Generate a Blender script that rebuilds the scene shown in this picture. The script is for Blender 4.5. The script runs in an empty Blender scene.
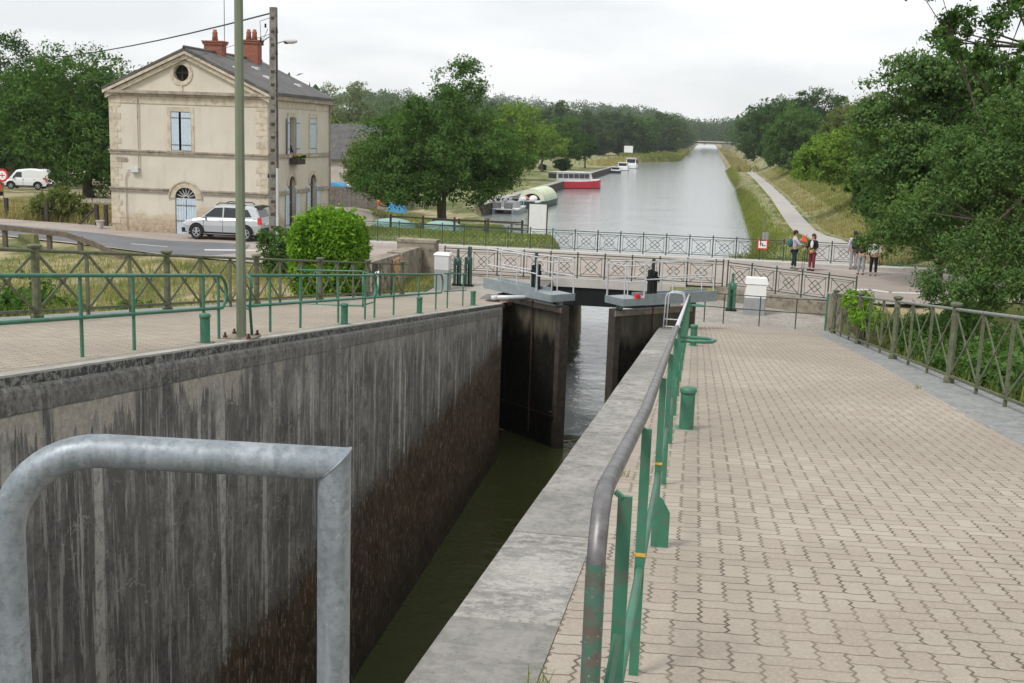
import bpy, bmesh, math, random
import numpy as np
from mathutils import Vector, Matrix
random.seed(7); RNG=np.random.default_rng(7)
R_=math.radians; PI=math.pi
sc=bpy.context.scene
COL=sc.collection
# ---------------------------------------------------------------- camera
HC=9.6; F=1150.
cam=bpy.data.cameras.new('camera'); camo=bpy.data.objects.new('camera',cam); COL.objects.link(camo)
_p=Vector((705-512,341.5-140,-F)); _u=Vector((1,-math.tan(R_(1.95)),0))
_up=_u.cross(_p).normalized()
if _up.y<0: _up=-_up
_y=_p.normalized(); _x=_y.cross(_up)
camo.matrix_world=Matrix.Translation((0,0,HC))@Matrix((_x,_y,_up)).to_4x4()
cam.sensor_width=36; cam.lens=F/1024*36; cam.clip_start=.05; cam.clip_end=9000
sc.camera=camo
sc.render.resolution_x=1024; sc.render.resolution_y=683
sc.view_settings.view_transform='Standard'; sc.view_settings.look='None'
sc.view_settings.exposure=1.3; sc.view_settings.gamma=1
# ---------------------------------------------------------------- sky: thin bright overcast over a daylight sky
SUN_EL,SUN_AZ=R_(52),R_(215)
w=bpy.data.worlds.new('World'); sc.world=w; w.use_nodes=True
nt=w.node_tree; nt.nodes.clear()
out=nt.nodes.new('ShaderNodeOutputWorld'); bg=nt.nodes.new('ShaderNodeBackground'); nt.links.new(bg.outputs[0],out.inputs[0])
sky=nt.nodes.new('ShaderNodeTexSky'); sky.sky_type='NISHITA'; sky.sun_disc=False; sky.sun_elevation=SUN_EL; sky.sun_rotation=SUN_AZ
tc=nt.nodes.new('ShaderNodeTexCoord'); mp=nt.nodes.new('ShaderNodeMapping'); mp.inputs['Scale'].default_value=(1.6,1.6,7.)
nt.links.new(tc.outputs['Generated'],mp.inputs[0])
n1=nt.nodes.new('ShaderNodeTexNoise'); n1.inputs['Scale'].default_value=2.6; n1.inputs['Detail'].default_value=9; n1.inputs['Roughness'].default_value=.52
nt.links.new(mp.outputs[0],n1.inputs['Vector'])
rp=nt.nodes.new('ShaderNodeValToRGB'); rp.color_ramp.elements[0].position=.36; rp.color_ramp.elements[1].position=.56
rp.color_ramp.elements[0].color=(5.9,6.0,6.15,1); rp.color_ramp.elements[1].color=(7.1,7.15,7.2,1)
nt.links.new(n1.outputs['Fac'],rp.inputs[0])
mx=nt.nodes.new('ShaderNodeMix'); mx.data_type='RGBA'; mx.inputs['Factor'].default_value=.93
nt.links.new(sky.outputs[0],mx.inputs['A']); nt.links.new(rp.outputs[0],mx.inputs['B'])
nt.links.new(mx.outputs['Result'],bg.inputs[0]); bg.inputs[1].default_value=.062
sl=bpy.data.lights.new('sun','SUN'); so=bpy.data.objects.new('sun',sl); COL.objects.link(so)
sl.energy=1.0; sl.angle=R_(14); sl.color=(1,.965,.91)
_d=Vector((math.sin(SUN_AZ)*math.cos(SUN_EL),math.cos(SUN_AZ)*math.cos(SUN_EL),math.sin(SUN_EL)))
so.rotation_euler=_d.to_track_quat('Z','Y').to_euler()
# ---------------------------------------------------------------- material helpers
class NT:
    def __init__(s,name):
        m=bpy.data.materials.new(name); m.use_nodes=True; s.m=m; s.t=m.node_tree; s.t.nodes.clear()
        s.out=s.n('OutputMaterial'); s.b=s.n('BsdfPrincipled'); s.l(s.b.outputs[0],s.out.inputs[0])
        s.g=s.n('NewGeometry'); s.tc=s.n('TexCoord')
        s.b.inputs['Specular IOR Level'].default_value=.3
    def n(s,k): return s.t.nodes.new('ShaderNode'+k)
    def l(s,a,b): s.t.links.new(a,b)
    def set(s,sock,v):
        if isinstance(v,bpy.types.NodeSocket): s.l(v,sock)
        elif isinstance(v,(tuple,list)) and len(v)==3 and sock.type=='RGBA': sock.default_value=(*v,1)
        else: sock.default_value=v
    def ma(s,op,a,b=0.,c=None):
        q=s.n('Math'); q.operation=op; s.set(q.inputs[0],a); s.set(q.inputs[1],b)
        if c is not None: s.set(q.inputs[2],c)
        return q.outputs[0]
    def vec(s,v,sc_): 
        q=s.n('Mapping'); s.l(v,q.inputs[0]); q.inputs['Scale'].default_value=sc_; return q.outputs[0]
    def pos(s): return s.g.outputs['Position']
    def ob(s): return s.tc.outputs['Object']
    def sep(s,v): 
        q=s.n('SeparateXYZ'); s.l(v,q.inputs[0]); return q.outputs
    def comb(s,x,y,z=0.):
        q=s.n('CombineXYZ'); s.set(q.inputs[0],x); s.set(q.inputs[1],y); s.set(q.inputs[2],z); return q.outputs[0]
    def noise(s,v,scale=1.,det=4.,ro=.55,dist=0.):
        q=s.n('TexNoise'); s.l(v,q.inputs['Vector']); q.inputs['Scale'].default_value=scale; q.inputs['Detail'].default_value=det
        q.inputs['Roughness'].default_value=ro; q.inputs['Distortion'].default_value=dist; return q.outputs['Fac']
    def white(s,v):
        q=s.n('TexWhiteNoise'); s.l(v,q.inputs['Vector']); return q.outputs['Value']
    def vor(s,v,scale=1.,feat='F1'):
        q=s.n('TexVoronoi'); q.feature=feat; s.l(v,q.inputs['Vector']); q.inputs['Scale'].default_value=scale; return q.outputs['Distance']
    def ramp(s,f,*st):
        q=s.n('ValToRGB'); s.l(f,q.inputs[0]); e=q.color_ramp.elements
        while len(e)<len(st): e.new(.5)
        for i,(p,c) in enumerate(st):
            e[i].position=p; e[i].color=(c,c,c,1) if isinstance(c,(int,float)) else (*c,1)
        return q.outputs[0]
    def step(s,f,a,b): return s.ramp(f,(a,0.),(b,1.))
    def mix(s,f,a,b,mode='MIX'):
        q=s.n('Mix'); q.data_type='RGBA'; q.blend_type=mode; s.set(q.inputs['Factor'],f); s.set(q.inputs['A'],a); s.set(q.inputs['B'],b); return q.outputs['Result']
    def bump(s,h,st=.3,d=.01,nrm=None):
        q=s.n('Bump'); s.l(h,q.inputs['Height']); q.inputs['Strength'].default_value=st; q.inputs['Distance'].default_value=d
        if nrm is not None: s.l(nrm,q.inputs['Normal'])
        s.l(q.outputs[0],s.b.inputs['Normal']); return q.outputs[0]
    def fin(s,col=None,rough=None,metal=None):
        if col is not None: s.set(s.b.inputs['Base Color'],col)
        if rough is not None: s.set(s.b.inputs['Roughness'],rough)
        if metal is not None: s.set(s.b.inputs['Metallic'],metal)
        return s.m
def simple(name,c,rough=.7,metal=0.,var=.18,scale=4.,bump=0.,bs=40.,spec=.3,dirt=None):
    t=NT(name); v=t.ob(); n=t.noise(v,scale,5.,.6)
    lo=tuple(x*(1-var) for x in c); hi=tuple(min(1,x*(1+var)) for x in c)
    col=t.ramp(n,(.3,lo),(.7,hi))
    if dirt:
        d=t.noise(v,scale*2.3,6.,.65); col=t.mix(t.step(d,.52,.66),col,dirt)
    if bump: t.bump(t.noise(v,bs,3.),bump,.01)
    t.b.inputs['Specular IOR Level'].default_value=spec
    return t.fin(col,rough,metal)
MAT={}
M_=MAT
M_['green']=simple('green_paint',(.045,.17,.105),.42,0,.2,5,spec=.45,dirt=(.09,.13,.1))
M_['green_worn']=None
M_['dkgreen']=simple('dark_green_paint',(.03,.075,.06),.5,0,.25,6,spec=.4)
M_['fencedark']=simple('dark_fence_paint',(.035,.06,.05),.5,0,.25,6,spec=.4)
M_['olive']=simple('weathered_olive_paint',(.12,.13,.08),.75,0,.25,7,bump=.2,dirt=(.065,.065,.045))
M_['oliverail']=simple('bare_grey_rail',(.22,.24,.22),.5,.3,.2,4)
M_['olivepole']=simple('olive_grey_pole_paint',(.17,.2,.135),.6,0,.08,3)
M_['rail_steel']=simple('light_galvanised_tube',(.56,.58,.6),.5,.2,.15,9)
M_['steelplate']=simple('galvanised_plate',(.3,.35,.37),.5,.4,.15,5)
M_['rust']=simple('rusty_steel',(.09,.05,.035),.8,.2,.4,12)
M_['black']=simple('black_metal',(.012,.013,.014),.5,0,.3,6)
M_['rubber']=simple('black_rubber',(.02,.02,.021),.8,0,.2,6)
M_['concrete']=simple('pale_concrete',(.36,.34,.3),.9,0,.2,1.3,bump=.3,dirt=(.2,.19,.165))
M_['concrete_old']=simple('old_stained_concrete',(.27,.235,.185),.92,0,.35,1.4,bump=.4,dirt=(.1,.09,.07))
M_['greypole']=simple('grey_weathered_pole',(.2,.185,.165),.85,0,.3,3,bump=.3,dirt=(.09,.08,.07))
M_['wood']=simple('weathered_wood',(.13,.105,.08),.85,0,.35,6,bump=.3)
M_['wood_dark']=simple('dark_old_wood',(.06,.05,.042),.85,0,.35,6,bump=.3)
M_['plank']=simple('orange_planks',(.5,.3,.14),.8,0,.2,4)
M_['white']=simple('white_paint',(.74,.75,.74),.5,0,.06,3,spec=.4)
M_['whitedull']=simple('dull_white_cabinet',(.55,.56,.56),.6,0,.08,3)
M_['greycab']=simple('grey_cabinet',(.3,.31,.32),.6,0,.1,3)
M_['shutter']=simple('pale_blue_shutter_paint',(.5,.6,.68),.7,0,.08,5,dirt=(.42,.5,.55))
M_['glassdark']=simple('dark_glass',(.02,.025,.03),.08,0,.2,2,spec=.6)
M_['brick']=simple('red_chimney_brick',(.27,.105,.07),.85,0,.3,9,bump=.4)
M_['pot']=simple('terracotta',(.3,.12,.075),.8,0,.15,6)
M_['red']=simple('red_paint',(.55,.03,.05),.4,0,.1,3,spec=.5)
M_['signred']=simple('sign_red',(.6,.03,.035),.5,0,.05,3)
M_['orange']=simple('orange_paint',(.7,.2,.04),.5,0,.1,3)
M_['blue']=simple('blue_tarp',(.08,.33,.62),.5,0,.15,3)
M_['teal']=simple('pale_teal_tarp',(.26,.4,.37),.6,0,.15,2)
M_['palegreen']=simple('pale_green_canvas',(.6,.65,.48),.7,0,.08,1)
M_['redwood']=simple('red_brown_wood',(.34,.12,.07),.7,0,.2,4)
M_['trunk']=simple('grey_brown_bark',(.11,.09,.068),.9,0,.35,5,bump=.8,bs=14)
M_['carsilver']=simple('silver_car_paint',(.5,.52,.54),.3,.35,.03,2,spec=.6)
M_['carwhite']=simple('white_car_paint',(.78,.79,.8),.35,0,.03,2,spec=.6)
M_['taillight']=simple('red_lamp_plastic',(.6,.02,.02),.25,0,.05,2,spec=.6)
M_['skin']=simple('skin',(.5,.29,.2),.55,0,.08,8)
M_['hairdark']=simple('dark_brown_hair',(.03,.018,.012),.7)
M_['hairred']=simple('auburn_hair',(.11,.03,.02),.7)
M_['hairbrown']=simple('brown_hair',(.12,.06,.03),.7)
M_['shirtlilac']=simple('lilac_grey_shirt',(.5,.48,.56),.85)
M_['navy']=simple('navy_trousers',(.018,.028,.05),.85)
M_['shirtwhite']=simple('white_top',(.72,.7,.7),.85)
M_['blackcloth']=simple('black_cloth',(.014,.013,.017),.9)
M_['burgundy']=simple('burgundy_trousers',(.17,.03,.04),.85)
M_['grey_cloth']=simple('grey_trousers',(.3,.31,.33),.85)
M_['bluecloth']=simple('blue_shirt',(.06,.12,.32),.85)
M_['pinkcloth']=simple('dusty_pink_cloth',(.45,.22,.18),.85)
M_['tealpack']=simple('teal_backpack_cloth',(.03,.1,.13),.8)
M_['shoe']=simple('grey_shoes',(.16,.16,.17),.8)
M_['redbag']=simple('orange_red_bag',(.75,.12,.06),.7)
M_['flower']=simple('yellow_flowers',(.6,.35,.05),.7,0,.5,30)
M_['carpetwhite']=simple('road_marking_paint',(.62,.62,.6),.8,0,.12,4,dirt=(.45,.44,.42))
M_['kerb']=simple('pale_kerb_stone',(.48,.46,.43),.9,0,.12,2,bump=.2)
M_['render_beige']=simple('beige_render',(.36,.29,.22),.9,0,.15,1)
M_['pale_render']=simple('pale_render',(.5,.44,.38),.9,0,.15,1)
# --- galvanised foreground tube
t=NT('galvanised_tube'); v=t.ob()
a=t.noise(v,18,7,.7); b=t.noise(v,70,4,.7); c=t.noise(v,6,6,.7)
col=t.mix(t.step(c,.35,.65),(.2,.235,.26),(.33,.37,.4)); col=t.mix(t.step(a,.58,.72),col,(.43,.46,.48)); col=t.mix(t.ma('MULTIPLY',t.step(b,.46,.62),.6),col,(.16,.185,.2)); col=t.mix(t.ma('MULTIPLY',t.step(t.noise(t.vec(v,(9,9,1.5)),3.,5,.7),.5,.62),.4),col,(.42,.45,.47))
sp=t.noise(v,60,2); col=t.mix(t.ma('MULTIPLY',t.step(sp,.7,.76),.35),col,(.5,.51,.5))
t.bump(t.noise(v,90,3),.12,.004); M_['galv']=t.fin(col,t.ramp(a,(.3,.38),(.7,.6)),.45)
# --- worn rail (green with bare/red worn patches)
t=NT('worn_green_tube'); v=t.ob(); z=t.sep(t.pos())[2]
a=t.noise(v,22,6,.65); b=t.noise(v,9,5,.6)
col=t.mix(t.step(a,.45,.6),(.06,.17,.12),(.12,.15,.13)); col=t.mix(t.ma('MULTIPLY',t.step(b,.5,.6),.6),col,(.17,.075,.07)); col=t.mix(t.step(t.noise(v,60,4,.7),.62,.68),col,(.28,.3,.29))
M_['green_worn']=t.fin(col,.55,.1)
t=NT('bare_handrail'); v=t.ob(); a=t.noise(v,12,6,.65); col=t.ramp(a,(.3,(.12,.115,.115)),(.7,(.27,.265,.265)))
M_['barerail']=t.fin(col,.45,.6)
# --- lock wall
def lockwall():
    t=NT('stained_lock_wall'); p=t.pos(); x,y,z=t.sep(p)[:]
    top=t.ma('MULTIPLY_ADD',y,-.115,8.387); d=t.ma('SUBTRACT',top,z)
    big=t.noise(p,.5,5,.6); mid=t.noise(p,2.4,8,.72); fine=t.noise(p,13,8,.78); grit=t.noise(p,60,4,.7)
    sA=t.noise(t.vec(p,(3.2,3.2,.3)),1.,9,.72,.3); sB=t.noise(t.vec(p,(9,9,.7)),1.,8,.74,.2); sC=t.noise(t.vec(p,(16,16,.45)),1.,6,.66); sD=t.noise(t.vec(p,(2.3,2.3,.1)),1.,7,.7)
    blot=t.noise(p,1.7,9,.74,.4); bl2=t.noise(t.vec(p,(1.,1.,.55)),.75,7,.68,.3)
    # weathered grey concrete, blotched light and dark
    col=t.mix(t.step(blot,.40,.58),(.10,.096,.09),(.33,.315,.285)); col=t.mix(t.ma('MULTIPLY',t.step(fine,.47,.58),.55),col,(.16,.155,.145))
    col=t.mix(t.ma('MULTIPLY',t.step(bl2,.5,.56),.65),col,t.mix(t.step(fine,.4,.58),(.055,.054,.052),(.16,.155,.146)))
    col=t.mix(t.ma('MULTIPLY',t.ma('MULTIPLY',t.step(sA,.50,.55),t.step(blot,.42,.55)),.7),col,(.07,.068,.065))
    # chalky streaks gathered in patches
    col=t.mix(t.ma('MULTIPLY',t.ma('MULTIPLY',t.step(sB,.535,.56),t.step(bl2,.47,.53)),.6),col,(.43,.415,.38))
    # bare pale concrete under the lift joint, ragged drips at its lower edge
    e=t.ma('SUBTRACT',d,t.ma('MULTIPLY_ADD',sB,.9,t.ma('MULTIPLY_ADD',sA,2.0,-.95)))
    pale=t.ma('MULTIPLY',t.ma('MULTIPLY',t.step(d,.255,.27),t.ramp(t.ma('ADD',e,.5),(.50,1.),(.512,0.))),t.ma('MULTIPLY',t.ramp(t.ma('MULTIPLY',y,.05),(.62,1.),(.9,.35)),t.step(t.noise(t.vec(p,(1,1,.3)),.8,3,.5),.43,.47)))
    col=t.mix(pale,col,t.mix(t.step(fine,.4,.6),(.47,.43,.36),(.33,.3,.255)))
    # lime drips: a few broad soft ones, many hairlines
    dr=t.ma('MULTIPLY',t.step(sC,.605,.63),t.step(t.noise(t.vec(p,(1.2,1.2,.6)),1.,4,.6),.46,.52)); col=t.mix(t.ma('MULTIPLY',dr,.75),col,(.52,.51,.47))
    sE=t.noise(t.vec(p,(3.4,3.4,.13)),1.,3,.5,.1); dr2=t.ma('MULTIPLY',t.ma('MULTIPLY',t.step(sE,.60,.635),t.step(d,.3,.8)),t.ramp(t.noise(p,7.,6,.75),(.38,.3),(.52,1.))); col=t.mix(t.ma('MULTIPLY',dr2,.9),col,(.5,.485,.44))
    # cracks
    wv=t.n('VectorMath'); wv.operation='ADD'; t.l(p,wv.inputs[0]); q=t.n('TexNoise'); q.inputs['Scale'].default_value=2.5; q.inputs['Detail'].default_value=5; t.l(p,q.inputs['Vector'])
    t.l(q.outputs['Color'],wv.inputs[1]); cr=t.n('TexVoronoi'); cr.feature='DISTANCE_TO_EDGE'; t.l(t.vec(wv.outputs[0],(1,.9,.5)),cr.inputs['Vector']); cr.inputs['Scale'].default_value=1.5
    cm=t.ramp(cr.outputs['Distance'],(.0,.95),(.012,0.)); col=t.mix(t.ma('MULTIPLY',cm,t.ma('MULTIPLY',t.step(big,.46,.52),t.step(d,.5,.55))),col,(.4,.38,.33))
    # high water zone : rusty dark brown algae with a ragged upper edge, climbing towards the gates
    lv=t.ma('ADD',z,t.ma('ADD',t.ma('MULTIPLY_ADD',fine,-1.8,t.ma('MULTIPLY_ADD',blot,-2.3,t.ma('MULTIPLY',sB,-1.0))),t.ma('MULTIPLY_ADD',y,-.034,3.1)))
    m=t.ramp(t.ma('MULTIPLY_ADD',lv,.2,.0),(.58,1.),(.66,0.))
    wet=t.mix(t.step(mid,.38,.62),(.028,.021,.014),(.11,.072,.043)); wet=t.mix(t.ma('MULTIPLY',t.step(sB,.52,.6),.8),wet,(.125,.078,.045)); wet=t.mix(t.step(t.noise(t.vec(p,(15,15,5.)),1.,7,.76),.56,.59),wet,(.3,.27,.21))
    low=t.ramp(t.ma('MULTIPLY',z,.5),(.15,1.),(.55,0.)); wet=t.mix(t.ma('MULTIPLY',low,.5),wet,(.012,.014,.008))
    col=t.mix(m,col,wet)
    j=t.ma('ABSOLUTE',t.ma('SUBTRACT',d,t.ma('MULTIPLY_ADD',mid,.05,.235))); col=t.mix(t.ma('MULTIPLY',t.ramp(j,(.003,.8),(.012,0.)),t.step(fine,.35,.5)),col,(.05,.048,.044))
    k=t.ma('SUBTRACT',d,t.ma('MULTIPLY',sB,.55)); col=t.mix(t.ramp(t.ma('ADD',k,.5),(.42,.6),(.52,0.)),col,t.mix(t.step(fine,.4,.56),(.06,.06,.056),(.25,.243,.225)))
    col=t.mix(t.ma('MULTIPLY',t.step(grit,.62,.7),.35),col,(.42,.41,.38))
    t.bump(t.ma('ADD',t.ma('MULTIPLY',fine,1.),t.ma('MULTIPLY',mid,2.)),.7,.02)
    return t.fin(col,t.ma('MULTIPLY_ADD',m,-.3,.88))
M_['lockwall']=lockwall()
# --- coping concrete
def coping(name,base=(.36,.35,.325),dark=(.16,.155,.14)):
    t=NT(name); p=t.pos(); a=t.noise(p,1.6,7,.68); f=t.noise(p,14,6,.72); g=t.noise(t.vec(p,(3,1,1)),2.6,6,.65)
    col=t.mix(t.step(a,.40,.58),dark,base); col=t.mix(t.step(g,.5,.6),col,tuple(x*.62 for x in base)); col=t.mix(t.ma('MULTIPLY',t.step(f,.46,.58),.5),col,(.5,.485,.44))
    col=t.mix(t.step(t.noise(p,5.,6,.7),.66,.7),col,(.36,.3,.23)); col=t.mix(t.ma('MULTIPLY',t.step(t.noise(p,38,3),.6,.68),.6),col,(.1,.1,.09))
    rid=t.g.outputs['Random Per Island']; col=t.mix(t.ma('MULTIPLY',rid,.6),col,dark)
    t.bump(t.ma('ADD',f,a),.5,.01); return t.fin(col,.9)
M_['coping']=coping('weathered_coping_concrete')
M_['strip']=coping('grey_strip_concrete',(.29,.3,.3),(.19,.2,.2))
M_['slab']=coping('pale_platform_concrete',(.4,.37,.33),(.25,.23,.2))
M_['copingdark']=coping('dark_coping_face',(.085,.09,.085),(.03,.033,.03))  # darker concrete tone for the vertical coping face
M_['copingwhite']=coping('limewashed_edge',(.5,.49,.46),(.32,.31,.28))
# --- interlocking pavers, herringbone cells with wavy edges
def pavers(name,c0,c1,a_=.13):
    t=NT(name); p=t.pos(); x,y,z=t.sep(p)[:]
    wob=t.noise(p,1.1,3)
    def tri(v,per): # -1..1 triangle wave
        return t.ma('MULTIPLY_ADD',t.ma('PINGPONG',t.ma('DIVIDE',v,per/2.),1.),2.,-1.)
    u=t.ma('DIVIDE',t.ma('ADD',x,t.ma('ADD',t.ma('MULTIPLY',tri(y,a_*.66),.0105),t.ma('MULTIPLY',wob,.02))),a_)
    v=t.ma('DIVIDE',t.ma('ADD',y,t.ma('ADD',t.ma('MULTIPLY',t.ma('SINE',t.ma('MULTIPLY',x,2*PI/(a_*1.0))),.006),t.ma('MULTIPLY',wob,.03))),a_)
    i=t.ma('FLOOR',u); j=t.ma('FLOOR',v); fu=t.ma('FRACT',u); fv=t.ma('FRACT',v)
    m=t.ma('FLOORED_MODULO',t.ma('ADD',i,j),4.)
    def eq(k): return t.ma('COMPARE',m,float(k),.1)
    e0,e1,e2,e3=eq(0),eq(1),eq(2),eq(3)
    dl=t.ma('ADD',fu,e1); dr=t.ma('ADD',t.ma('SUBTRACT',1.,fu),e0); db=t.ma('ADD',fv,e3); dt=t.ma('ADD',t.ma('SUBTRACT',1.,fv),e2)
    d=t.ma('MINIMUM',t.ma('MINIMUM',dl,dr),t.ma('MULTIPLY',t.ma('MINIMUM',db,dt),1.25))
    ii=t.ma('SUBTRACT',i,e1); jj=t.ma('SUBTRACT',j,e3); rid=t.white(t.comb(ii,jj,0.))
    big=t.noise(p,.35,5,.6); med=t.noise(p,2.3,5,.65); fi=t.noise(p,55,4,.75); gr=t.noise(p,210,2,.6)
    col=t.mix(rid,c0,c1); col=t.mix(t.ma('MULTIPLY',t.step(big,.42,.6),.55),col,tuple(q*.76 for q in c0)); col=t.mix(t.ma('MULTIPLY',t.step(med,.48,.66),.45),col,(.265,.23,.19))
    col=t.mix(t.ma('MULTIPLY',t.step(fi,.42,.66),.4),col,tuple(min(1,q*1.3) for q in c1)); col=t.mix(t.ma('MULTIPLY',t.step(gr,.55,.7),.35),col,tuple(q*.55 for q in c0))
    jn=t.ramp(d,(.03,1.),(.075,0.)); jc=t.mix(t.step(t.noise(p,1.4,4,.7),.45,.62),(.1,.08,.062),(.2,.16,.125)); col=t.mix(t.ma('MULTIPLY',jn,t.ramp(t.noise(p,3.,4,.6),(.35,.55),(.55,1.))),col,jc)
    h=t.ma('ADD',t.ma('MULTIPLY',t.ramp(d,(.0,0.),(.1,1.)),1.),t.ma('MULTIPLY',fi,.15)); t.bump(h,.55,.006)
    return t.fin(col,.9)
M_['pavers']=pavers('interlocking_pavers',(.335,.287,.233),(.405,.36,.3))
M_['paversL']=pavers('interlocking_pavers_worn',(.31,.27,.22),(.385,.34,.28))
# --- road, asphalt
def asphalt(name,c,c2,sp=(.5,.5,.48)):
    t=NT(name); p=t.pos(); a=t.noise(p,.5,5,.6); f=t.noise(p,30,4,.8)
    col=t.mix(t.step(a,.38,.62),c,c2); col=t.mix(t.ma('MULTIPLY',t.step(f,.5,.7),.35),col,sp); t.bump(f,.3,.005); return t.fin(col,.92)
M_['roadpink']=asphalt('pinkish_road_surface',(.3,.255,.225),(.36,.31,.27))
M_['asphalt']=asphalt('grey_asphalt',(.13,.135,.145),(.17,.175,.185),(.25,.25,.25))
M_['path']=asphalt('towpath_gravel',(.34,.32,.3),(.4,.38,.355))
M_['gravel']=asphalt('gravel_yard',(.3,.26,.21),(.38,.34,.28))
# --- ground: grass with dry patches
def ground():
    t=NT('grass_ground'); p=t.pos(); x,y,z=t.sep(p)[:]
    a=t.noise(p,.12,6,.65); b=t.noise(p,.9,6,.7); f=t.noise(p,7,5,.75); q=t.noise(t.vec(p,(1,.25,1)),.5,5,.65)
    g=t.mix(t.step(b,.35,.65),(.06,.085,.02),(.135,.15,.045)); dry=t.mix(t.step(f,.35,.65),(.33,.27,.15),(.47,.4,.25))
    m=t.step(t.ma('ADD',t.ma('MULTIPLY',a,.6),t.ma('MULTIPLY',q,.5)),.5,.62)
    col=t.mix(m,g,dry); col=t.mix(t.ma('MULTIPLY',t.step(f,.5,.7),.4),col,(.17,.14,.07))
    t.bump(f,.8,.05); return t.fin(col,.95)
M_['ground']=ground()
def grassm(name,g1,g2,thr=(.45,.6),dryc=((.36,.29,.16),(.5,.43,.27))):
    t=NT(name); p=t.pos(); b=t.noise(p,.35,6,.7); f=t.noise(p,3.5,5,.75)
    g=t.mix(t.step(f,.35,.65),g1,g2); dry=t.mix(t.step(f,.35,.65),*dryc)
    col=t.mix(t.step(b,*thr),g,dry); t.bump(t.noise(p,12,4,.7),.8,.05); return t.fin(col,.95)
M_['lawn']=grassm('mown_grass',(.09,.12,.03),(.16,.19,.06),(.5,.7))
M_['drybank']=grassm('dry_grass_bank',(.12,.16,.05),(.19,.22,.09),(.46,.62),((.26,.21,.12),(.4,.34,.22)))
M_['soil']=grassm('leaf_litter',(.05,.045,.025),(.1,.08,.045),(.6,.8),((.16,.1,.07),(.22,.15,.1)))
# --- water
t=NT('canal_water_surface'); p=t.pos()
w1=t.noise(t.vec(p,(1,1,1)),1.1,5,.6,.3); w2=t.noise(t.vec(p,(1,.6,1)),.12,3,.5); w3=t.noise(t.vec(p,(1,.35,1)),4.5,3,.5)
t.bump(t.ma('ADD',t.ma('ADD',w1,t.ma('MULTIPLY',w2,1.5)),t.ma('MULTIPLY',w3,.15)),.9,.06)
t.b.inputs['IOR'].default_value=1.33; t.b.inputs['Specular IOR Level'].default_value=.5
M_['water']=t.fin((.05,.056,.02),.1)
t=NT('canal_water_painted_sky'); p=t.pos()
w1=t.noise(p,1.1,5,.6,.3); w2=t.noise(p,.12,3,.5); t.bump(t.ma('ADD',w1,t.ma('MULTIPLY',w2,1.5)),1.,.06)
t.b.inputs['IOR'].default_value=1.33; t.b.inputs['Specular IOR Level'].default_value=.95; M_['canalwater_sky']=t.fin((.26,.28,.275),.1)  # base lightened against the lock water, painting the sky's reflection into the colour
# --- foliage
def leafm(name,c0,c1,c2,nscale=.5,rough=.5):
    t=NT(name); r=t.n('NewGeometry').outputs['Random Per Island']; p=t.ob(); n=t.noise(p,nscale,4,.6)
    col=t.ramp(t.ma('ADD',t.ma('MULTIPLY',r,.55),t.ma('MULTIPLY',t.step(n,.3,.7),.45)),(.1,c0),(.5,c1),(.92,c2))
    tr=t.n('BsdfTranslucent'); t.l(t.mix(1.,col,(1.15,1.25,.7),'MULTIPLY'),tr.inputs[0]); ms=t.n('MixShader'); ms.inputs[0].default_value=.4
    t.l(t.b.outputs[0],ms.inputs[1]); t.l(tr.outputs[0],ms.inputs[2]); t.l(ms.outputs[0],t.out.inputs[0])
    t.b.inputs['Specular IOR Level'].default_value=.04
    return t.fin(col,rough+.1)
M_['leaf_mid']=leafm('mid_green_leaves',(0.048,0.0992,0.0256),(0.08,0.16,0.04),(0.144,0.24,0.064))
M_['leaf_dark']=leafm('dark_green_leaves',(0.0288,0.0672,0.0192),(0.0512,0.109,0.0288),(0.088,0.16,0.0448))
M_['leaf_bright']=leafm('yellow_green_leaves',(0.096,0.176,0.024),(0.16,0.272,0.04),(0.272,0.368,0.064))
M_['leaf_hedge']=leafm('glossy_hedge_leaves',(0.08,0.176,0.0192),(0.16,0.32,0.032),(0.32,0.496,0.064),1.5,.35)
M_['leaf_ash']=leafm('ash_leaves',(0.064,0.12,0.04),(0.104,0.192,0.064),(0.192,0.272,0.072),.8)
M_['leaf_pale']=leafm('pale_grey_green_leaves',(0.135,0.162,0.0945),(0.189,0.23,0.135),(0.27,0.297,0.189))
M_['leaf_olive']=leafm('olive_green_leaves',(0.088,0.12,0.032),(0.136,0.176,0.048),(0.208,0.24,0.08))
M_['leaf_far']=leafm('far_wood_leaves',(0.0375,0.075,0.027),(0.063,0.117,0.039),(0.105,0.165,0.057),.05)
M_['grassblade']=leafm('grass_blades',(.13,.17,.035),(.2,.24,.06),(.36,.34,.14),.3)
M_['dryblade']=leafm('dry_grass_blades',(.2,.19,.07),(.34,.29,.14),(.48,.42,.24),.3)
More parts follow.
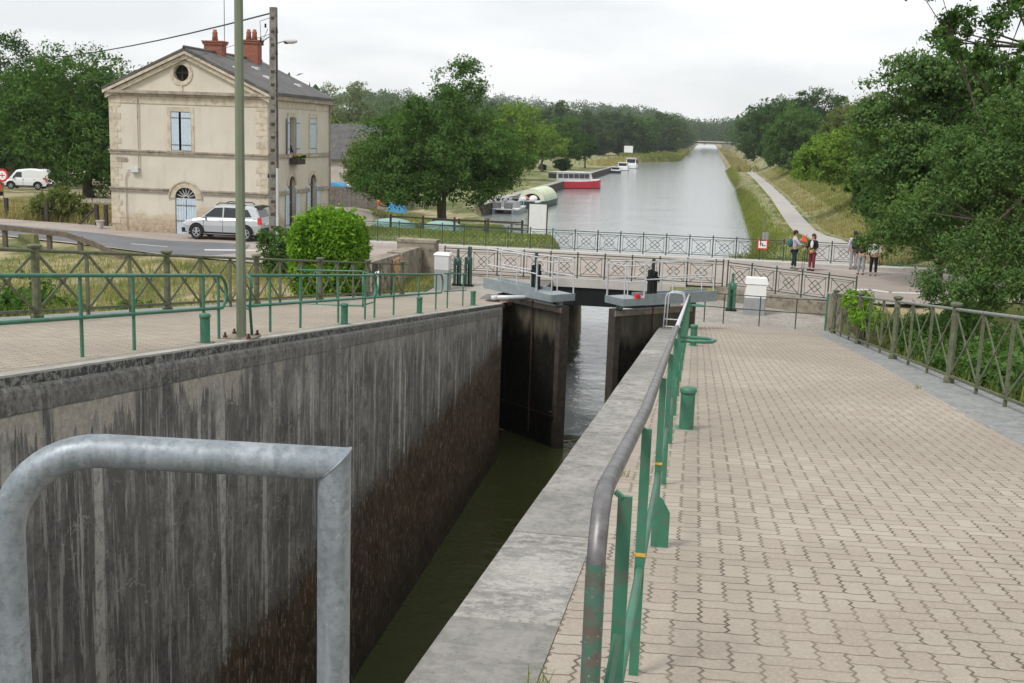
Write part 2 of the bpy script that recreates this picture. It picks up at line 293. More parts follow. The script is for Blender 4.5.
# --- house materials
def render_wall():
    t=NT('cream_lime_render'); p=t.pos(); x,y,z=t.sep(p)[:]
    a=t.noise(p,.5,6,.6); s=t.noise(t.vec(p,(2,2,.35)),1.,6,.65); f=t.noise(p,8,5,.7)
    col=t.mix(t.step(a,.35,.65),(.56,.515,.43),(.62,.575,.49)); col=t.mix(t.ma('MULTIPLY',t.step(s,.5,.72),.35),col,(.4,.35,.28))
    br=t.n('TexBrick'); t.l(t.comb(t.ma('ADD',x,y),z),br.inputs['Vector']); br.inputs['Scale'].default_value=1.; br.inputs['Brick Width'].default_value=.55; br.inputs['Row Height'].default_value=.24; br.inputs['Mortar Size'].default_value=.015
    br.inputs['Color1'].default_value=(.42,.33,.22,1); br.inputs['Color2'].default_value=(.52,.43,.3,1); br.inputs['Mortar'].default_value=(.36,.29,.2,1)
    low=t.ma('ADD',z,t.ma('MULTIPLY',t.noise(p,.9,5,.6),-3.2)); col=t.mix(t.ramp(t.ma('MULTIPLY_ADD',low,.25,-.6),(.16,.75),(.3,0.)),col,br.outputs['Color'])
    col=t.mix(t.ramp(t.ma('MULTIPLY',t.ma('SUBTRACT',z,4.),1.),(.0,.7),(.9,0.)),col,t.mix(t.step(f,.4,.6),(.2,.14,.09),(.42,.34,.25)))
    t.bump(f,.3,.01); return t.fin(col,.92)
M_['render']=render_wall()
M_['stone']=simple('ochre_limestone',(.53,.465,.365),.9,0,.2,2.2,bump=.4,dirt=(.36,.3,.22))
M_['stonegrey']=simple('grey_cornice_stone',(.36,.31,.25),.9,0,.25,2.2,bump=.3,dirt=(.2,.17,.135))
def slate(name='slate_roof'):
    t=NT(name); p=t.pos(); x,y,z=t.sep(p)[:]
    br=t.n('TexBrick'); t.l(t.comb(y,t.ma('MULTIPLY',x,1.14)),br.inputs['Vector']); br.inputs['Scale'].default_value=1.; br.inputs['Brick Width'].default_value=.3; br.inputs['Row Height'].default_value=.22; br.inputs['Mortar Size'].default_value=.012
    br.inputs['Color1'].default_value=(.07,.07,.073,1); br.inputs['Color2'].default_value=(.105,.103,.102,1); br.inputs['Mortar'].default_value=(.05,.05,.05,1)
    a=t.noise(p,.9,6,.65); f=t.noise(p,6,5,.7); col=t.mix(t.ma('MULTIPLY',t.step(a,.45,.65),.5),br.outputs['Color'],(.17,.155,.13)); col=t.mix(t.ma('MULTIPLY',t.step(f,.55,.7),.4),col,(.05,.05,.05))
    return t.fin(col,.6)
M_['slate']=slate()
# --- gate timber/steel
t=NT('wet_gate_plates'); p=t.pos(); z=t.sep(p)[2]
a=t.noise(t.vec(p,(4,4,.5)),1.,6,.65); f=t.noise(p,6,5,.7)
dry=t.mix(t.step(a,.35,.65),(.06,.055,.04),(.13,.12,.085)); wet=t.mix(t.step(f,.4,.65),(.006,.006,.005),(.022,.019,.014))
lv=t.ma('ADD',z,t.ma('MULTIPLY',a,-1.6)); M_['gate']=t.fin(t.mix(t.ramp(t.ma('MULTIPLY',lv,.25),(.6,1.),(.72,0.)),dry,wet),.6)
# ---------------------------------------------------------------- mesh builder
def rz(a):
    c,s=math.cos(a),math.sin(a); return lambda v:(v[0]*c-v[1]*s,v[0]*s+v[1]*c,v[2])
class MB:
    def __init__(s): s.v=[]; s.f=[]
    def add(s,vs,fs):
        o=len(s.v); s.v+= [tuple(q) for q in vs]; s.f+=[tuple(o+i for i in f) for f in fs]; return s
    def box(s,x0,y0,z0,x1,y1,z1):
        vs=[(x,y,z) for z in (z0,z1) for y in (y0,y1) for x in (x0,x1)]
        return s.add(vs,[(0,2,3,1),(4,5,7,6),(0,1,5,4),(2,6,7,3),(0,4,6,2),(1,3,7,5)])
    def hexa(s,b,t): # bottom 4 pts, top 4 pts (ccw)
        return s.add(list(b)+list(t),[(3,2,1,0),(4,5,6,7),(0,1,5,4),(1,2,6,5),(2,3,7,6),(3,0,4,7)])
    def bbox(s,x0,y0,z0,x1,y1,z1,e=.01): # bevelled-edge box (chamfered top/bottom rims)
        s.prism([(x0+e,y0),(x1-e,y0),(x1,y0+e),(x1,y1-e),(x1-e,y1),(x0+e,y1),(x0,y1-e),(x0,y0+e)],z0,z1); return s
    def prism(s,poly,z0,z1):
        n=len(poly); vs=[(x,y,z0) for x,y in poly]+[(x,y,z1) for x,y in poly]
        return s.add(vs,[tuple(range(n-1,-1,-1)),tuple(range(n,2*n))]+[(i,(i+1)%n,n+(i+1)%n,n+i) for i in range(n)])
    def prism_y(s,poly,y0,y1): # poly in (x,z)
        n=len(poly); vs=[(x,y0,z) for x,z in poly]+[(x,y1,z) for x,z in poly]
        return s.add(vs,[tuple(range(n)),tuple(range(2*n-1,n-1,-1))]+[(i,n+i,n+(i+1)%n,(i+1)%n) for i in range(n)])
    def prism_x(s,poly,x0,x1): # poly in (y,z)
        n=len(poly); vs=[(x0,y,z) for y,z in poly]+[(x1,y,z) for y,z in poly]
        return s.add(vs,[tuple(range(n-1,-1,-1)),tuple(range(n,2*n))]+[(i,(i+1)%n,n+(i+1)%n,n+i) for i in range(n)])
    def tube(s,pts,r,n=8,cap=True):
        pts=[Vector(p) for p in pts]; rs=r if isinstance(r,(list,tuple)) else [r]*len(pts)
        o=len(s.v); m=len(pts); up=None
        for i,p in enumerate(pts):
            d=((pts[min(i+1,m-1)]-p).normalized()+(p-pts[max(i-1,0)]).normalized())
            if d.length<1e-6: d=pts[min(i+1,m-1)]-pts[max(i-1,0)]
            d.normalize()
            if up is None:
                up=Vector((0,0,1)) if abs(d.z)<.9 else Vector((1,0,0))
            a=d.cross(up).normalized(); b=a.cross(d).normalized(); up=b
            for k in range(n):
                t_=2*PI*(k+.5)/n; s.v.append(tuple(p+(a*math.cos(t_)+b*math.sin(t_))*rs[i]))
        for i in range(m-1):
            for k in range(n):
                q=(k+1)%n; s.f.append((o+i*n+k,o+i*n+q,o+(i+1)*n+q,o+(i+1)*n+k))
        if cap: s.f.append(tuple(o+k for k in range(n-1,-1,-1))); s.f.append(tuple(o+(m-1)*n+k for k in range(n)))
        return s
    def bar(s,a,b,w_,h_=None): # rectangular bar between two points
        h_=h_ or w_; a=Vector(a); b=Vector(b); d=(b-a).normalized(); up=Vector((0,0,1)) if abs(d.z)<.95 else Vector((0,1,0))
        x=d.cross(up).normalized()*w_/2; z=x.cross(d).normalized()*h_/2
        return s.hexa([a-x-z,a+x-z,b+x-z,b-x-z],[a-x+z,a+x+z,b+x+z,b-x+z])
    def lathe(s,prof,c=(0,0),n=16,z0=0):
        o=len(s.v)
        for r,z in prof:
            for k in range(n): s.v.append((c[0]+r*math.cos(2*PI*k/n),c[1]+r*math.sin(2*PI*k/n),z0+z))
        for i in range(len(prof)-1):
            for k in range(n): q=(k+1)%n; s.f.append((o+i*n+k,o+i*n+q,o+(i+1)*n+q,o+(i+1)*n+k))
        s.f.append(tuple(o+k for k in range(n-1,-1,-1))); s.f.append(tuple(o+(len(prof)-1)*n+k for k in range(n))); return s
    def ell(s,c,r,n=12,m=8):
        pr=[]; o=len(s.v)
        for i in range(m+1):
            a=-PI/2+PI*i/m
            for k in range(n): s.v.append((c[0]+r[0]*math.cos(a)*math.cos(2*PI*k/n),c[1]+r[1]*math.cos(a)*math.sin(2*PI*k/n),c[2]+r[2]*math.sin(a)))
        for i in range(m):
            for k in range(n): q=(k+1)%n; s.f.append((o+i*n+k,o+i*n+q,o+(i+1)*n+q,o+(i+1)*n+k))
        return s
    def xf(s,fn): s.v=[tuple(fn(v)) for v in s.v]; return s
    def build(s,name,mat,parent=None,world=False,smooth=False,origin=None):
        me=bpy.data.meshes.new(name)
        off=Vector((0,0,0))
        if parent is not None and world: off=parent.location
        if origin is not None: off=Vector(origin)
        me.from_pydata([(v[0]-off.x,v[1]-off.y,v[2]-off.z) for v in s.v],[],s.f); me.update()
        if smooth: me.shade_smooth()
        if mat is not None: me.materials.append(mat if not isinstance(mat,str) else M_[mat])
        o=bpy.data.objects.new(name,me); COL.objects.link(o)
        if parent is not None: o.parent=parent
        if origin is not None: o.location=off
        return o
def thing(name,label,cat,loc=(0,0,0),rot=0,group=None):
    o=bpy.data.objects.new(name,None); COL.objects.link(o); o.empty_display_size=.2; o.location=loc; o.rotation_euler=(0,0,rot)
    o['label']=label; o['category']=cat
    if group: o['group']=group
    return o
def tag(o,label,cat,group=None):
    o['label']=label; o['category']=cat
    if group: o['group']=group
    return o
def struct(o,kind='structure',label=None,cat=None):
    o['kind']=kind
    if label: o['label']=label
    if cat: o['category']=cat
    return o
def dup(root,loc,rot,label,group=None,scale=None):
    r=root.copy(); COL.objects.link(r); r.location=loc; r.rotation_euler=(0,0,rot); r['label']=label
    if group: r['group']=group
    if scale: r.scale=scale
    for ch in list(root.children):
        c=ch.copy(); COL.objects.link(c); c.parent=r
        for g in list(ch.children):
            d=g.copy(); COL.objects.link(d); d.parent=c
    return r
def arc(c,r,a0,a1,n,ax='xz',y=0):
    out=[]
    for i in range(n+1):
        a=a0+(a1-a0)*i/n; p=(c[0]+r*math.cos(a),c[1]+r*math.sin(a))
        out.append((p[0],y,p[1]) if ax=='xz' else ((y,p[0],p[1]) if ax=='yz' else (p[0],p[1],y)))
    return out
def fastmesh(name,V,Fq,mat,parent=None,n=4):
    me=bpy.data.meshes.new(name); V=np.ascontiguousarray(V,dtype=np.float32); Fq=np.ascontiguousarray(Fq,dtype=np.int32)
    me.vertices.add(len(V)); me.vertices.foreach_set('co',V.ravel()); k=len(Fq)
    me.loops.add(k*n); me.loops.foreach_set('vertex_index',Fq.ravel()); me.polygons.add(k); me.polygons.foreach_set('loop_start',np.arange(0,k*n,n,dtype=np.int32))
    try: me.polygons.foreach_set('loop_total',np.full(k,n,dtype=np.int32))
    except Exception: pass
    me.update(calc_edges=True); me.materials.append(M_[mat])
    o=bpy.data.objects.new(name,me); COL.objects.link(o)
    if parent is not None: o.parent=parent
    return o
# ================================================================ SETTING
YL=[-60,57,58,65,75,85,100,120,130,450,480,505,540,1500,2600]; XLk=[-5.7,-5.7,-6.3,-6.3,-7.5,-10.5,-16,-23,-25,-25,-23.5,-12,-10.5,-12,-14]
YR=[-60,57,60,70,90,116,180,250,336,620,1500,2600]; XRk=[-1.,-1.,.6,2.2,4.,4.8,5.6,6.2,6.6,8.5,15,22]
PY=[57,62,75,90,118,185,265,355,700,1500,2600]; PXk=[6.6,7.2,8.4,9.0,10.1,11.7,12.7,13.3,16,23,32]
def xl(y): return np.interp(y,YL,XLk)
def xr(y): return np.interp(y,YR,XRk)
def px(y): return np.interp(y,PY,PXk)
def sstep(a,b,x): t=np.clip((x-a)/(b-a),0,1); return t*t*(3-2*t)
def pavL(y): return 8.46-.115*y
def pavR(y): return 7.92-.115*y
def hnoise(x,y): return .5*np.sin(x*.31+1.3*np.sin(y*.17))*np.cos(y*.23+np.sin(x*.19))+.25*np.sin(x*1.1+y*.7)*np.cos(y*1.3-x*.4)
def gz(x,y):
    x=np.asarray(x,float); y=np.asarray(y,float)+0*x; x=x+0*y
    l=xl(y); r=xr(y); z=np.full(x.shape,-1.6)
    # --- far reach (y>57)
    dl=l-x; dr=x-r
    hl=3.75-2.35*sstep(60,98,y)                       # land level, left bank
    west=sstep(20,27,-x); hl=hl*(1-west)+west*(3.85-2.5*sstep(78,112,y))
    hl=hl+sstep(46,56,-x)*sstep(78,112,y)*(1.2)
    hl=hl+hnoise(x,y)*.12*sstep(62,80,y)
    hl=hl+sstep(700,1700,y)*16*sstep(0,60,dl)+sstep(500,900,y)*sstep(60,260,dl)*10+sstep(50,400,-x-30)*sstep(150,500,y)*7
    zl=-.5+(hl+.5)*sstep(-.2,np.where(y<100,2.2,1.0),dl)
    pc=px(y); hp=3.75-2.6*sstep(60,125,y)
    dd=x-(pc+1.15)
    hr=hp+sstep(.5,9.5,dd)*(2.2+1.6*sstep(60,110,y))+hnoise(x,y)*.1*sstep(.2,1.5,np.abs(x-pc)-1.1)
    hr=hr+sstep(800,1700,y)*14*sstep(10,60,dd)
    zr=-.5+(hr+.5)*sstep(-.2,2.6,dr)
    far=np.where(dl>-.2,zl,np.where(dr>-.2,zr,-1.6))
    # --- near part (y<57): beside and in front of the bridge
    pl=pavL(y); base=3.85
    a=np.maximum(base,pl-.06-.27*np.maximum(0,-9.7-x)+hnoise(x,y)*.1)
    a=np.where(y>44,base,a)
    b=np.maximum(3.84-1.2*sstep(6,9,x)*sstep(46,38,y),pavR(y)-.25-.3*np.maximum(0,x-5.)+hnoise(x,y)*.1)
    near=np.where(x<-9.55,a,np.where(x>4.85,b,-1.6))
    near=np.where((y>45.7)&(y<57),np.where((x>l+.1)&(x<r-.1),-1.6,3.84),near)
    return np.where(y<57,near,far)
def mk_ground():
    ys=list(np.arange(-12,44,.8))+[44.5,45.2,45.69,45.71,48,50,52,54,56,56.9,57.01]+list(np.arange(57.8,130,1.2))
    y=130.
    while y<2600: ys.append(y); y*=1.035
    ys.append(2600)
    offL=[2400,1500,900,500,300,200,140,100,80,65,55,46,40,35,31,28,25,22,19.5,17,15,13,11,9.5,8,6.8,5.8,5,4.3,3.95,3.8,3,2.4,1.9,1.5,1.1,.8,.5,.25,0,-.2]
    offR=[-.2,0,.25,.5,.8,1.2,1.6,2.,2.4,2.8,3.3,4,4.8,5.5,5.84,5.86,6.5,7.2,8,9,10,11,12.5,14,16,18,21,25,30,37,46,60,80,110,160,250,400,700,1300,2400]
    V=[];n=None
    for y in ys:
        l=float(xl(y)); r=float(xr(y)); xs=[l-o for o in offL]+[l+(r-l)*k for k in (.3,.5,.7)]+[r+o for o in offR]
        zz=gz(np.array(xs),np.full(len(xs),y)); V+= [(a,y,b) for a,b in zip(xs,zz)]; n=len(xs)
    F_=[(j*n+i,j*n+i+1,(j+1)*n+i+1,(j+1)*n+i) for j in range(len(ys)-1) for i in range(n-1)]
    o=fastmesh('ground',np.array(V),np.array(F_),'ground'); o.data.shade_smooth(); struct(o)
    # far plain to the horizon, a little lower than the detailed terrain
    m=MB(); m.box(-9000,-400,-2.2,9000,9000,-1.9); struct(m.build('far_plain','ground'))
mk_ground()
def sheet(name,poly,z,mat,zf=None,th=None):
    m=MB(); n=len(poly); vs=[(x,y,z if zf is None else float(zf(x,y))) for x,y in poly]; m.add(vs,[tuple(range(n))]); return struct(m.build(name,mat))
def strip(name,rows,mat,lift=.02,nx=6):
    """rows: (y,x0,x1) draped on the terrain"""
    V=[];F_=[]
    for y,a,b in rows:
        for k in range(nx+1):
            x=a+(b-a)*k/nx; V.append((x,y,float(gz(x,y))+lift))
    for j in range(len(rows)-1):
        for k in range(nx): i=j*(nx+1)+k; F_.append((i,i+1,i+nx+2,i+nx+1))
    m=MB(); m.add(V,F_); return struct(m.build(name,mat))
# water: lock sheet, then canal sheet with sky brightness painted in (the ground rises out of it)
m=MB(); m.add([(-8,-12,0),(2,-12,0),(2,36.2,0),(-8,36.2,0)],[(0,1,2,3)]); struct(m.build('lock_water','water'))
m=MB(); m.add([(-8,36.2,0),(2,36.2,0),(30,57,0),(-40,57,0),(30,700,0),(-40,700,0),(30,2600,0),(-40,2600,0)],[(0,1,2,3),(3,2,4,5),(5,4,6,7)]); struct(m.build('canal_water','canalwater_sky'))
# towpath
ys=[57.2]+list(np.arange(59,130,1.5))+list(np.arange(132,360,6))+list(np.arange(370,900,25))
strip('towpath',[(y,float(px(y))-1.15,float(px(y))+1.15) for y in ys],'path',.035,4)
# dry embankment and grass verge patches
strip('dry_bank',[(y,float(px(y))+1.5,float(px(y))+7+.8*math.sin(y*.4)) for y in list(np.arange(60,130,1.5))+list(np.arange(132,420,6))],'drybank',.03,8)
strip('dry_verge',[(y,float(px(y))-4.2+.3*math.sin(y*.5),float(px(y))-1.9+.35*math.sin(y*.3)) for y in list(np.arange(60,130,1.5))+list(np.arange(132,420,6))],'drybank',.03,6)
strip('mooring_lawn',[(y,-60+6*math.sin(y*.1),-26.2) for y in np.arange(120,450,6)],'lawn',.03,14)
strip('dry_meadow',[(y,-48+4*math.sin(y*.05),-26.) for y in np.arange(300,470,8)],'drybank',.08,14)
strip('green_point',[(y,-19-.1*y*0,float(xl(y))-1.6) for y in np.arange(57.6,98,1.6)],'lawn',.03,14)
strip('yard',[(y,-44,-20.5-.25*(y-76)) for y in np.arange(74,118,2)],'gravel',.05,12)
# ---- pavements beside the lock
def plane_strip(name,x0,x1,y0,y1,zf,mat,yend=None,zend=None,th=.2):
    m=MB(); rows=[(y0,zf(y0)),(y1,zf(y1))]
    if yend: rows.append((yend,zend))
    xa=x0 if callable(x0) else (lambda y:x0); xb=x1 if callable(x1) else (lambda y:x1)
    V=[]
    ys=[]
    for i in range(len(rows)-1):
        k=24 if i==0 else 2
        for j in range(k): t_=j/k; ys.append((rows[i][0]*(1-t_)+rows[i+1][0]*t_,rows[i][1]*(1-t_)+rows[i+1][1]*t_))
    ys.append(rows[-1])
    for y,z in ys: V+=[(xa(y),y,z),(xb(y),y,z)]
    m.add(V,[(2*i,2*i+1,2*i+3,2*i+2) for i in range(len(ys)-1)]); return struct(m.build(name,mat))
inner=lambda y: 3.62+ .30*min(1,max(0,(y-14)/12.))
plane_strip('brick_pavement_right',-.53,inner,-6,39.2,pavR,'pavers')
plane_strip('concrete_strip',inner,4.85,-6,39.2,pavR,'strip')
plane_strip('brick_pavement_left',-9.35,-5.74,-6,40.2,pavL,'paversL')
plane_strip('fence_kerb',-9.75,-9.35,-6,40.2,lambda y:pavL(y)+.02,'strip')
# flat platforms around the lower gates
ZR=pavR(39.2); ZL=pavL(40.2)
m=MB(); m.prism([(-.53,39.2),(5.2,39.2),(5.2,43.5),(.9,46.0),(-.53,46.0)],ZR-.5,ZR-.001); struct(m.build('platform_right','slab'))
m=MB(); m.prism([(-11.6,40.2),(-5.92,40.2),(-6.3,41.5),(-6.2,46.0),(-11.6,46.0)],ZL-.5,ZL-.001); struct(m.build('platform_left','slab'))
m=MB(); m.prism([(-9.34,39.0),(-5.95,36.),(-5.95,40.3),(-9.34,40.3)],pavL(39)-.4,pavL(36)-.36); 
# ---- lock walls
def lock_left():
    r=thing('lock_wall','tall stained concrete lock chamber wall with white streaks, left of the dark green water','lock wall',(-5.8,0,0))
    m=MB(); ys=[-8+1.0*i for i in range(42)]; V=[]
    def prof(y,k):
        t_=pavL(y)
        return [(-5.55,-1.),(-5.55,t_-.36),(-5.565,t_-.29),(-5.60,t_-.255),(-5.66,t_-.245)][k]
    # straight run then rounded end turning into the gate recess
    path=[(0.,y,1,0) for y in ys if y<=32.9]
    rr=.55
    P=[( -5.55,y) for y in np.arange(-8,33.0,1.)]+[(-5.55-rr+rr*math.cos(a),32.9+rr*math.sin(a)) for a in np.linspace(0,PI/2,7)]+[(-6.45,33.45)]
    nr=5
    for i,(x,y) in enumerate(P):
        # inward normal (towards the wall body)
        if i<len(P)-8: nx_,ny_=-1,0
        elif i==len(P)-1: nx_,ny_=0,-1
        else:
            a=(i-(len(P)-8))/6.*PI/2; nx_,ny_=-math.cos(a),-math.sin(a)
        t_=pavL(y)
        for off,z in [(0,-1.),(0,t_-.19),(.012,t_-.13),(.04,t_-.1),(.12,t_-.093)]: V.append((x+nx_*off,y+ny_*off,z))
    F_=[]
    for i in range(len(P)-1):
        for k in range(nr-1): F_.append((i*nr+k,(i+1)*nr+k,(i+1)*nr+k+1,i*nr+k+1))
    m.add(V,F_)
    # gate recess and downstream return
    m.box(-6.9,33.45,-1,-6.35,37.6,pavL(37.6)+.15); m.box(-6.9,37.6,-1,-5.7,46.,ZL-.02)
    m.build('chamber_face','lockwall',r,True)
    c=MB()
    for i in range(22):
        y0=-8+1.9*i; y1=min(y0+1.885,33.3)
        if y0>33: break
        a=[(-5.60,y0,pavL(y0)-.1),(-5.60,y1,pavL(y1)-.1),(-5.95,y1,pavL(y1)-.1),(-5.95,y0,pavL(y0)-.1)]
        b=[(-5.60,y0,pavL(y0)-.018),(-5.60,y1,pavL(y1)-.018),(-5.95,y1,pavL(y1)-.018),(-5.95,y0,pavL(y0)-.018)]
        c.hexa(a,b)
    c.hexa([(-5.95,33.3,3.9),(-5.62,33.3,3.9),(-6.4,34.0,3.9),(-6.7,33.6,3.9)],[(-5.95,33.3,pavL(33.3)-.02),(-5.62,33.3,pavL(33.3)-.02),(-6.4,34.,pavL(34)-.02),(-6.7,33.6,pavL(33.6)-.02)])
    c.build('coping_face','copingdark',r,True)
    e=MB(); e.hexa([(-5.608,-8,pavL(-8)-.017),(-5.608,33.3,pavL(33.3)-.017),(-5.735,33.3,pavL(33.3)-.017),(-5.735,-8,pavL(-8)-.017)],[(-5.608,-8,pavL(-8)+.004),(-5.608,33.3,pavL(33.3)+.004),(-5.735,33.3,pavL(33.3)+.004),(-5.735,-8,pavL(-8)+.004)])
    e.build('coping_edge','copingwhite',r,True)
    q=MB(); q.hexa([(-9.3,33.2,3.6),(-6.32,33.2,3.6),(-6.32,40.25,3.4),(-9.3,40.25,3.4)],[(-9.3,33.3,pavL(33.3)-.012),(-6.32,33.3,pavL(33.3)-.012),(-6.32,40.25,pavL(40.25)+.0),(-9.3,40.25,pavL(40.25)-.01)])
    q.build('end_slab','slab',r,True)
lock_left()
def lock_right():
    r=thing('lock_wall','low grey concrete lock coping in long slabs running beside the green handrail','lock wall',(-.8,0,0))
    m=MB(); m.hexa([(-1.045,-8,-1),(-.54,-8,-1),(-.54,33.4,-1),(-1.045,33.4,-1)],[(-1.045,-8,pavR(-8)-.26),(-.54,-8,pavR(-8)-.26),(-.54,33.4,pavR(33.4)-.26),(-1.045,33.4,pavR(33.4)-.26)])
    m.box(-.75,33.4,-1,-.2,37.2,ZR+.02); m.box(-1.0,37.2,-1,-.2,46.,ZR-.02)
    m.build('chamber_face','lockwall',r,True)
    c=MB(); y=-8.; cuts=[-8,-5,-2.6,-.6,1.5,3.3,5.08,6.9,8.4,10.2,11.9,13.7,15.6,17.5,19.3,21.2,23.,25.,27.,29.,31.2,33.2,35.5,37.8]
    for a,b in zip(cuts[:-1],cuts[1:]):
        b0=b-.03; n=4
        for s_ in range(1):
            X0,X1=-1.05,-.53; e=.012; j=random.uniform(-.006,.006)
            T=lambda yy:pavR(yy)+.002+j
            lo=[(X0,a,T(a)-.26),(X1,a,T(a)-.26),(X1,b0,T(b0)-.26),(X0,b0,T(b0)-.26)]
            mi=[(X0,a,T(a)-e),(X1,a,T(a)-e),(X1,b0,T(b0)-e),(X0,b0,T(b0)-e)]
            hi=[(X0+e,a+e,T(a)),(X1-e*.4,a+e,T(a)),(X1-e*.4,b0-e,T(b0)),(X0+e,b0-e,T(b0))]
            c.hexa(lo,mi); o_=len(c.v); c.v+=hi; k=o_-4
            c.f+=[(k,k+1,o_+1,o_),(k+1,k+2,o_+2,o_+1),(k+2,k+3,o_+3,o_+2),(k+3,k,o_,o_+3),(o_,o_+1,o_+2,o_+3)]
    c.build('coping_slabs','coping',r,True)
lock_right()
# ---- road and bridge
road_poly=[(-70,62),(-38,52.6),(-27.6,49.0),(-23,46.9),(-18.5,45.8),(-11.6,46.01),(-6.2,46.01),(-.5,46.01),(1.2,46.01),(4.,43.9),(7.,43.5),(12,46),(60,46),(60,57),(12,57.0),(-18,57.3),(-30.6,58.2),(-38,59.5),(-70,70)]
sheet('road',road_poly,3.9,'roadpink')
sheet('asphalt_lane',[(-70,64.),(-36.7,56.4),(-32.6,55.2),(-30,54.3),(-27.7,53.2),(-25.3,52.6),(-22.6,52.9),(-21.2,52.4),(-20.2,49.),(-21,47.6),(-22.6,47.1),(-24.8,47.8),(-27.2,49.2),(-31,50.6),(-38,53.2),(-70,62.4)],3.906,'asphalt')
def lanemark(name,pts,wd,z=3.912):
    m=MB()
    for i in range(len(pts)-1):
        a=Vector((*pts[i],z)); b=Vector((*pts[i+1],z)); d=(b-a).normalized(); s_=Vector((-d.y,d.x,0))*wd/2
        m.add([a-s_,b-s_,b+s_,a+s_],[(0,1,2,3)])
    return struct(m.build(name,'carpetwhite'))
lanemark('road_marking',[(-26.3,50.35),(-24.2,49.85)],.13)
lanemark('road_marking',[(-22.2,49.4),(-17.5,51.3)],.5)
lanemark('road_marking',[(6.2,47.2),(6.9,47.6),(7.6,47.0),(9.0,47.3)],.45)
lanemark('road_marking',[(3.4,54.75),(8.,54.6),(14,54.4),(30,54.4)],.16)
# bridge over the lock tail
br=thing('road_bridge','low flat road bridge with dark girder crossing right behind the lock gates','bridge',(-3.3,51,0))
m=MB(); m.box(-6.3,45.95,3.42,-.4,57.0,3.895); m.build('deck','concrete',br,True)
m=MB(); m.box(-6.3,45.80,2.86,-.4,45.949,3.59); m.box(-6.3,57.,2.86,-.4,57.2,3.41); 
for x in (-5.2,-4,-2.8,-1.6): m.box(x-.1,45.96,2.95,x+.1,56.9,3.41)
m.build('girder','black',br,True)
m=MB(); m.box(-6.3,45.72,3.6,-.4,45.93,3.95); m.build('edge_beam','kerb',br,True)
m=MB(); m.box(-8.0,45.99,-1,-5.69,57.3,3.4); m.box(-1.01,45.99,-1,.9,57.3,3.4); m.build('abutment','concrete_old',br,True)
m=MB(); m.box(-19,55.55,3.9,9.5,56.2,4.03); m.box(-19,56.2,3.9,9.5,56.75,4.0); struct(m.build('kerb_far','kerb'))
m=MB(); m.box(9.5,55.9,3.9,60,56.3,4.03); struct(m.build('kerb_far','kerb'))
# quay wall of the moorings
m=MB(); m.box(-25.6,133,-1,-24.9,452,1.28); q=m.build('quay_wall','wood_dark'); tag(q,'long dark quay wall along the grassy left bank behind the boats','quay')
m=MB(); m.box(-26.2,133,1.2,-24.95,452,1.36); c_=m.build('quay_coping','concrete',q)
# low retaining walls between platforms and road
m=MB(); m.prism([(.62,45.94),(.95,46.2),(6.0,42.3),(5.7,42.02)],ZR-.1,3.93); tag(m.build('retaining_wall','concrete_old'),'low stained concrete wall behind the white cabinet, under the right bend of the road fence','wall')
m=MB(); m.box(-9.6,45.62,ZL-.1,-6.35,45.95,3.88); tag(m.build('retaining_wall','concrete_old'),'short dark concrete wall behind the pair of green gate jacks','wall')
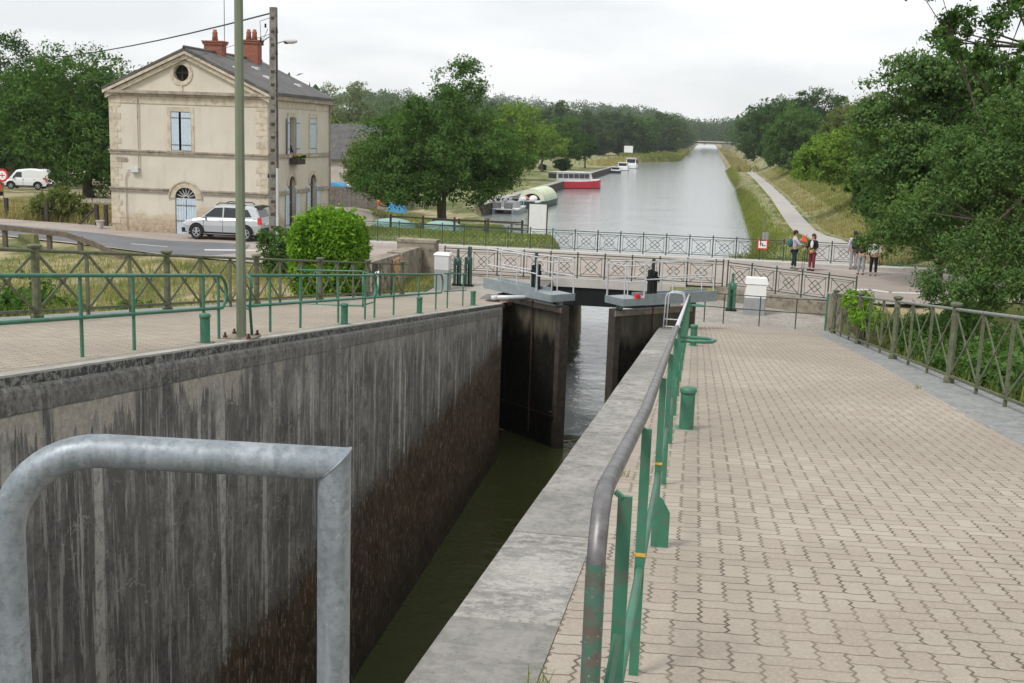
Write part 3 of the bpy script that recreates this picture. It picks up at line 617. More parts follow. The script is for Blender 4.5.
# ---------------------------------------------------------------- HOUSE
def house():
    X0,X1,Y0,Y1=-30.35,-21.8,56.2,66.0; ZB,ZE=3.85,11.1; XC=(X0+X1)/2; ZA=13.05
    h=thing('lock_house','two storey cream rendered house with slate roof, brick chimneys and pale blue shutters','house',(XC,61,ZB))
    # openings: front gable: door, window, oculus ; right side: 2 up, 2 down
    m=MB(); wt=.35
    dx0,dx1,dz=-26.83,-25.68,5.72     # door rect + arch
    wx0,wx1,wz0,wz1=-26.98,-25.93,8.16,10.12
    oc=(-26.37,12.05,.42)
    def wallface(fn,u0,u1,v0,v1,holes,depth):
        """rectangular wall with rectangular holes, as strips with reveals. fn(u,v,d)->xyz"""
        us=sorted({u0,u1,*[h_[0] for h_ in holes],*[h_[1] for h_ in holes]}); vs=sorted({v0,v1,*[h_[2] for h_ in holes],*[h_[3] for h_ in holes]})
        for i in range(len(us)-1):
            for j in range(len(vs)-1):
                cu=(us[i]+us[i+1])/2; cv=(vs[j]+vs[j+1])/2
                if any(h_[0]<cu<h_[1] and h_[2]<cv<h_[3] for h_ in holes): continue
                m.add([fn(us[i],vs[j],0),fn(us[i+1],vs[j],0),fn(us[i+1],vs[j+1],0),fn(us[i],vs[j+1],0)],[(0,1,2,3)])
        for a,b,c,d in holes:
            for (p,q) in [((a,c),(b,c)),((b,c),(b,d)),((b,d),(a,d)),((a,d),(a,c))]:
                m.add([fn(*p,0),fn(*q,0),fn(*q,depth),fn(*p,depth)],[(0,1,2,3)])
    fr=lambda u,v,d:(u,Y0+d,v); rt=lambda u,v,d:(X1-d,u,v)
    wallface(fr,X0,X1,ZB,ZE,[(dx0,dx1,ZB,dz+.55),(wx0,wx1,wz0,wz1)],.3)
    sideholes=[(59.25,60.25,8.1,10.05),(62.6,63.6,8.1,10.05),(59.2,60.2,3.9,6.95),(62.6,63.6,3.9,6.95)]
    wallface(rt,Y0,Y1,ZB,ZE,sideholes,.3)
    m.add([(X0,Y0,ZB),(X0,Y1,ZB),(X0,Y1,ZE),(X0,Y0,ZE)],[(0,1,2,3)]); m.add([(X0,Y1,ZB),(X1,Y1,ZB),(X1,Y1,ZE),(X0,Y1,ZE)],[(0,1,2,3)])
    # gables with a round hole in the front one
    n=24; ring=[(oc[0]+oc[2]*math.cos(2*PI*k/n),oc[1]+oc[2]*math.sin(2*PI*k/n)) for k in range(n)]
    def outer(k):
        a=2*PI*k/n; d=(math.cos(a),math.sin(a)); best=9
        for (ax,az),(bx,bz) in [((X0,ZE),(X1,ZE)),((X1,ZE),(XC,ZA)),((XC,ZA),(X0,ZE))]:
            ex,ez=bx-ax,bz-az; den=d[0]*ez-d[1]*ex
            if abs(den)<1e-9: continue
            t_=((ax-oc[0])*ez-(az-oc[1])*ex)/den; u_=((ax-oc[0])*d[1]-(az-oc[1])*d[0])/den
            if t_>0 and -1e-6<=u_<=1+1e-6: best=min(best,t_)
        return (oc[0]+best*d[0],oc[1]+best*d[1])
    out_=[outer(k) for k in range(n)]
    for k in range(n):
        q=(k+1)%n; m.add([(ring[k][0],Y0,ring[k][1]),(ring[q][0],Y0,ring[q][1]),(out_[q][0],Y0,out_[q][1]),(out_[k][0],Y0,out_[k][1])],[(0,1,2,3)])
        m.add([(ring[k][0],Y0,ring[k][1]),(ring[q][0],Y0,ring[q][1]),(ring[q][0],Y0+.3,ring[q][1]),(ring[k][0],Y0+.3,ring[k][1])],[(0,1,2,3)])
    for (cx,cz) in [(X0,ZE),(X1,ZE),(XC,ZA)]:
        near=sorted(range(n),key=lambda k:(out_[k][0]-cx)**2+(out_[k][1]-cz)**2)[:2]
        a,b=near; m.add([(cx,Y0,cz),(out_[a][0],Y0,out_[a][1]),(out_[b][0],Y0,out_[b][1])],[(0,1,2)])
    m.add([(X0,Y1,ZE),(X1,Y1,ZE),(XC,Y1,ZA)],[(0,1,2)])
    # dark interior box so that openings read deep
    m.build('wall','render',h,True)
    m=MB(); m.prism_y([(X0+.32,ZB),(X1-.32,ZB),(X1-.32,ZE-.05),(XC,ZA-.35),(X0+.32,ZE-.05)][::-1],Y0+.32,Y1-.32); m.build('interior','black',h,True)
    # roof
    ov=.28; sl=(ZA-ZE)/((X1-X0)/2); th=.14
    m=MB()
    for s_ in (-1,1):
        e=XC+s_*((X1-X0)/2+.26); ze=ZE-sl*.26+.12; zr_=ZA+.12
        p=[(XC,Y0-ov,zr_),(e,Y0-ov,ze),(e,Y1+ov,ze),(XC,Y1+ov,zr_)]
        lo=[(a,b,c) for a,b,c in p]; hi=[(a,b,c+th) for a,b,c in p]
        m.hexa(lo if s_>0 else lo[::-1],hi if s_>0 else hi[::-1])
    rf=m.build('roof','slate',h,True)
    m=MB(); m.tube([(XC,Y0-ov,ZA+.27),(XC,Y1+ov,ZA+.27)],.09,8); m.build('ridge_tiles','stonegrey',rf,False) if False else m.xf(lambda v:(v[0]-h.location.x,v[1]-h.location.y,v[2]-h.location.z)).build('ridge_tiles','slate',rf)
    # small roof vents
    for (yy,k) in ((58.,.45),(60.3,.62),(61.6,.35),(63.6,.75)):
        xx=XC+(X1-XC)*k; zz=ZA+.26-sl*(xx-XC); m=MB(); m.hexa([(xx-.18,yy-.18,zz+.06),(xx+.2,yy-.18,zz-.12),(xx+.2,yy+.18,zz-.12),(xx-.18,yy+.18,zz+.06)],[(xx-.16,yy-.16,zz+.12),(xx+.2,yy-.16,zz+.07),(xx+.2,yy+.16,zz+.07),(xx-.16,yy+.16,zz+.12)])
        m.build('roof_vent','whitedull',h,True)
    # raking cornice of the gable + horizontal cornice
    m=MB()
    for s_ in (-1,1):
        for off,dz_,w_ in ((.28,.0,.16),(.17,-.2,.24)):
            a=(XC,Y0-off/2,ZA+.02+dz_); e=XC+s_*((X1-X0)/2+.22-(.08 if dz_ else 0)); b=(e,Y0-off/2,ZE+.02+dz_-sl*.2)
            hw=w_/2
            m.hexa([(a[0],Y0-off,a[2]-hw),(b[0],Y0-off,b[2]-hw),(b[0],Y0-.003,b[2]-hw),(a[0],Y0-.003,a[2]-hw)] ,[(a[0],Y0-off,a[2]+hw*.8),(b[0],Y0-off,b[2]+hw*.8),(b[0],Y0-.003,b[2]+hw*.8),(a[0],Y0-.003,a[2]+hw*.8)])
    m.build('gable_cornice','stone',h,True)
    m=MB(); m.box(X0-.2,Y0-.26,ZE-.12,X1+.2,Y0-.004,ZE+.03); m.box(X0-.12,Y0-.14,ZE-.24,X1+.12,Y0-.005,ZE-.121)
    m.box(X1+.004,Y0-.02,ZE-.22,X1+.2,Y1+.1,ZE-.0); m.build('cornice','stonegrey',h,True)
    m=MB(); m.box(X0-.02,Y0-.035,ZE-.62,X1+.02,Y0-.003,ZE-.245); m.box(X1+.003,Y0,ZE-.6,X1+.035,Y1,ZE-.225); m.build('frieze','stone',h,True)
    # string courses
    for zc,a,b in ((8.02,.07,.22),(6.1,.09,.2)):
        segs=[(X0-.04,X1+.0+.04)] if zc>7 else [(X0-.04,dx0-.36),(dx1+.36,X1+.04)]
        for u,v in segs: mm=MB(); mm.box(u,Y0-a,zc-b/2,v,Y0-.004,zc+b/2-.08); mm.box(u-.02,Y0-a-.05,zc+b/2-.079,v+.02,Y0-.005,zc+b/2); mm.build('string_course','stonegrey',h,True)
        side=[(Y0+.001,Y1)] if zc>7 else [(Y0+.001,59.0),(60.4,62.4),(63.8,Y1)]
        for u,v in side: mm=MB(); mm.box(X1+.004,u,zc-b/2,X1+a,v,zc+b/2); mm.build('string_course','stonegrey',h,True)
    # quoins
    for cx,s_ in ((X0,1),(X1,-1)):
        z=6.25;k=0; mm=MB()
        while z<10.4:
            if not (7.85<z+.16<8.15):
                w_=.62 if k%2 else .42; a,b=sorted((cx-s_*.012,cx+s_*w_)); mm.box(a,Y0-.018,z,b,Y0-.002,z+.30)
                if s_<0: mm.box(X1+.002,Y0,z,X1+.018,Y0+(.42 if k%2 else .6),z+.30)
            z+=.31;k+=1
        mm.build('quoins','stone',h,True)
    for cx,s_ in ((X0,1),(X1,-1)):
        mm=MB(); z=4.3;k=0
        while z<5.9:
            w_=.6 if k%2 else .45; a,b=sorted((cx-s_*.012,cx+s_*w_)); mm.box(a,Y0-.016,z,b,Y0-.002,z+.3); z+=.31;k+=1
        mm.build('quoins','stone',h,True)
    # door with fan light
    dr=MB(); n=2
    for k in range(2):
        a=dx0+.02+k*(dx1-dx0)/2; b=a+(dx1-dx0)/2-.03
        pw=(b-a)/4
        for i in range(4): dr.bbox(a+i*pw+.004,Y0+.06,ZB+.05,a+(i+1)*pw-.004,Y0+.12,dz-.04,.006)
    d_=dr.build('door','shutter',h,True)
    for z in (4.55,5.35): mm=MB(); mm.box(dx0+.03,Y0+.035,z,dx1-.03,Y0+.058,z+.045); mm.xf(lambda v:(v[0]-h.location.x,v[1]-h.location.y,v[2]-h.location.z)).build('strap_hinge','greypole',d_)
    cx=(dx0+dx1)/2; ra=(dx1-dx0)/2
    # arch surround ring
    mm=MB(); N=14
    for k in range(N):
        a0=PI*k/N; a1=PI*(k+1)/N; q=[]
        for r_,a in ((ra,a0),(ra+.3,a0),(ra+.3,a1),(ra,a1)): q.append((cx+r_*math.cos(a),dz+r_*math.sin(a)))
        mm.hexa([(x,Y0-.045,z) for x,z in q][::-1],[(x,Y0-.003,z) for x,z in q][::-1])
        # moulding
        q=[(cx+r_*math.cos(a),dz+r_*math.sin(a)) for r_,a in ((ra+.28,a0),(ra+.36,a0),(ra+.36,a1),(ra+.28,a1))]
        mm.hexa([(x,Y0-.09,z) for x,z in q][::-1],[(x,Y0-.046,z) for x,z in q][::-1])
    # spandrel infill between arch curve and the square hole
    for s_ in (0,1):
        for k in range(7):
            a0=PI/2*k/7; a1=PI/2*(k+1)/7
            if s_: a0,a1=PI-a0,PI-a1
            p0=(cx+ra*math.cos(a0),dz+ra*math.sin(a0)); p1=(cx+ra*math.cos(a1),dz+ra*math.sin(a1)); zt=dz+.62
            mm.add([(p0[0],Y0-.001,p0[1]),(p1[0],Y0-.001,p1[1]),(p1[0],Y0-.001,zt),(p0[0],Y0-.001,zt)],[(0,1,2,3)])
    mm.build('door_arch','stone',h,True)
    fl=MB(); fl.prism_y([(cx+ra*math.cos(PI*k/12),dz+ra*.97*math.sin(PI*k/12)) for k in range(13)],Y0+.1,Y0+.12); f_=fl.build('fan_light','glassdark',h,True)
    mm=MB(); off=h.location
    for k in range(1,8):
        a=PI*k/8; mm.bar((cx+.13*math.cos(a),Y0+.075,dz+.02+.13*math.sin(a)),(cx+(ra-.04)*math.cos(a),Y0+.075,dz+(ra-.04)*math.sin(a)),.03,.03)
    mm.tube([(cx+.14*math.cos(PI*k/8),Y0+.07,dz+.14*math.sin(PI*k/8)) for k in range(9)],.015,5); mm.box(dx0,Y0+.05,dz-.05,dx1,Y0+.1,dz+.01)
    mm.xf(lambda v:(v[0]-off.x,v[1]-off.y,v[2]-off.z)).build('glazing_bars','whitedull',f_)
    # window surrounds
    def surround(fn,a,b,c,d,arch=False):
        q=MB(); w_=.2
        for (u0,u1,v0,v1) in ((a-w_,a,c-.05,d),(b,b+w_,c-.05,d),(a-w_,b+w_,d,d+.24)):
            P=[fn(u0,v0,-.03),fn(u1,v0,-.03),fn(u1,v1,-.03),fn(u0,v1,-.03)]; Q=[fn(u0,v0,-.003),fn(u1,v0,-.003),fn(u1,v1,-.003),fn(u0,v1,-.003)]; q.hexa(P,Q)
        if not arch:
            P=[fn(a-.22,c-.16,-.1),fn(b+.22,c-.16,-.1),fn(b+.22,c-.05,-.1),fn(a-.22,c-.05,-.1)]; Q=[fn(a-.22,c-.16,-.003),fn(b+.22,c-.16,-.003),fn(b+.22,c-.05,-.003),fn(a-.22,c-.05,-.003)]; q.hexa(P,Q)
        return q
    def shutter(fn,u0,u1,v0,v1,d0,win,open_=None,hinge=None):
        """closed shutter leaf, or a leaf swung by open_ radians about its hinge"""
        q=MB(); nb=4; w_=(u1-u0)/nb
        def add(u,v,d):
            if open_ is None: return fn(u,v,d)
            r=u-hinge; return fn(hinge+r*math.cos(open_),v,d-abs(r)*math.sin(open_))
        for i in range(nb):
            a=u0+i*w_+.004; b=u0+(i+1)*w_-.004
            q.hexa([add(a,v0,d0-.035),add(b,v0,d0-.035),add(b,v1,d0-.035),add(a,v1,d0-.035)],[add(a,v0,d0),add(b,v0,d0),add(b,v1,d0),add(a,v1,d0)])
        s=q.xf(lambda v:(v[0]-off.x,v[1]-off.y,v[2]-off.z)).build('shutter','shutter',win)
        for z in (v0+.25,v1-.3):
            s_=MB(); s_.hexa([add(u0,z,d0-.05),add(u1,z,d0-.05),add(u1,z+.045,d0-.05),add(u0,z+.045,d0-.05)],[add(u0,z,d0-.036),add(u1,z,d0-.036),add(u1,z+.045,d0-.036),add(u0,z+.045,d0-.036)])
            s_.xf(lambda v:(v[0]-off.x,v[1]-off.y,v[2]-off.z)).build('hinge_strap','greypole',win)
    g=surround(fr,wx0,wx1,wz0,wz1); wn=g.build('window','stone',h,True)
    mid=(wx0+wx1)/2-.06
    shutter(fr,wx0+.02,mid-.04,wz0+.02,wz1-.03,.03,wn); shutter(fr,mid+.1,wx1+.04,wz0+.02,wz1-.03,-.01,wn)
    # right side windows
    g=surround(rt,62.6,63.6,8.1,10.05); wn=g.build('window','stone',h,True); shutter(rt,62.6,63.1,8.12,10.03,.02,wn); shutter(rt,63.1,63.6,8.12,10.03,.02,wn)
    g=surround(rt,59.25,60.25,8.1,10.05); wn=g.build('window','stone',h,True)
    shutter(rt,59.25-.02,59.25+.48,8.12,10.03,-.02,wn,PI*.94,59.25); shutter(rt,60.27,60.75,8.12,10.03,-.04,wn)
    mm=MB(); mm.box(X1-.3,59.3,8.1,X1-.26,60.2,10.0); mm.xf(lambda v:(v[0]-off.x,v[1]-off.y,v[2]-off.z)).build('pane','glassdark',wn)
    for u0,u1 in ((59.2,60.2),(62.6,63.6)):
        zs=6.45; g=MB(); cu=(u0+u1)/2; rr=(u1-u0)/2
        for k in range(12):
            a0=PI*k/12;a1=PI*(k+1)/12; q=[(cu+r_*math.cos(a),zs+r_*math.sin(a)) for r_,a in ((rr,a0),(rr+.22,a0),(rr+.22,a1),(rr,a1))]
            g.hexa([rt(u,v,-.05) for u,v in q],[rt(u,v,-.003) for u,v in q])
        for s_ in (0,1):
            for k in range(6):
                a0=PI/2*k/6; a1=PI/2*(k+1)/6
                if s_: a0,a1=PI-a0,PI-a1
                p0=(cu+rr*math.cos(a0),zs+rr*math.sin(a0)); p1=(cu+rr*math.cos(a1),zs+rr*math.sin(a1))
                g.add([rt(*p0,-.001),rt(*p1,-.001),rt(p1[0],zs+.53,-.001),rt(p0[0],zs+.53,-.001)],[(0,1,2,3)])
        wn=g.build('arched_window','stone',h,True)
        shutter(rt,u0-.55,u0-.04,4.1,6.3,-.03,wn); shutter(rt,u1+.04,u1+.55,4.1,6.3,-.03,wn)
        mm=MB(); mm.box(X1-.2,u0+.02,3.95,X1-.17,u1-.02,6.9); mm.xf(lambda v:(v[0]-off.x,v[1]-off.y,v[2]-off.z)).build('pane','glassdark',wn)
        mm=MB(); mm.box(X1-.16,cu-.03,3.95,X1-.12,cu+.03,6.9)
        for z in (4.7,5.5,6.3): mm.box(X1-.159,u0+.02,z,X1-.121,u1-.02,z+.04)
        mm.xf(lambda v:(v[0]-off.x,v[1]-off.y,v[2]-off.z)).build('glazing_bars','greypole',wn)
    # oculus ring
    mm=MB()
    for k in range(n if False else 24):
        a0=2*PI*k/24;a1=2*PI*(k+1)/24; q=[(oc[0]+r_*math.cos(a),oc[1]+r_*math.sin(a)) for r_,a in ((.42,a0),(.62,a0),(.62,a1),(.42,a1))]
        mm.hexa([(x,Y0-.05,z) for x,z in q][::-1],[(x,Y0-.003,z) for x,z in q][::-1])
    mm.box(oc[0]-.07,Y0-.05,ZE+.04,oc[0]+.07,Y0-.003,oc[1]-.62); ocu=mm.build('round_window','stone',h,True)
    mm=MB(); mm.bar((oc[0]-.05,Y0+.2,oc[1]-.42),(oc[0]+.02,Y0+.2,oc[1]+.42),.05,.05); mm.bar((oc[0]-.42,Y0+.2,oc[1]+.02),(oc[0]+.42,Y0+.2,oc[1]),.05,.05)
    mm.xf(lambda v:(v[0]-off.x,v[1]-off.y,v[2]-off.z)).build('glazing_bars','wood_dark',ocu)
    # chimneys
    for cx,cy,zt,pots in ((-26.2,60.,14.35,((0,0),)),(-25.85,64.2,14.75,((-.15,0),(.18,.05)))):
        c=MB(); zb=12.2; c.box(cx-.5,cy-.32,zb,cx+.5,cy+.32,zt-.62); c.box(cx-.56,cy-.38,zt-.62,cx+.56,cy+.38,zt-.5); c.box(cx-.6,cy-.42,zt-.5,cx+.6,cy+.42,zt-.42)
        co=c.build('chimney','brick',h,True)
        for (ax,ay) in pots:
            c=MB(); c.lathe([(.17,zt-.42),(.13,zt-.1),(.14,zt),(.14,zt+.05),(.1,zt+.07),(.1,zt+.16),(.08,zt+.18)],(cx+ax,cy+ay),12)
            c.xf(lambda v:(v[0]-off.x,v[1]-off.y,v[2]-off.z)).build('chimney_pot','pot',co,smooth=True)
    c=MB(); c.tube([(-25.75,60.2,12.3),(-25.75,60.2,19.0)],.022,6); 
    for z in (17.5,18.,18.4): c.tube([(-26.0,60.2,z),(-25.5,60.2,z)],.008,4)
    c.build('antenna','greypole',h,True)
    # pipes, box, plaque
    c=MB(); c.tube([(-28.75,Y0-.09,ZE-.3),(-28.75,Y0-.09,7.15),(-28.85,Y0-.12,7.1)],.03,6); c.tube([(-29.35,Y0-.06,7.0),(-29.5,Y0-.06,6.7),(-29.5,Y0-.06,4.1)],.02,6); c.tube([(X1+.1,Y1-.1,ZE-.1),(X1+.1,Y1-.1,ZB)],.05,8)
    c.build('drain_pipe','stonegrey',h,True)
    c=MB(); c.box(-29.15,Y0-.2,6.98,-28.75,Y0-.003,7.2); c.tube([(-29.45,Y0-.05,7.15),(-29.1,Y0-.15,7.1)],.02,5); c.build('electric_box','whitedull',h,True)
    c=MB(); c.prism_y([(-29.98,7.5),(-29.42,7.5),(-29.36,7.6),(-29.42,7.72),(-29.98,7.72),(-30.04,7.6)],Y0-.03,Y0-.003); c.build('street_plaque','stonegrey',h,True)
house()
# window box with flowers, a person leaning at the window is built with the people
# ================================================================ LOCK GATES
def loc_(o,v): return (v[0]-o.location.x,v[1]-o.location.y,v[2]-o.location.z)
def gate(sgn,label):
    """sgn=-1 left leaf, +1 right leaf (mirrored about x=-3.07)"""
    cx=-3.07
    H_=Vector((cx+sgn*2.95,36.5,0)); T=Vector((cx-.84 if sgn<0 else cx+.64,34.5,0)); d=(T-H_).normalized(); L=(T-H_).length; nrm=Vector((d.y,-d.x,0)) 
    if nrm.y>0: nrm=-nrm     # towards the camera side
    g=thing('lock_gate',label,'lock gate',(H_.x,H_.y,0),0,'pair of half open lower lock gates')
    P=lambda u,n,z:(H_.x+d.x*u+nrm.x*n,H_.y+d.y*u+nrm.y*n,z)
    def bx(m,u0,u1,n0,n1,z0,z1,z1b=None):
        z1b=z1 if z1b is None else z1b
        m.hexa([P(u0,n0,z0),P(u1,n0,z0),P(u1,n1,z0),P(u0,n1,z0)],[P(u0,n0,z1),P(u1,n0,z1b),P(u1,n1,z1b),P(u0,n1,z1)]); return m
    zt=4.42
    m=MB(); k=12
    for i in range(k): bx(m,.12+i*(L-.3)/k+.004,.12+(i+1)*(L-.3)/k-.004,-.14,.12,-1,zt)
    m.build('leaf','gate',g,True)
    m=MB(); bx(m,L-.18,L+.03,-.17,.17,-1,zt+.05); m.build('mitre_post','wood_dark',g,True)
    m=MB(); m.lathe([(.16,-1),(.16,zt+.1),(.1,zt+.2)],(H_.x,H_.y),12); m.build('heel_post','gate',g,True)
    m=MB(); bx(m,.1,L+.04,.13,.2,zt-.14,zt+.02); m.build('top_beam','concrete_old',g,True)
    m=MB(); bx(m,.1,L-.1,.13,.19,.9,1.0); m.build('lower_beam','gate',g,True)
    m=MB(); m.tube([P(L*.55,.2,zt+.4),P(L*.55,.2,.3)],.025,6); m.tube([P(L-.25,.22,1.15),P(L-.1,.22,1.15)],.03,6); m.build('paddle_rod','rust',g,True)
    # footbridge
    zp=4.84; u0=-.6; ub=L-.75
    m=MB(); bx(m,u0,ub,-.05,.5,zp-.03,zp); bx(m,ub,L+.03,-.35,.55,zp-.03,zp); m.build('footway','steelplate',g,True)
    m=MB(); bx(m,u0,ub,.5,.54,zp-.22,zp+.12); bx(m,ub,L+.05,.55,.59,zp-.2,zp+.02); bx(m,L+.03,L+.07,-.35,.58,zp-.2,zp+.02); bx(m,u0,ub,-.09,-.05,zp-.2,zp+.1); m.build('side_beam','steelplate',g,True)
    m=MB(); bx(m,L-.3,L-.15,-.07,.1,zt,zp-.035); bx(m,L*.3,L*.3+.1,-.05,.1,zt,zp-.035); m.build('footway_support','steelplate',g,True)
    def railing(m,pts,h):
        for z in (h,h*.52):
            m.tube([(*P(u,n,0)[:2],zp+z) for u,n in pts],.018,6)
        for u,n in pts: m.tube([P(u,n,zp),P(u,n,zp+h)],.018,6)
    m=MB(); railing(m,[(u0+.15,.5),(ub*.52,.5),(ub,.5)],1.08); m.build('handrail','rail_steel',g,True)
    m=MB(); railing(m,[(ub+.02,.55),(L+.02,.55)],1.0); m.tube([(*P(L+.02,.55,0)[:2],zp+1.0),(*P(L+.04,-.3,0)[:2],zp+1.0),P(L+.04,-.3,zp)],.018,6); m.build('end_rail','rail_steel',g,True)
    m=MB(); railing(m,[(u0+.15,-.06),(ub*.52,-.06),(ub,-.3),(L,-.32)],1.05); m.build('back_rail','rail_steel',g,True)
    # rack housing
    m=MB(); bx(m,L*.55-.12,L*.55-.02,.06,.2,zp,zp+.75); bx(m,L*.55+.06,L*.55+.16,.06,.2,zp,zp+.8); bx(m,L*.55-.14,L*.55+.18,.04,.22,zp+.45,zp+.6); m.build('paddle_gear','black',g,True)
    m=MB(); bx(m,L*.55-.02,L*.55+.05,.1,.17,zp-.3,zp+1.15)
    for i in range(12): bx(m,L*.55+.05,L*.55+.075,.1,.17,zp+.2+i*.075,zp+.235+i*.075)
    m.build('rack_bar','fencedark',g,True)
    if sgn>0:
        m=MB(); bx(m,ub+.2,ub+.36,.5,.62,zp+.02,zp+.1); m.tube([P(ub+.28,.56,zp+.09),P(ub+.28,.56,zp+.16)],.07,10); m.build('warning_lamp','signred',g,True)
    return g
gate(-1,'left leaf of the half open lock gates, dark wet plates under a railed grey footbridge')
gate(1,'right leaf of the half open lock gates, its railed footbridge carrying a small red lamp')
m=MB(); m.tube([(-6.1,34.5,4.62),(-4.9,35.2,4.6)],.07,10); m.lathe([(.1,0),(.1,.12)],(-6.1,34.5),10,4.55); tag(m.build('gate_ram','rail_steel',smooth=True),'white cylindrical ram lying at the heel of the left lock gate','ram')
m=MB()
random.seed(3)
for i in range(9):
    a=-6.3+random.random()*.5; b=34.0+random.random()*2.6; s=.12+random.random()*.12; m.ell((a,b,4.35+random.random()*.1),(s*1.3,s,s*.7),7,5)
struct(m.build('rubble','rust'),'stuff','dark debris beside the heel of the left gate')
# ================================================================ FOREGROUND LADDER HOOP
def ladder_hoop_fg():
    g=thing('ladder_handrail','large galvanised tube hoop on the coping in the very foreground','handrail',(-.75,1.6,pavR(1.6)))
    r=.0265; zt=9.074; yR,yL=1.7,1.56; zl=9.103
    xR=-.55
    m=MB(); z0=pavR(1.7)
    # mitred right corner: vertical and horizontal tubes meet at 45 degrees
    n=20; o=[]
    def ring(c,a,b): return [tuple(Vector(c)+a*math.cos(2*PI*k/n)*r+b*math.sin(2*PI*k/n)*r) for k in range(n)]
    d=(Vector((-1.033,yL,zl))-Vector((xR,yR,zt))).normalized()
    side=d.cross(Vector((0,0,1))).normalized(); upv=side.cross(d).normalized()
    V=[];F_=[]
    ringB=[]; ringM=[]
    for k in range(n):
        c_,s_=math.cos(2*PI*k/n),math.sin(2*PI*k/n)
        ringB.append(tuple(Vector((xR,yR,z0))+d*c_*r+side*s_*r))
        ringM.append(tuple(Vector((xR,yR,zt))+d*c_*r+side*s_*r+Vector((0,0,-c_*r))))
    m.add(ringB+ringM,[(k,(k+1)%n,n+(k+1)%n,n+k) for k in range(n)])
    m.build('leg','galv',g,True,smooth=True)
    wb=MB(); wb.tube(ringM+[ringM[0]],.0017,6,False); wb.build('weld_bead','galv',g,True,smooth=True)
    m=MB(); pts=[]
    A=Vector((xR,yR,zt)); Bx=-.845; 
    rc=.15; end=Vector((-1.033,yL,zl)); hz=(end-A).normalized(); corner=end
    ringE=[]
    pathp=[A]
    c0=corner-hz*rc; 
    for i in range(13):
        a=PI/2*i/12; pathp.append(c0+hz*rc*math.sin(a)+Vector((0,0,-rc*(1-math.cos(a)))))
    pathp.append(Vector((end.x,end.y,zt-.5))); pathp.append(Vector((end.x,end.y,z0)))
    rings=[]
    for i,p in enumerate(pathp):
        if i==0:
            rings.append([tuple(A+hz*(-c_*r)*-1*0+upv*0+Vector((0,0,1))*(-math.cos(2*PI*k/n))*r+hz*(math.cos(2*PI*k/n))*r+side*math.sin(2*PI*k/n)*r) for k in range(n)]); continue
        t_=(pathp[min(i+1,len(pathp)-1)]-pathp[i-1]).normalized() if i>1 else hz
        if i>=14: t_=Vector((0,0,-1))
        b=side; a=t_.cross(b).normalized()   # a: up when t horizontal
        if i<=1: a=Vector((0,0,1)) 
        if a.dot(Vector((0,0,1)))<-.001 : a=-a
        if i>=13: a=hz.copy()
        # consistent: local "outer" direction
        out=Vector((0,0,1))*t_.dot(hz)+hz*(-t_.z) if True else a
        out.normalize()
        rings.append([tuple(p+out*(-math.cos(2*PI*k/n))*r+b*math.sin(2*PI*k/n)*r) for k in range(n)])
    V=[q for R2 in rings for q in R2]
    m.add(V,[(i*n+k,i*n+(k+1)%n,(i+1)*n+(k+1)%n,(i+1)*n+k) for i in range(len(rings)-1) for k in range(n)])
    m.build('bent_tube','galv',g,True,smooth=True)
    m=MB(); m.lathe([(.055,0),(.055,.008)],(xR,yR),16,z0); m.lathe([(.055,0),(.055,.008)],(end.x,end.y),16,z0); m.build('base_flange','galv',g,True)
ladder_hoop_fg()
# far ladder hoop (at the gates)
g=thing('ladder_handrail','slim galvanised double hoop with rungs at the far end of the grey coping','handrail',(-.75,34.6,pavR(34.6)))
z0=pavR(34.6); m=MB()
for (xa,xb,y) in ((-.86,-.32,34.4),(-.78,-.3,34.75)):
    m.tube([(xa-.04,y,z0-.2),(xa,y,z0+1.0),(xa+.04,y,z0+1.1),(xa+.12,y,z0+1.14),(xb-.12,y,z0+1.14),(xb-.04,y,z0+1.1),(xb,y,z0+1.0),(xb,y,z0)],.02,8)
m.build('hoop','rail_steel',g,True,smooth=True)
m=MB()
for z in (.1,.32): m.tube([(-.86,34.5,z0+z),(-.32,34.5,z0+z)],.018,6)
m.tube([(-.6,34.4,z0+.1),(-.6,34.4,z0-.35)],.015,6)
m.build('rung','rail_steel',g,True)
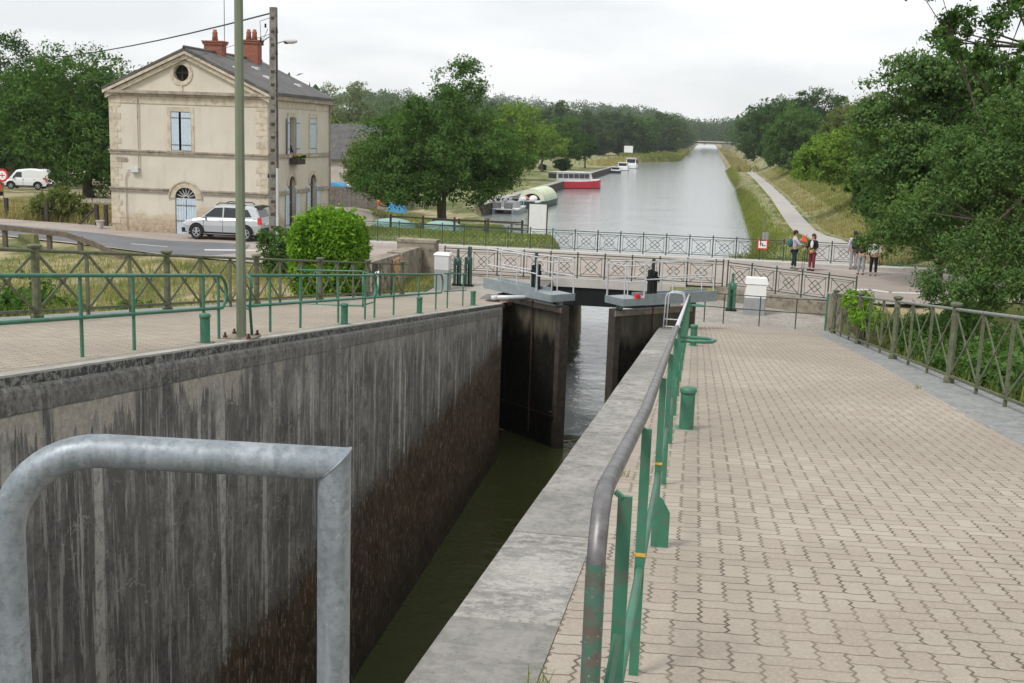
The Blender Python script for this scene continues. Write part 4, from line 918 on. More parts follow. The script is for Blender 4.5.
# ================================================================ GREEN HANDRAILS
def side_rail(name,label,x,zf,posts,y0,y1,hr,hm,mat,r=.022,end=True,loop=0,start_drop=False,flat=False,group=None,toprail=None,startbend=None):
    g=thing(name,label,'handrail',(x,y0,zf(y0)),0,group)
    top=lambda y:zf(y)+hr; mid=lambda y:zf(y)+hm
    m=MB(); pts=[]
    if end:
        R2=(hr-hm)/2; n=8
        pts=[(x,y0,mid(y0)),(x,y1-R2,mid(y1-R2))]
        for i in range(1,n): a=-PI/2+PI*i/n; pts.append((x,y1-R2+R2*math.cos(a),(mid(y1)+top(y1))/2+R2*math.sin(a)))
        pts+=[(x,y1-R2,top(y1-R2)),(x,y0,top(y0))]
        m.tube(pts,r,8); m.build('rail_loop',mat,g,True,smooth=True)
    else:
        m.tube([(x,y0,mid(y0)),(x,y1,mid(y1))],r*.85,8); m.build('middle_rail',mat,g,True,smooth=True)
        m=MB(); m.tube([(x,y0,top(y0)),(x,y1,top(y1))],r,8); m.build('top_rail',toprail or mat,g,True,smooth=True)
    for y in posts:
        m=MB(); 
        if flat: m.box(x-.022,y-.006,zf(y),x+.022,y+.006,top(y)-.01)
        else: m.tube([(x,y,zf(y)),(x,y,top(y))],.019,8)
        m.build('post',mat,g,True)
    if loop:
        m=MB()
        for (yy,zz) in ((y1+.02,hr-.02),):
            m.tube([(x,y1-.35,top(y1)-.02),(x+loop*.38,y1-.35,top(y1)-.03),(x+loop*.45,y1-.2,top(y1)-.04),(x+loop*.45,y1+.1,top(y1)-.06),(x+loop*.38,y1+.25,top(y1)-.07),(x,y1+.25,top(y1)-.07)],r*.9,8)
        m.build('side_loop',mat,g,True,smooth=True)
    return g
GRP='green tube handrails along the lock'
side_rail('handrail','nearest green handrail section on the left wall, its round loop ending at the lamp pole',-6.0,pavL,[1.6,3.1,4.6,6.0,7.4,9.0,10.44,11.51,13.3,13.75],1.5,14.0,.82,.40,'green',group=GRP)
g=side_rail('handrail','green handrail section on the left wall from the lamp pole to the round hedge',-6.0,pavL,[14.6,15.54,16.81,18.7,20.3],14.45,21.0,.82,.40,'green',group=GRP)
m=MB(); z=pavL(14.3); m.tube([(-6.0,14.5,z+.82),(-5.86,14.35,z+.82),(-5.76,14.25,z+.80),(-5.74,14.2,z+.7),(-5.76,14.2,z+.42),(-5.74,14.22,z-.0)],.019,8); m.tube([(-6.0,14.5,z+.4),(-5.76,14.22,z+.38)],.017,8); m.build('end_hoop','green',g,True,smooth=True)
side_rail('handrail','green tube handrail section behind the second mooring bollard of the left wall',-6.02,pavL,[21.0,22.4,24.5,26.2],20.6,26.9,.84,.40,'green',group=GRP)
side_rail('handrail','thin green handrail at the far tip of the left wall below the twin jacks',-6.05,pavL,[27.6,29.5],27.2,29.9,.86,.42,'green',.018,end=False,group=GRP)
g=thing('handrail','thin green handrail turning away across the left platform by the hedge','handrail',(-9.0,25.5,pavL(25.5)),0,GRP)
m=MB(); z=pavL(26)
m.tube([(-9.0,25.,z+.9),(-7.6,25.4,z+.9),(-7.3,25.4,z+.8),(-7.2,25.4,z+.5),(-7.3,25.4,z+.2),(-7.6,25.4,z+.1),(-9.0,25.,z+.1)],.02,8)
for x in (-8.6,-7.5): m.tube([(x,25.2,z-.05),(x,25.2,z+.9)],.018,6)
m.build('rail_loop','green',g,True,smooth=True)
# right hand rail: tubes with flat uprights
def right_rail():
    x=-.155; g=thing('handrail','long green handrail right of the lock with a worn bare top tube','handrail',(x,3,pavR(3)))
    hr=1.07; top=lambda y:pavR(y)+hr
    xt=-.185
    m=MB(); m.tube([(xt-.03,2.885,top(3)-.25),(xt-.03,2.885,top(3)-.145),(xt-.03,2.91,top(3)-.1),(xt-.03,2.96,top(3)-.04),(xt-.03,3.04,top(3.04)-.008),(xt-.03,3.15,top(3.15)),(xt,5,top(5)),(xt,13.2,top(13.2))],.026,12,cap=False); m.build('top_tube','barerail',g,True,smooth=True)
    m=MB(); m.tube([(xt-.03,2.88,pavR(3)),(xt-.03,2.885,top(3)-.15)],.0268,14,cap=False); m.build('end_tube','green_worn',g,True,smooth=True)
    m=MB(); m.tube([(xt,13.2,top(13.2)),(xt,36.5,top(36.5))],.026,8); m.build('top_tube','rail_steel',g,True,smooth=True)
    m=MB(); m.tube([(x,2.9,pavR(2.9)+.46),(x,4.2,pavR(4.2)+.46),(x,13.4,pavR(13.4)+.46)],.0175,8); m.build('middle_tube','green',g,True,smooth=True)
    m=MB(); m.tube([(x,14.3,pavR(14.3)+.46),(x,36.3,pavR(36.3)+.46)],.0175,8); m.build('middle_tube','green',g,True,smooth=True)
    ys=[3.08,4.49,6.77,8.87,11.1,13.4,15.6,17.8,20.,22.2,24.4,26.6,28.8,31,33.2,35.4]
    for i,y in enumerate(ys):
        m=MB(); m.box(x-.022,y-.007,pavR(y),x+.018,y+.007,top(y)-.015)
        if i in (2,): 
            z=pavR(y); m.prism_y([(x+.018,z),(x+.085,z),(x+.085,z+.22),(x+.04,z+.3),(x+.018,z+.32)],y-.006,y+.006)
        m.bar((x-.01,y,top(y)-.02),(xt,y,top(y)-.005),.02,.012)
        m.build('post','green',g,True)
    m=MB(); m.bar((x-.03,2.93,pavR(3)+.42),(x,3.03,pavR(3)+.66),.012,.05); m.build('brace','green',g,True)
    for y in (13.7,29.6):
        m=MB(); z=pavR(y)+.92; m.tube([(x,y-.2,z),(x+.3,y-.2,z),(x+.38,y-.1,z-.01),(x+.42,y+.1,z-.03),(x+.38,y+.3,z-.05),(x+.3,y+.42,z-.06),(x,y+.42,z-.06)],.022,8); m.build('side_loop','green',g,True,smooth=True)
    m=MB()
    for y in (4.49,6.77): m.box(x-.024,y-.0095,pavR(y)+.52,x+.02,y+.0095,pavR(y)+.535)
    m.build('yellow_tape','flower',g,True)
right_rail()
# cross rail on the right platform
g=thing('handrail','thin green two bar barrier across the end of the right brick pavement','handrail',(1.6,39.6,ZR),0,GRP)
m=MB()
pts=[(.35,39.9),(1.0,39.75),(2.2,39.6),(3.4,39.5),(4.4,39.5)]
for h_ in (1.02,.55): m.tube([(a,b,ZR+h_) for a,b in pts],.017,6)
m.build('rail','fencedark',g,True)
for a,b in pts: 
    m=MB(); 
    if a>4: m.tube([(a,b,ZR),(a,b,ZR+1.25)],.05,8)
    else: m.tube([(a,b,ZR),(a,b,ZR+1.02)],.02,6)
    m.build('post','green' if a>4 else 'fencedark',g,True)
# ================================================================ BOLLARDS
def bollard(label,x,y,z,h=.36,r=.06,grp='green mooring bollards'):
    g=thing('mooring_bollard',label,'bollard',(x,y,z),0,grp)
    m=MB(); m.lathe([(r*1.0,0),(r*1.0,h*.86)],(0,0),14); m.build('post','green',g,smooth=False)
    m=MB(); m.lathe([(r*1.1,h*.87),(r*1.16,h*.9),(r*1.16,h*.96),(r*1.0,h),(r*.2,h*1.03)],(0,0),14); m.build('cap','green',g,smooth=True)
    m=MB(); m.box(-r*1.5,-r*1.3,0,r*1.5,r*1.3,.012); m.build('foot_plate','green',g)
bollard('green bollard on the left wall edge, left of the lamp pole foot',-5.85,13.0,pavL(13.0))
bollard('green bollard on the left wall edge, in front of the round hedge',-5.78,18.35,pavL(18.35))
bollard('green bollard on the left wall edge, below the grey cabinet',-5.85,23.9,pavL(23.9))
bollard('shortest green bollard at the far tip of the left wall, below the twin gate jacks',-5.95,30.4,pavL(30.4),.4,.07)
bollard('green bollard standing behind the near part of the right handrail',-.01,12.3,pavR(12.3),.46,.078)
bollard('small green bollard at the far right handrail, behind the side loop',0.02,27.2,pavR(27.2),.5,.078)
# ================================================================ OLIVE FENCES
def olive_fence(name,label,x,zf,bigs,smalls,y0,y1,hr,flip=1,start_block=False):
    g=thing(name,label,'fence',(x,y0,zf(y0)))
    m=MB(); m.tube([(x,y0,zf(y0)+hr),(x,y1,zf(y1)+hr)],.028,8); m.build('top_rail','oliverail' if flip>0 else 'olive',g,True,smooth=True)
    m=MB(); m.bar((x,y0,zf(y0)+.13),(x,y1,zf(y1)+.13),.045,.045); m.build('bottom_rail','olive',g,True)
    allp=sorted(bigs+smalls)
    for y in bigs:
        z=zf(y); m=MB(); k_=hr/1.0; m.lathe([(r_,h_*k_) for r_,h_ in [(.095,0),(.095,.07),(.065,.1),(.06,.85),(.075,.92),(.06,.95),(.06,1.02),(.105,1.05),(.11,1.075),(.09,1.09),(.02,1.1)]],(x,y),8,z); m.build('cast_post','olive',g,True)
    for y in smalls:
        z=zf(y); m=MB(); m.bar((x,y,z),(x,y,z+hr),.05,.035); m.build('upright','olive',g,True)
    for a,b in zip(allp[:-1],allp[1:]):
        m=MB(); za,zb=zf(a),zf(b); f=flip
        m.bar((x+.006,a+.05,za+.15),(x+.006,b-.05,zb+hr-.04),.014,.045); m.bar((x-.008,a+.05,za+hr-.04),(x-.008,b-.05,zb+.15),.014,.045)
        c=((a+b)/2,(za+zb)/2+hr/2+.055); m.prism_x([(c[0]+.05*math.cos(PI*k/4),c[1]+.05*math.sin(PI*k/4)) for k in range(8)],x-.03,x+.03)
        m.build('cross_brace','olive',g,True)
    return g
g=olive_fence('iron_fence','long weathered olive iron fence with crossed braces along the right pavement',4.52,pavR,[9.,15.2,20.94,26.8,32.6,38.4],[11.,13.1,17.2,18.95,22.9,24.9,28.7,30.7,34.5,36.4],7.5,39.4,1.32)
m=MB(); z=pavR(39.6); m.bbox(4.42,39.4,z-.1,4.9,40.0,z+1.3,.02); tag(m.build('concrete_pillar','concrete_old'),'square pale concrete end pillar of the right olive fence, beside the green post','pillar')
olive_fence('iron_fence','weathered olive iron fence with crossed braces behind the left brick pavement',-9.3,pavL,[11.,15.0,19.1,23.3,27.5,31.7,35.6],[12.3,13.6,16.4,17.75,20.5,21.9,24.7,26.1,28.9,30.3,33.,34.3],9.6,36.2,1.0,-1)
# ================================================================ ORNATE BRIDGE FENCES
def ornate(name,label,pts,z,mat,h=.98,group='patterned railings of the bridge'):
    g=thing(name,label,'fence',(*pts[0],z),0,group)
    for (a,b) in zip(pts[:-1],pts[1:]):
        A=Vector((*a,z)); B=Vector((*b,z)); d=(B-A); L=d.length; d.normalize()
        P=lambda u,w_: tuple(A+d*u+Vector((0,0,w_)))
        m=MB(); t_=.028
        m.bar(P(0,h),P(L,h),t_,.035); m.bar(P(0,.12),P(L,.12),.022,.03); m.bar(P(0,h-.11),P(L,h-.11),.018,.022)
        if L>.6:
            i0=.12; x0,x1,z0,z1=i0,L-i0,.12,h-.11
            for xx in (x0,x1): m.bar(P(xx,z0),P(xx,z1),.018,.02)
            m.bar(P(x0,z0+.09),P(x1,z0+.09),.014,.016); m.bar(P(x0,z1-.07),P(x1,z1-.07),.014,.016)
            cx,cz=L/2,(z0+z1)/2; q=.2
            m.bar(P(x0,z0),P(x1,z1),.016,.022); m.bar(P(x0,z1),P(x1,z0),.016,.022)
            D=[(cx-q*1.25,cz),(cx,cz+q*1.15),(cx+q*1.25,cz),(cx,cz-q*1.15)]
            for k in range(4): m.bar(P(*D[k]),P(*D[(k+1)%4]),.016,.022)
            D=[(cx-q*1.9,cz),(cx-q*1.2,cz+q*.9),(cx-q*1.2,cz-q*.9)]
        m.build('panel',mat,g,True)
    for p in pts:
        m=MB(); m.tube([(*p,z),(*p,z+h+.06)],.027,6); m.ell((p[0],p[1],z+h+.07),(.035,.035,.035),8,5); m.lathe([(.06,0),(.05,.02)],p,8,z); m.build('post',mat,g,True)
    return g
ornate('ornate_railing','dark patterned railing on the near bridge edge behind the gate footbridges',[(-10.2+1.092*k,45.86) for k in range(11)]+[(1.02,45.88)],3.93,'fencedark')
dx_,dy_=.80,-.60
ornate('ornate_railing','dark patterned railing bending toward the viewer behind the right white cabinet',[(1.2+dx_*1.12*k,45.8+dy_*1.12*k*.98) for k in range(6)],3.92,'fencedark')
ornate('ornate_railing','green patterned railing on the far bridge edge before the grass point',[(-18.3+1.117*k,56.45) for k in range(13)],4.0,'dkgreen')
ornate('ornate_railing','dark patterned railing on the far bridge edge before the open canal',[(-4.896+1.117*k,56.45) for k in range(13)],4.0,'fencedark')
m_=thing('mesh_fence','green upright bar fence right of the strollers, half hidden by leaves','fence',(9,56.4,3.95))
m=MB()
for k in range(60): m.bar((8.9+k*.14,56.45,3.95),(8.9+k*.14,56.45,5.3),.02,.02)
m.build('bars','green',m_,True)
m=MB(); m.bar((8.8,56.45,5.2),(17.3,56.45,5.2),.04,.04); m.bar((8.8,56.45,4.1),(17.3,56.45,4.1),.04,.04); m.build('rail','green',m_,True)
# red-bordered sign on the far railing
s=thing('notice_sign','square white sign with red border and black mark on the far bridge railing','sign',(3.03,56.36,4.5))
m=MB(); m.bbox(-.25,-.01,.03,.25,.012,.50,.004); m.build('plate','signred',s)
m=MB(); m.box(-.19,-.014,.09,.19,-.0105,.44); m.build('white_field','white',s)
m=MB(); m.box(-.12,-.018,.19,-.075,-.0145,.47); m.box(-.13,-.018,.44,.12,-.0145,.47); m.box(-.075,-.018,.28,.02,-.0145,.315); m.box(-.02,-.018,.19,.16,-.0145,.225); m.box(-.02,-.018,.225,.02,-.0145,.28); m.build('pictogram','black',s)
# ================================================================ POLES
def lamp_pole():
    z=pavL(14.); g=thing('lamp_pole','tall tapered olive green pole bolted to a rusty square plate on the left pavement','lamp pole',(-5.82,14.05,z))
    m=MB(); m.lathe([(.068,.0),(.066,1.5),(.052,6.5),(.04,11)],(0,0),8,.02); m.build('shaft','olivepole',g)
    m=MB(); m.bbox(-.2,-.2,0,.2,.2,.025,.02); m.build('base_plate','concrete_old',g)
    m=MB()
    for a,b in ((-.16,-.15),(.16,-.15),(.16,.15),(-.16,.15)): m.lathe([(.03,.025),(.03,.05),(.016,.051),(.016,.09)],(a,b),6)
    m.box(-.21,-.22,-.006,.21,-.2,.02); m.build('bolts','rust',g)
    m=MB(); m.box(.045,-.03,.55,.062,.03,.85); m.build('access_door','olivepole',g)
lamp_pole()
def util_pole():
    X,Y,Z=-17.3,45.3,3.88; g=thing('utility_pole','tall grey utility pole with small street lamp beside the round hedge','utility pole',(X,Y,Z))
    m=MB(); H_=10.35
    m.hexa([(-.18,-.14,0),(.18,-.14,0),(.18,.14,0),(-.18,.14,0)],[(-.13,-.1,H_),(.13,-.1,H_),(.13,.1,H_),(-.13,.1,H_)]); m.build('shaft','greypole',g)
    m=MB()
    for k in range(19):
        z=.5+k*.52; w_=.18-.05*z/H_; d_=.14-.04*z/H_; m.box(-w_*.55,-d_-.006,z,w_*.55,-d_+.002,z+.12)
    m.build('step_recesses','wood_dark',g)
    m=MB(); m.tube([(.12,0,8.95),(.35,0,9.02),(.5,-.02,9.03)],.02,6); a=m.build('lamp_arm','greypole',g)
    m=MB(); m.ell((.72,-.03,9.05),(.3,.13,.11),12,8); l=m.build('lamp_head','whitedull',g,smooth=True)
    m=MB(); m.ell((.56,-.05,9.0),(.12,.09,.07),10,6); m.build('lamp_glass','glassdark',l)
    m=MB(); m.bar((-.13,-.1,9.2),(-.45,-.1,9.0),.03,.03); 
    for x,z in ((-.42,8.85),(-.5,9.0),(-.3,9.55),(.18,9.35),(.17,8.5),(.16,3.7),(-.2,3.6)): m.lathe([(.035,0),(.055,.04),(.03,.08),(.05,.12),(.02,.16)],(x,-.1),8,z)
    m.build('insulators','black',g)
    m=MB(); m.tube([(.15,-.08,9.6),(.17,-.09,6.),(.16,-.1,.1)],.02,6); m.tube([(-.2,-.1,9.5),(-.42,-.1,9.05),(-.5,-.1,9.2),(-.55,-.05,9.8),(-.14,0,9.95)],.012,5); m.build('cable_conduit','black',g)
    m=MB(); m.tube([(.2,-.14,.02),(.2,-.14,4.0)],.055,8); m.build('white_conduit','whitedull',g)
util_pole()
def cable(label,a,b,sag,r):
    m=MB(); n=16; A,B=Vector(a),Vector(b); m.tube([tuple(A.lerp(B,i/n)-Vector((0,0,sag*4*(i/n)*(1-i/n)))) for i in range(n+1)],r,5); tag(m.build('overhead_cable','black'),label,'cable')
cable('thick dark overhead cable running left from the utility pole top over the house gable',(-17.4,45.3,14.0),(-76,113,15.7),.9,.035)
cable('thin lower overhead wire from the grey utility pole to the left past the chimneys',(-17.4,45.3,13.2),(-76,113,13.2),1.2,.012)
# ================================================================ CABINETS, JACKS, WALL BLOCKS
g=thing('control_cabinet','white cabinet with pointed lid beside the single green gate jack, right platform','cabinet',(2.15,42.5,ZR))
m=MB(); m.bbox(-.38,-.34,0,.38,.34,.62,.03); m.build('base','greycab',g)
m=MB(); m.hexa([(-.38,-.34,.62),(.38,-.34,.62),(.38,.34,.62),(-.38,.34,.62)],[(-.3,-.3,1.24),(.36,-.3,1.24),(.36,.3,1.24),(-.3,.3,1.24)]); m.build('body','white',g)
m=MB(); m.hexa([(-.4,-.34,1.12),(.44,-.34,1.12),(.44,.36,1.12),(-.4,.36,1.12)],[(-.34,-.3,1.33),(.38,-.3,1.33),(.38,.3,1.33),(-.34,.3,1.33)]); m.build('lid','white',g)
g=thing('control_cabinet','grey cabinet with pale top on the left platform, left of the twin gate jacks','cabinet',(-9.25,41.3,ZL))
m=MB(); m.bbox(-.27,-.25,0,.27,.25,.75,.02); m.build('base','greycab',g)
m=MB(); m.bbox(-.275,-.255,.751,.275,.255,1.28,.02); m.build('body','whitedull',g)
m=MB(); m.hexa([(-.31,-.28,1.281),(.31,-.28,1.281),(.31,.28,1.281),(-.31,.28,1.281)],[(-.27,-.24,1.36),(.27,-.24,1.36),(.27,.24,1.36),(-.27,.24,1.36)]); m.build('lid','white',g)
def jack(label,x,y,z,n):
    g=thing('gate_jack',label,'gate jack',(x,y,z))
    for i in range(n):
        ox=(i-(n-1)/2)*.42; h=1.32+.1*i
        m=MB()
        for a,b in ((-.1,-.08),(.1,-.08),(0,.1)): m.lathe([(.055,.04),(.055,h*.72),(.045,h*.78)],(ox+a,b),10)
        m.lathe([(.11,h*.60),(.12,h*.66),(.12,h*.72),(.06,h*.8),(.045,h),(.05,h+.05),(.015,h+.1)],(ox,0),10); m.build('body','dkgreen' if n>1 else 'green',g)
        m=MB(); m.bbox(ox-.2,-.17,0,ox+.2,.17,.05,.02)
        for a in (-.15,-.05,.06,.15): m.lathe([(.025,.05),(.025,.09)],(ox+a,-.14),6)
        m.build('base_plate','black',g)
        m=MB(); m.box(ox-.012,-.145,.12,ox+.012,-.13,h*.55); m.build('rack','black',g)
jack('twin dark green cylindrical gate jacks on the left platform beside the grey cabinet',-8.75,42.6,ZL,2)
jack('single green cylindrical gate jack on a bolted plate, left of the white cabinet',1.33,42.95,ZR,1)
m=MB(); m.hexa([(-11.7,38.3,3.6),(-11.05,38.3,3.6),(-11.05,42.2,3.6),(-11.7,42.2,3.6)],[(-11.66,38.35,5.06),(-11.1,38.35,5.06),(-11.1,42.1,4.98),(-11.66,42.1,4.98)])
w1=m.build('concrete_wall','concrete_old'); tag(w1,'thick weathered concrete wall with orange plank between hedge and bridge','wall')
m=MB(); m.box(-11.045,38.3,3.62,-10.99,38.75,5.0); m.build('edge_strip','wood_dark',w1)
m=MB(); m.box(-11.045,40.9,3.7,-11.0,41.8,4.9); m.build('plank_panel','plank',w1)
m=MB()
for y,z in ((41.05,4.75),(41.05,3.95),(41.65,4.75)): m.box(-10.998,y,z,-10.99,y+.06,z+.06)
m.build('bolt_plates','black',w1)
m=MB(); m.hexa([(-11.75,42.4,3.5),(-11.05,42.4,3.5),(-10.9,45.,3.5),(-11.6,45.,3.5)],[(-11.7,42.45,5.0),(-11.1,42.45,5.0),(-10.95,44.9,5.0),(-11.55,44.9,5.0)]); tag(m.build('concrete_wall','concrete_old'),'farther weathered concrete wall block just before the railing of the bridge','wall')
m=MB(); m.bbox(-12.0,45.0,3.5,-10.42,45.7,5.15,.03); m.box(-12.05,44.97,5.151,-10.38,45.74,5.27); tag(m.build('concrete_pillar','concrete_old'),'grey concrete pillar with slab cap at the left end of the near bridge railing','pillar')
g=thing('water_post','small post with white cap standing before the concrete wall left of the hedge','post',(-10.75,37.9,3.7))
m=MB(); m.tube([(0,0,0),(0,0,.95)],.035,8); m.build('post','whitedull',g)
m=MB(); m.ell((0,0,1.02),(.12,.1,.1),10,6); m.build('cap','white',g)
# ================================================================ ROADSIDE
g=thing('guard_rail','grey wooden guard rail sloping down to the ground between grass and road','guard rail',(-27,45.6,3.9))
gp=[(-38,49.4,4.72),(-29.6,46.6,4.72),(-27.,45.9,4.66),(-25.4,45.3,4.4),(-23.6,44.7,3.92)]
m=MB()
for a,b in zip(gp[:-1],gp[1:]): m.bar(a,b,.08,.22)
m.build('rail','wood',g,True)
for a in ((-36,48.7),(-33.3,47.8),(-30.6,46.95),(-28.,46.2),(-26.2,45.6)):
    m=MB(); m.box(a[0]-.09,a[1]+.05,3.8,a[0]+.09,a[1]+.22,4.62); m.build('post','wood',g,True)
g=thing('mossy_stone','low mossy stone block behind the guard rail at the left','stone',(-29.6,47.3,3.85))
m=MB(); m.hexa([(-.45,-.25,0),(.45,-.25,0),(.42,.25,0),(-.4,.25,0)],[(-.36,-.18,.6),(.38,-.2,.62),(.35,.2,.58),(-.33,.2,.6)]); o=m.build('stone','drybank',g)
# wire fence with wooden posts in front of the garden
g=thing('post_fence','wire fence on brown wooden posts between the pavement and the garden left of the house','fence',(-34,58.6,3.85))
fp=[(-41.5,61.0),(-38.9,60.1),(-35.9,59.25),(-32.5,58.5),(-31.9,58.4)]
for x,y in fp:
    m=MB(); m.box(x-.09,y-.09,3.8,x+.09,y+.09,5.05); m.build('post','wood_dark',g,True)
m=MB(); m.bar((-33.6,58.6,3.9),(-32.5,58.45,4.9),.1,.1); m.build('brace','wood_dark',g,True)
m=MB()
for z in (4.2,4.55,4.9): m.tube([(x,y-.1,z) for x,y in fp]+[(-30.5,58.3,z)],.008,4)
m.tube([(-32,58.3,4.85),(-30.5,58.25,4.85)],.02,5); m.build('wire','rust',g,True)
g=thing('wire_fence','dark mesh fence in front of the shady trees behind the garden','fence',(-34,70,4))
m=MB()
for k in range(8):
    x=-43+k*1.8; m.tube([(x,70.5-.05*k,3.9),(x,70.5-.05*k,5.1)],.03,5)
m.build('posts','black',g,True)
m=MB()
for k in range(62): x=-43+k*.2; m.tube([(x,70.3,3.9),(x,70.3,5.0)],.006,3,False)
for k in range(8): m.tube([(-43,70.3,3.95+k*.15),(-30.6,70.0,3.95+k*.15)],.006,3,False)
m.build('mesh','black',g,True)
g=thing('flower_pot','cream flower pot standing at the road edge left of the house corner','flower pot',(-31.35,56.75,3.9))
m=MB(); m.lathe([(.13,0),(.15,.05),(.2,.36),(.24,.4),(.24,.44),(.2,.44),(.18,.38)],(0,0),14); m.build('pot','kerb',g)
m=MB(); m.ell((0,0,.38),(.18,.18,.04),10,5); m.build('soil','soil',g)
# round road sign
g=thing('road_sign','round red bordered road sign on a thin post in front of the white van','road sign',(-45.6,70.2,3.9))
m=MB(); m.tube([(0,0,0),(0,0,2.15)],.03,6); m.build('post','greypole',g)
m=MB(); m.prism_y([(.43*math.cos(2*PI*k/24),1.85+.43*math.sin(2*PI*k/24)) for k in range(24)],-.05,-.03); p=m.build('disc','signred',g)
m=MB(); m.prism_y([(.3*math.cos(2*PI*k/24),1.85+.3*math.sin(2*PI*k/24)) for k in range(24)],-.056,-.052); m.build('field','white',p)
m=MB(); m.box(-.2,-.062,1.82,.2,-.058,1.88); m.box(-.03,-.062,1.7,.03,-.0581,2.0); m.build('mark','signred',p)
def zz(x,y): return float(gz(x,y))
# ================================================================ CARS
def loft(m,st,closed=True):
    """st: list of rings (equal length lists of points)"""
    n=len(st[0]); o=len(m.v)
    for r_ in st: m.v+= [tuple(p) for p in r_]
    for i in range(len(st)-1):
        for k in range(n): q=(k+1)%n; m.f.append((o+i*n+k,o+i*n+q,o+(i+1)*n+q,o+(i+1)*n+k))
    m.f.append(tuple(o+k for k in range(n-1,-1,-1))); m.f.append(tuple(o+(len(st)-1)*n+k for k in range(n)))
def wheel(g,x,y,r,hub):
    s=1 if y>0 else -1
    q=MB(); n=22; prof=[(r*.62,-.1),(r*.93,-.11),(r,-.07),(r,.07),(r*.93,.11),(r*.62,.1)]
    for rr,d in prof:
        for k in range(n): q.v.append((x+rr*math.cos(2*PI*k/n),y+d,r+rr*math.sin(2*PI*k/n)))
    for i in range(5):
        for k in range(n): z=(k+1)%n; q.f.append((i*n+k,i*n+z,(i+1)*n+z,(i+1)*n+k))
    w_=q.build('wheel','rubber',g,smooth=False)
    q=MB(); q.prism_y([(x+r*.62*math.cos(2*PI*k/n),r+r*.62*math.sin(2*PI*k/n)) for k in range(n)],y-.05,y+.05); q.build('rim_disc','black',w_)
    q=MB()
    for k in range(5):
        a=2*PI*k/5+.3; q.bar((x,y+s*.075,r),(x+r*.6*math.cos(a),y+s*.075,r+r*.6*math.sin(a)),.09,.04)
    q.tube([(x+r*.58*math.cos(2*PI*k/16),y+s*.07,r+r*.58*math.sin(2*PI*k/16)) for k in range(17)],.025,5); q.ell((x,y+s*.07,r),(.06,.03,.06),8,5)
    q.build('rim',hub,w_)
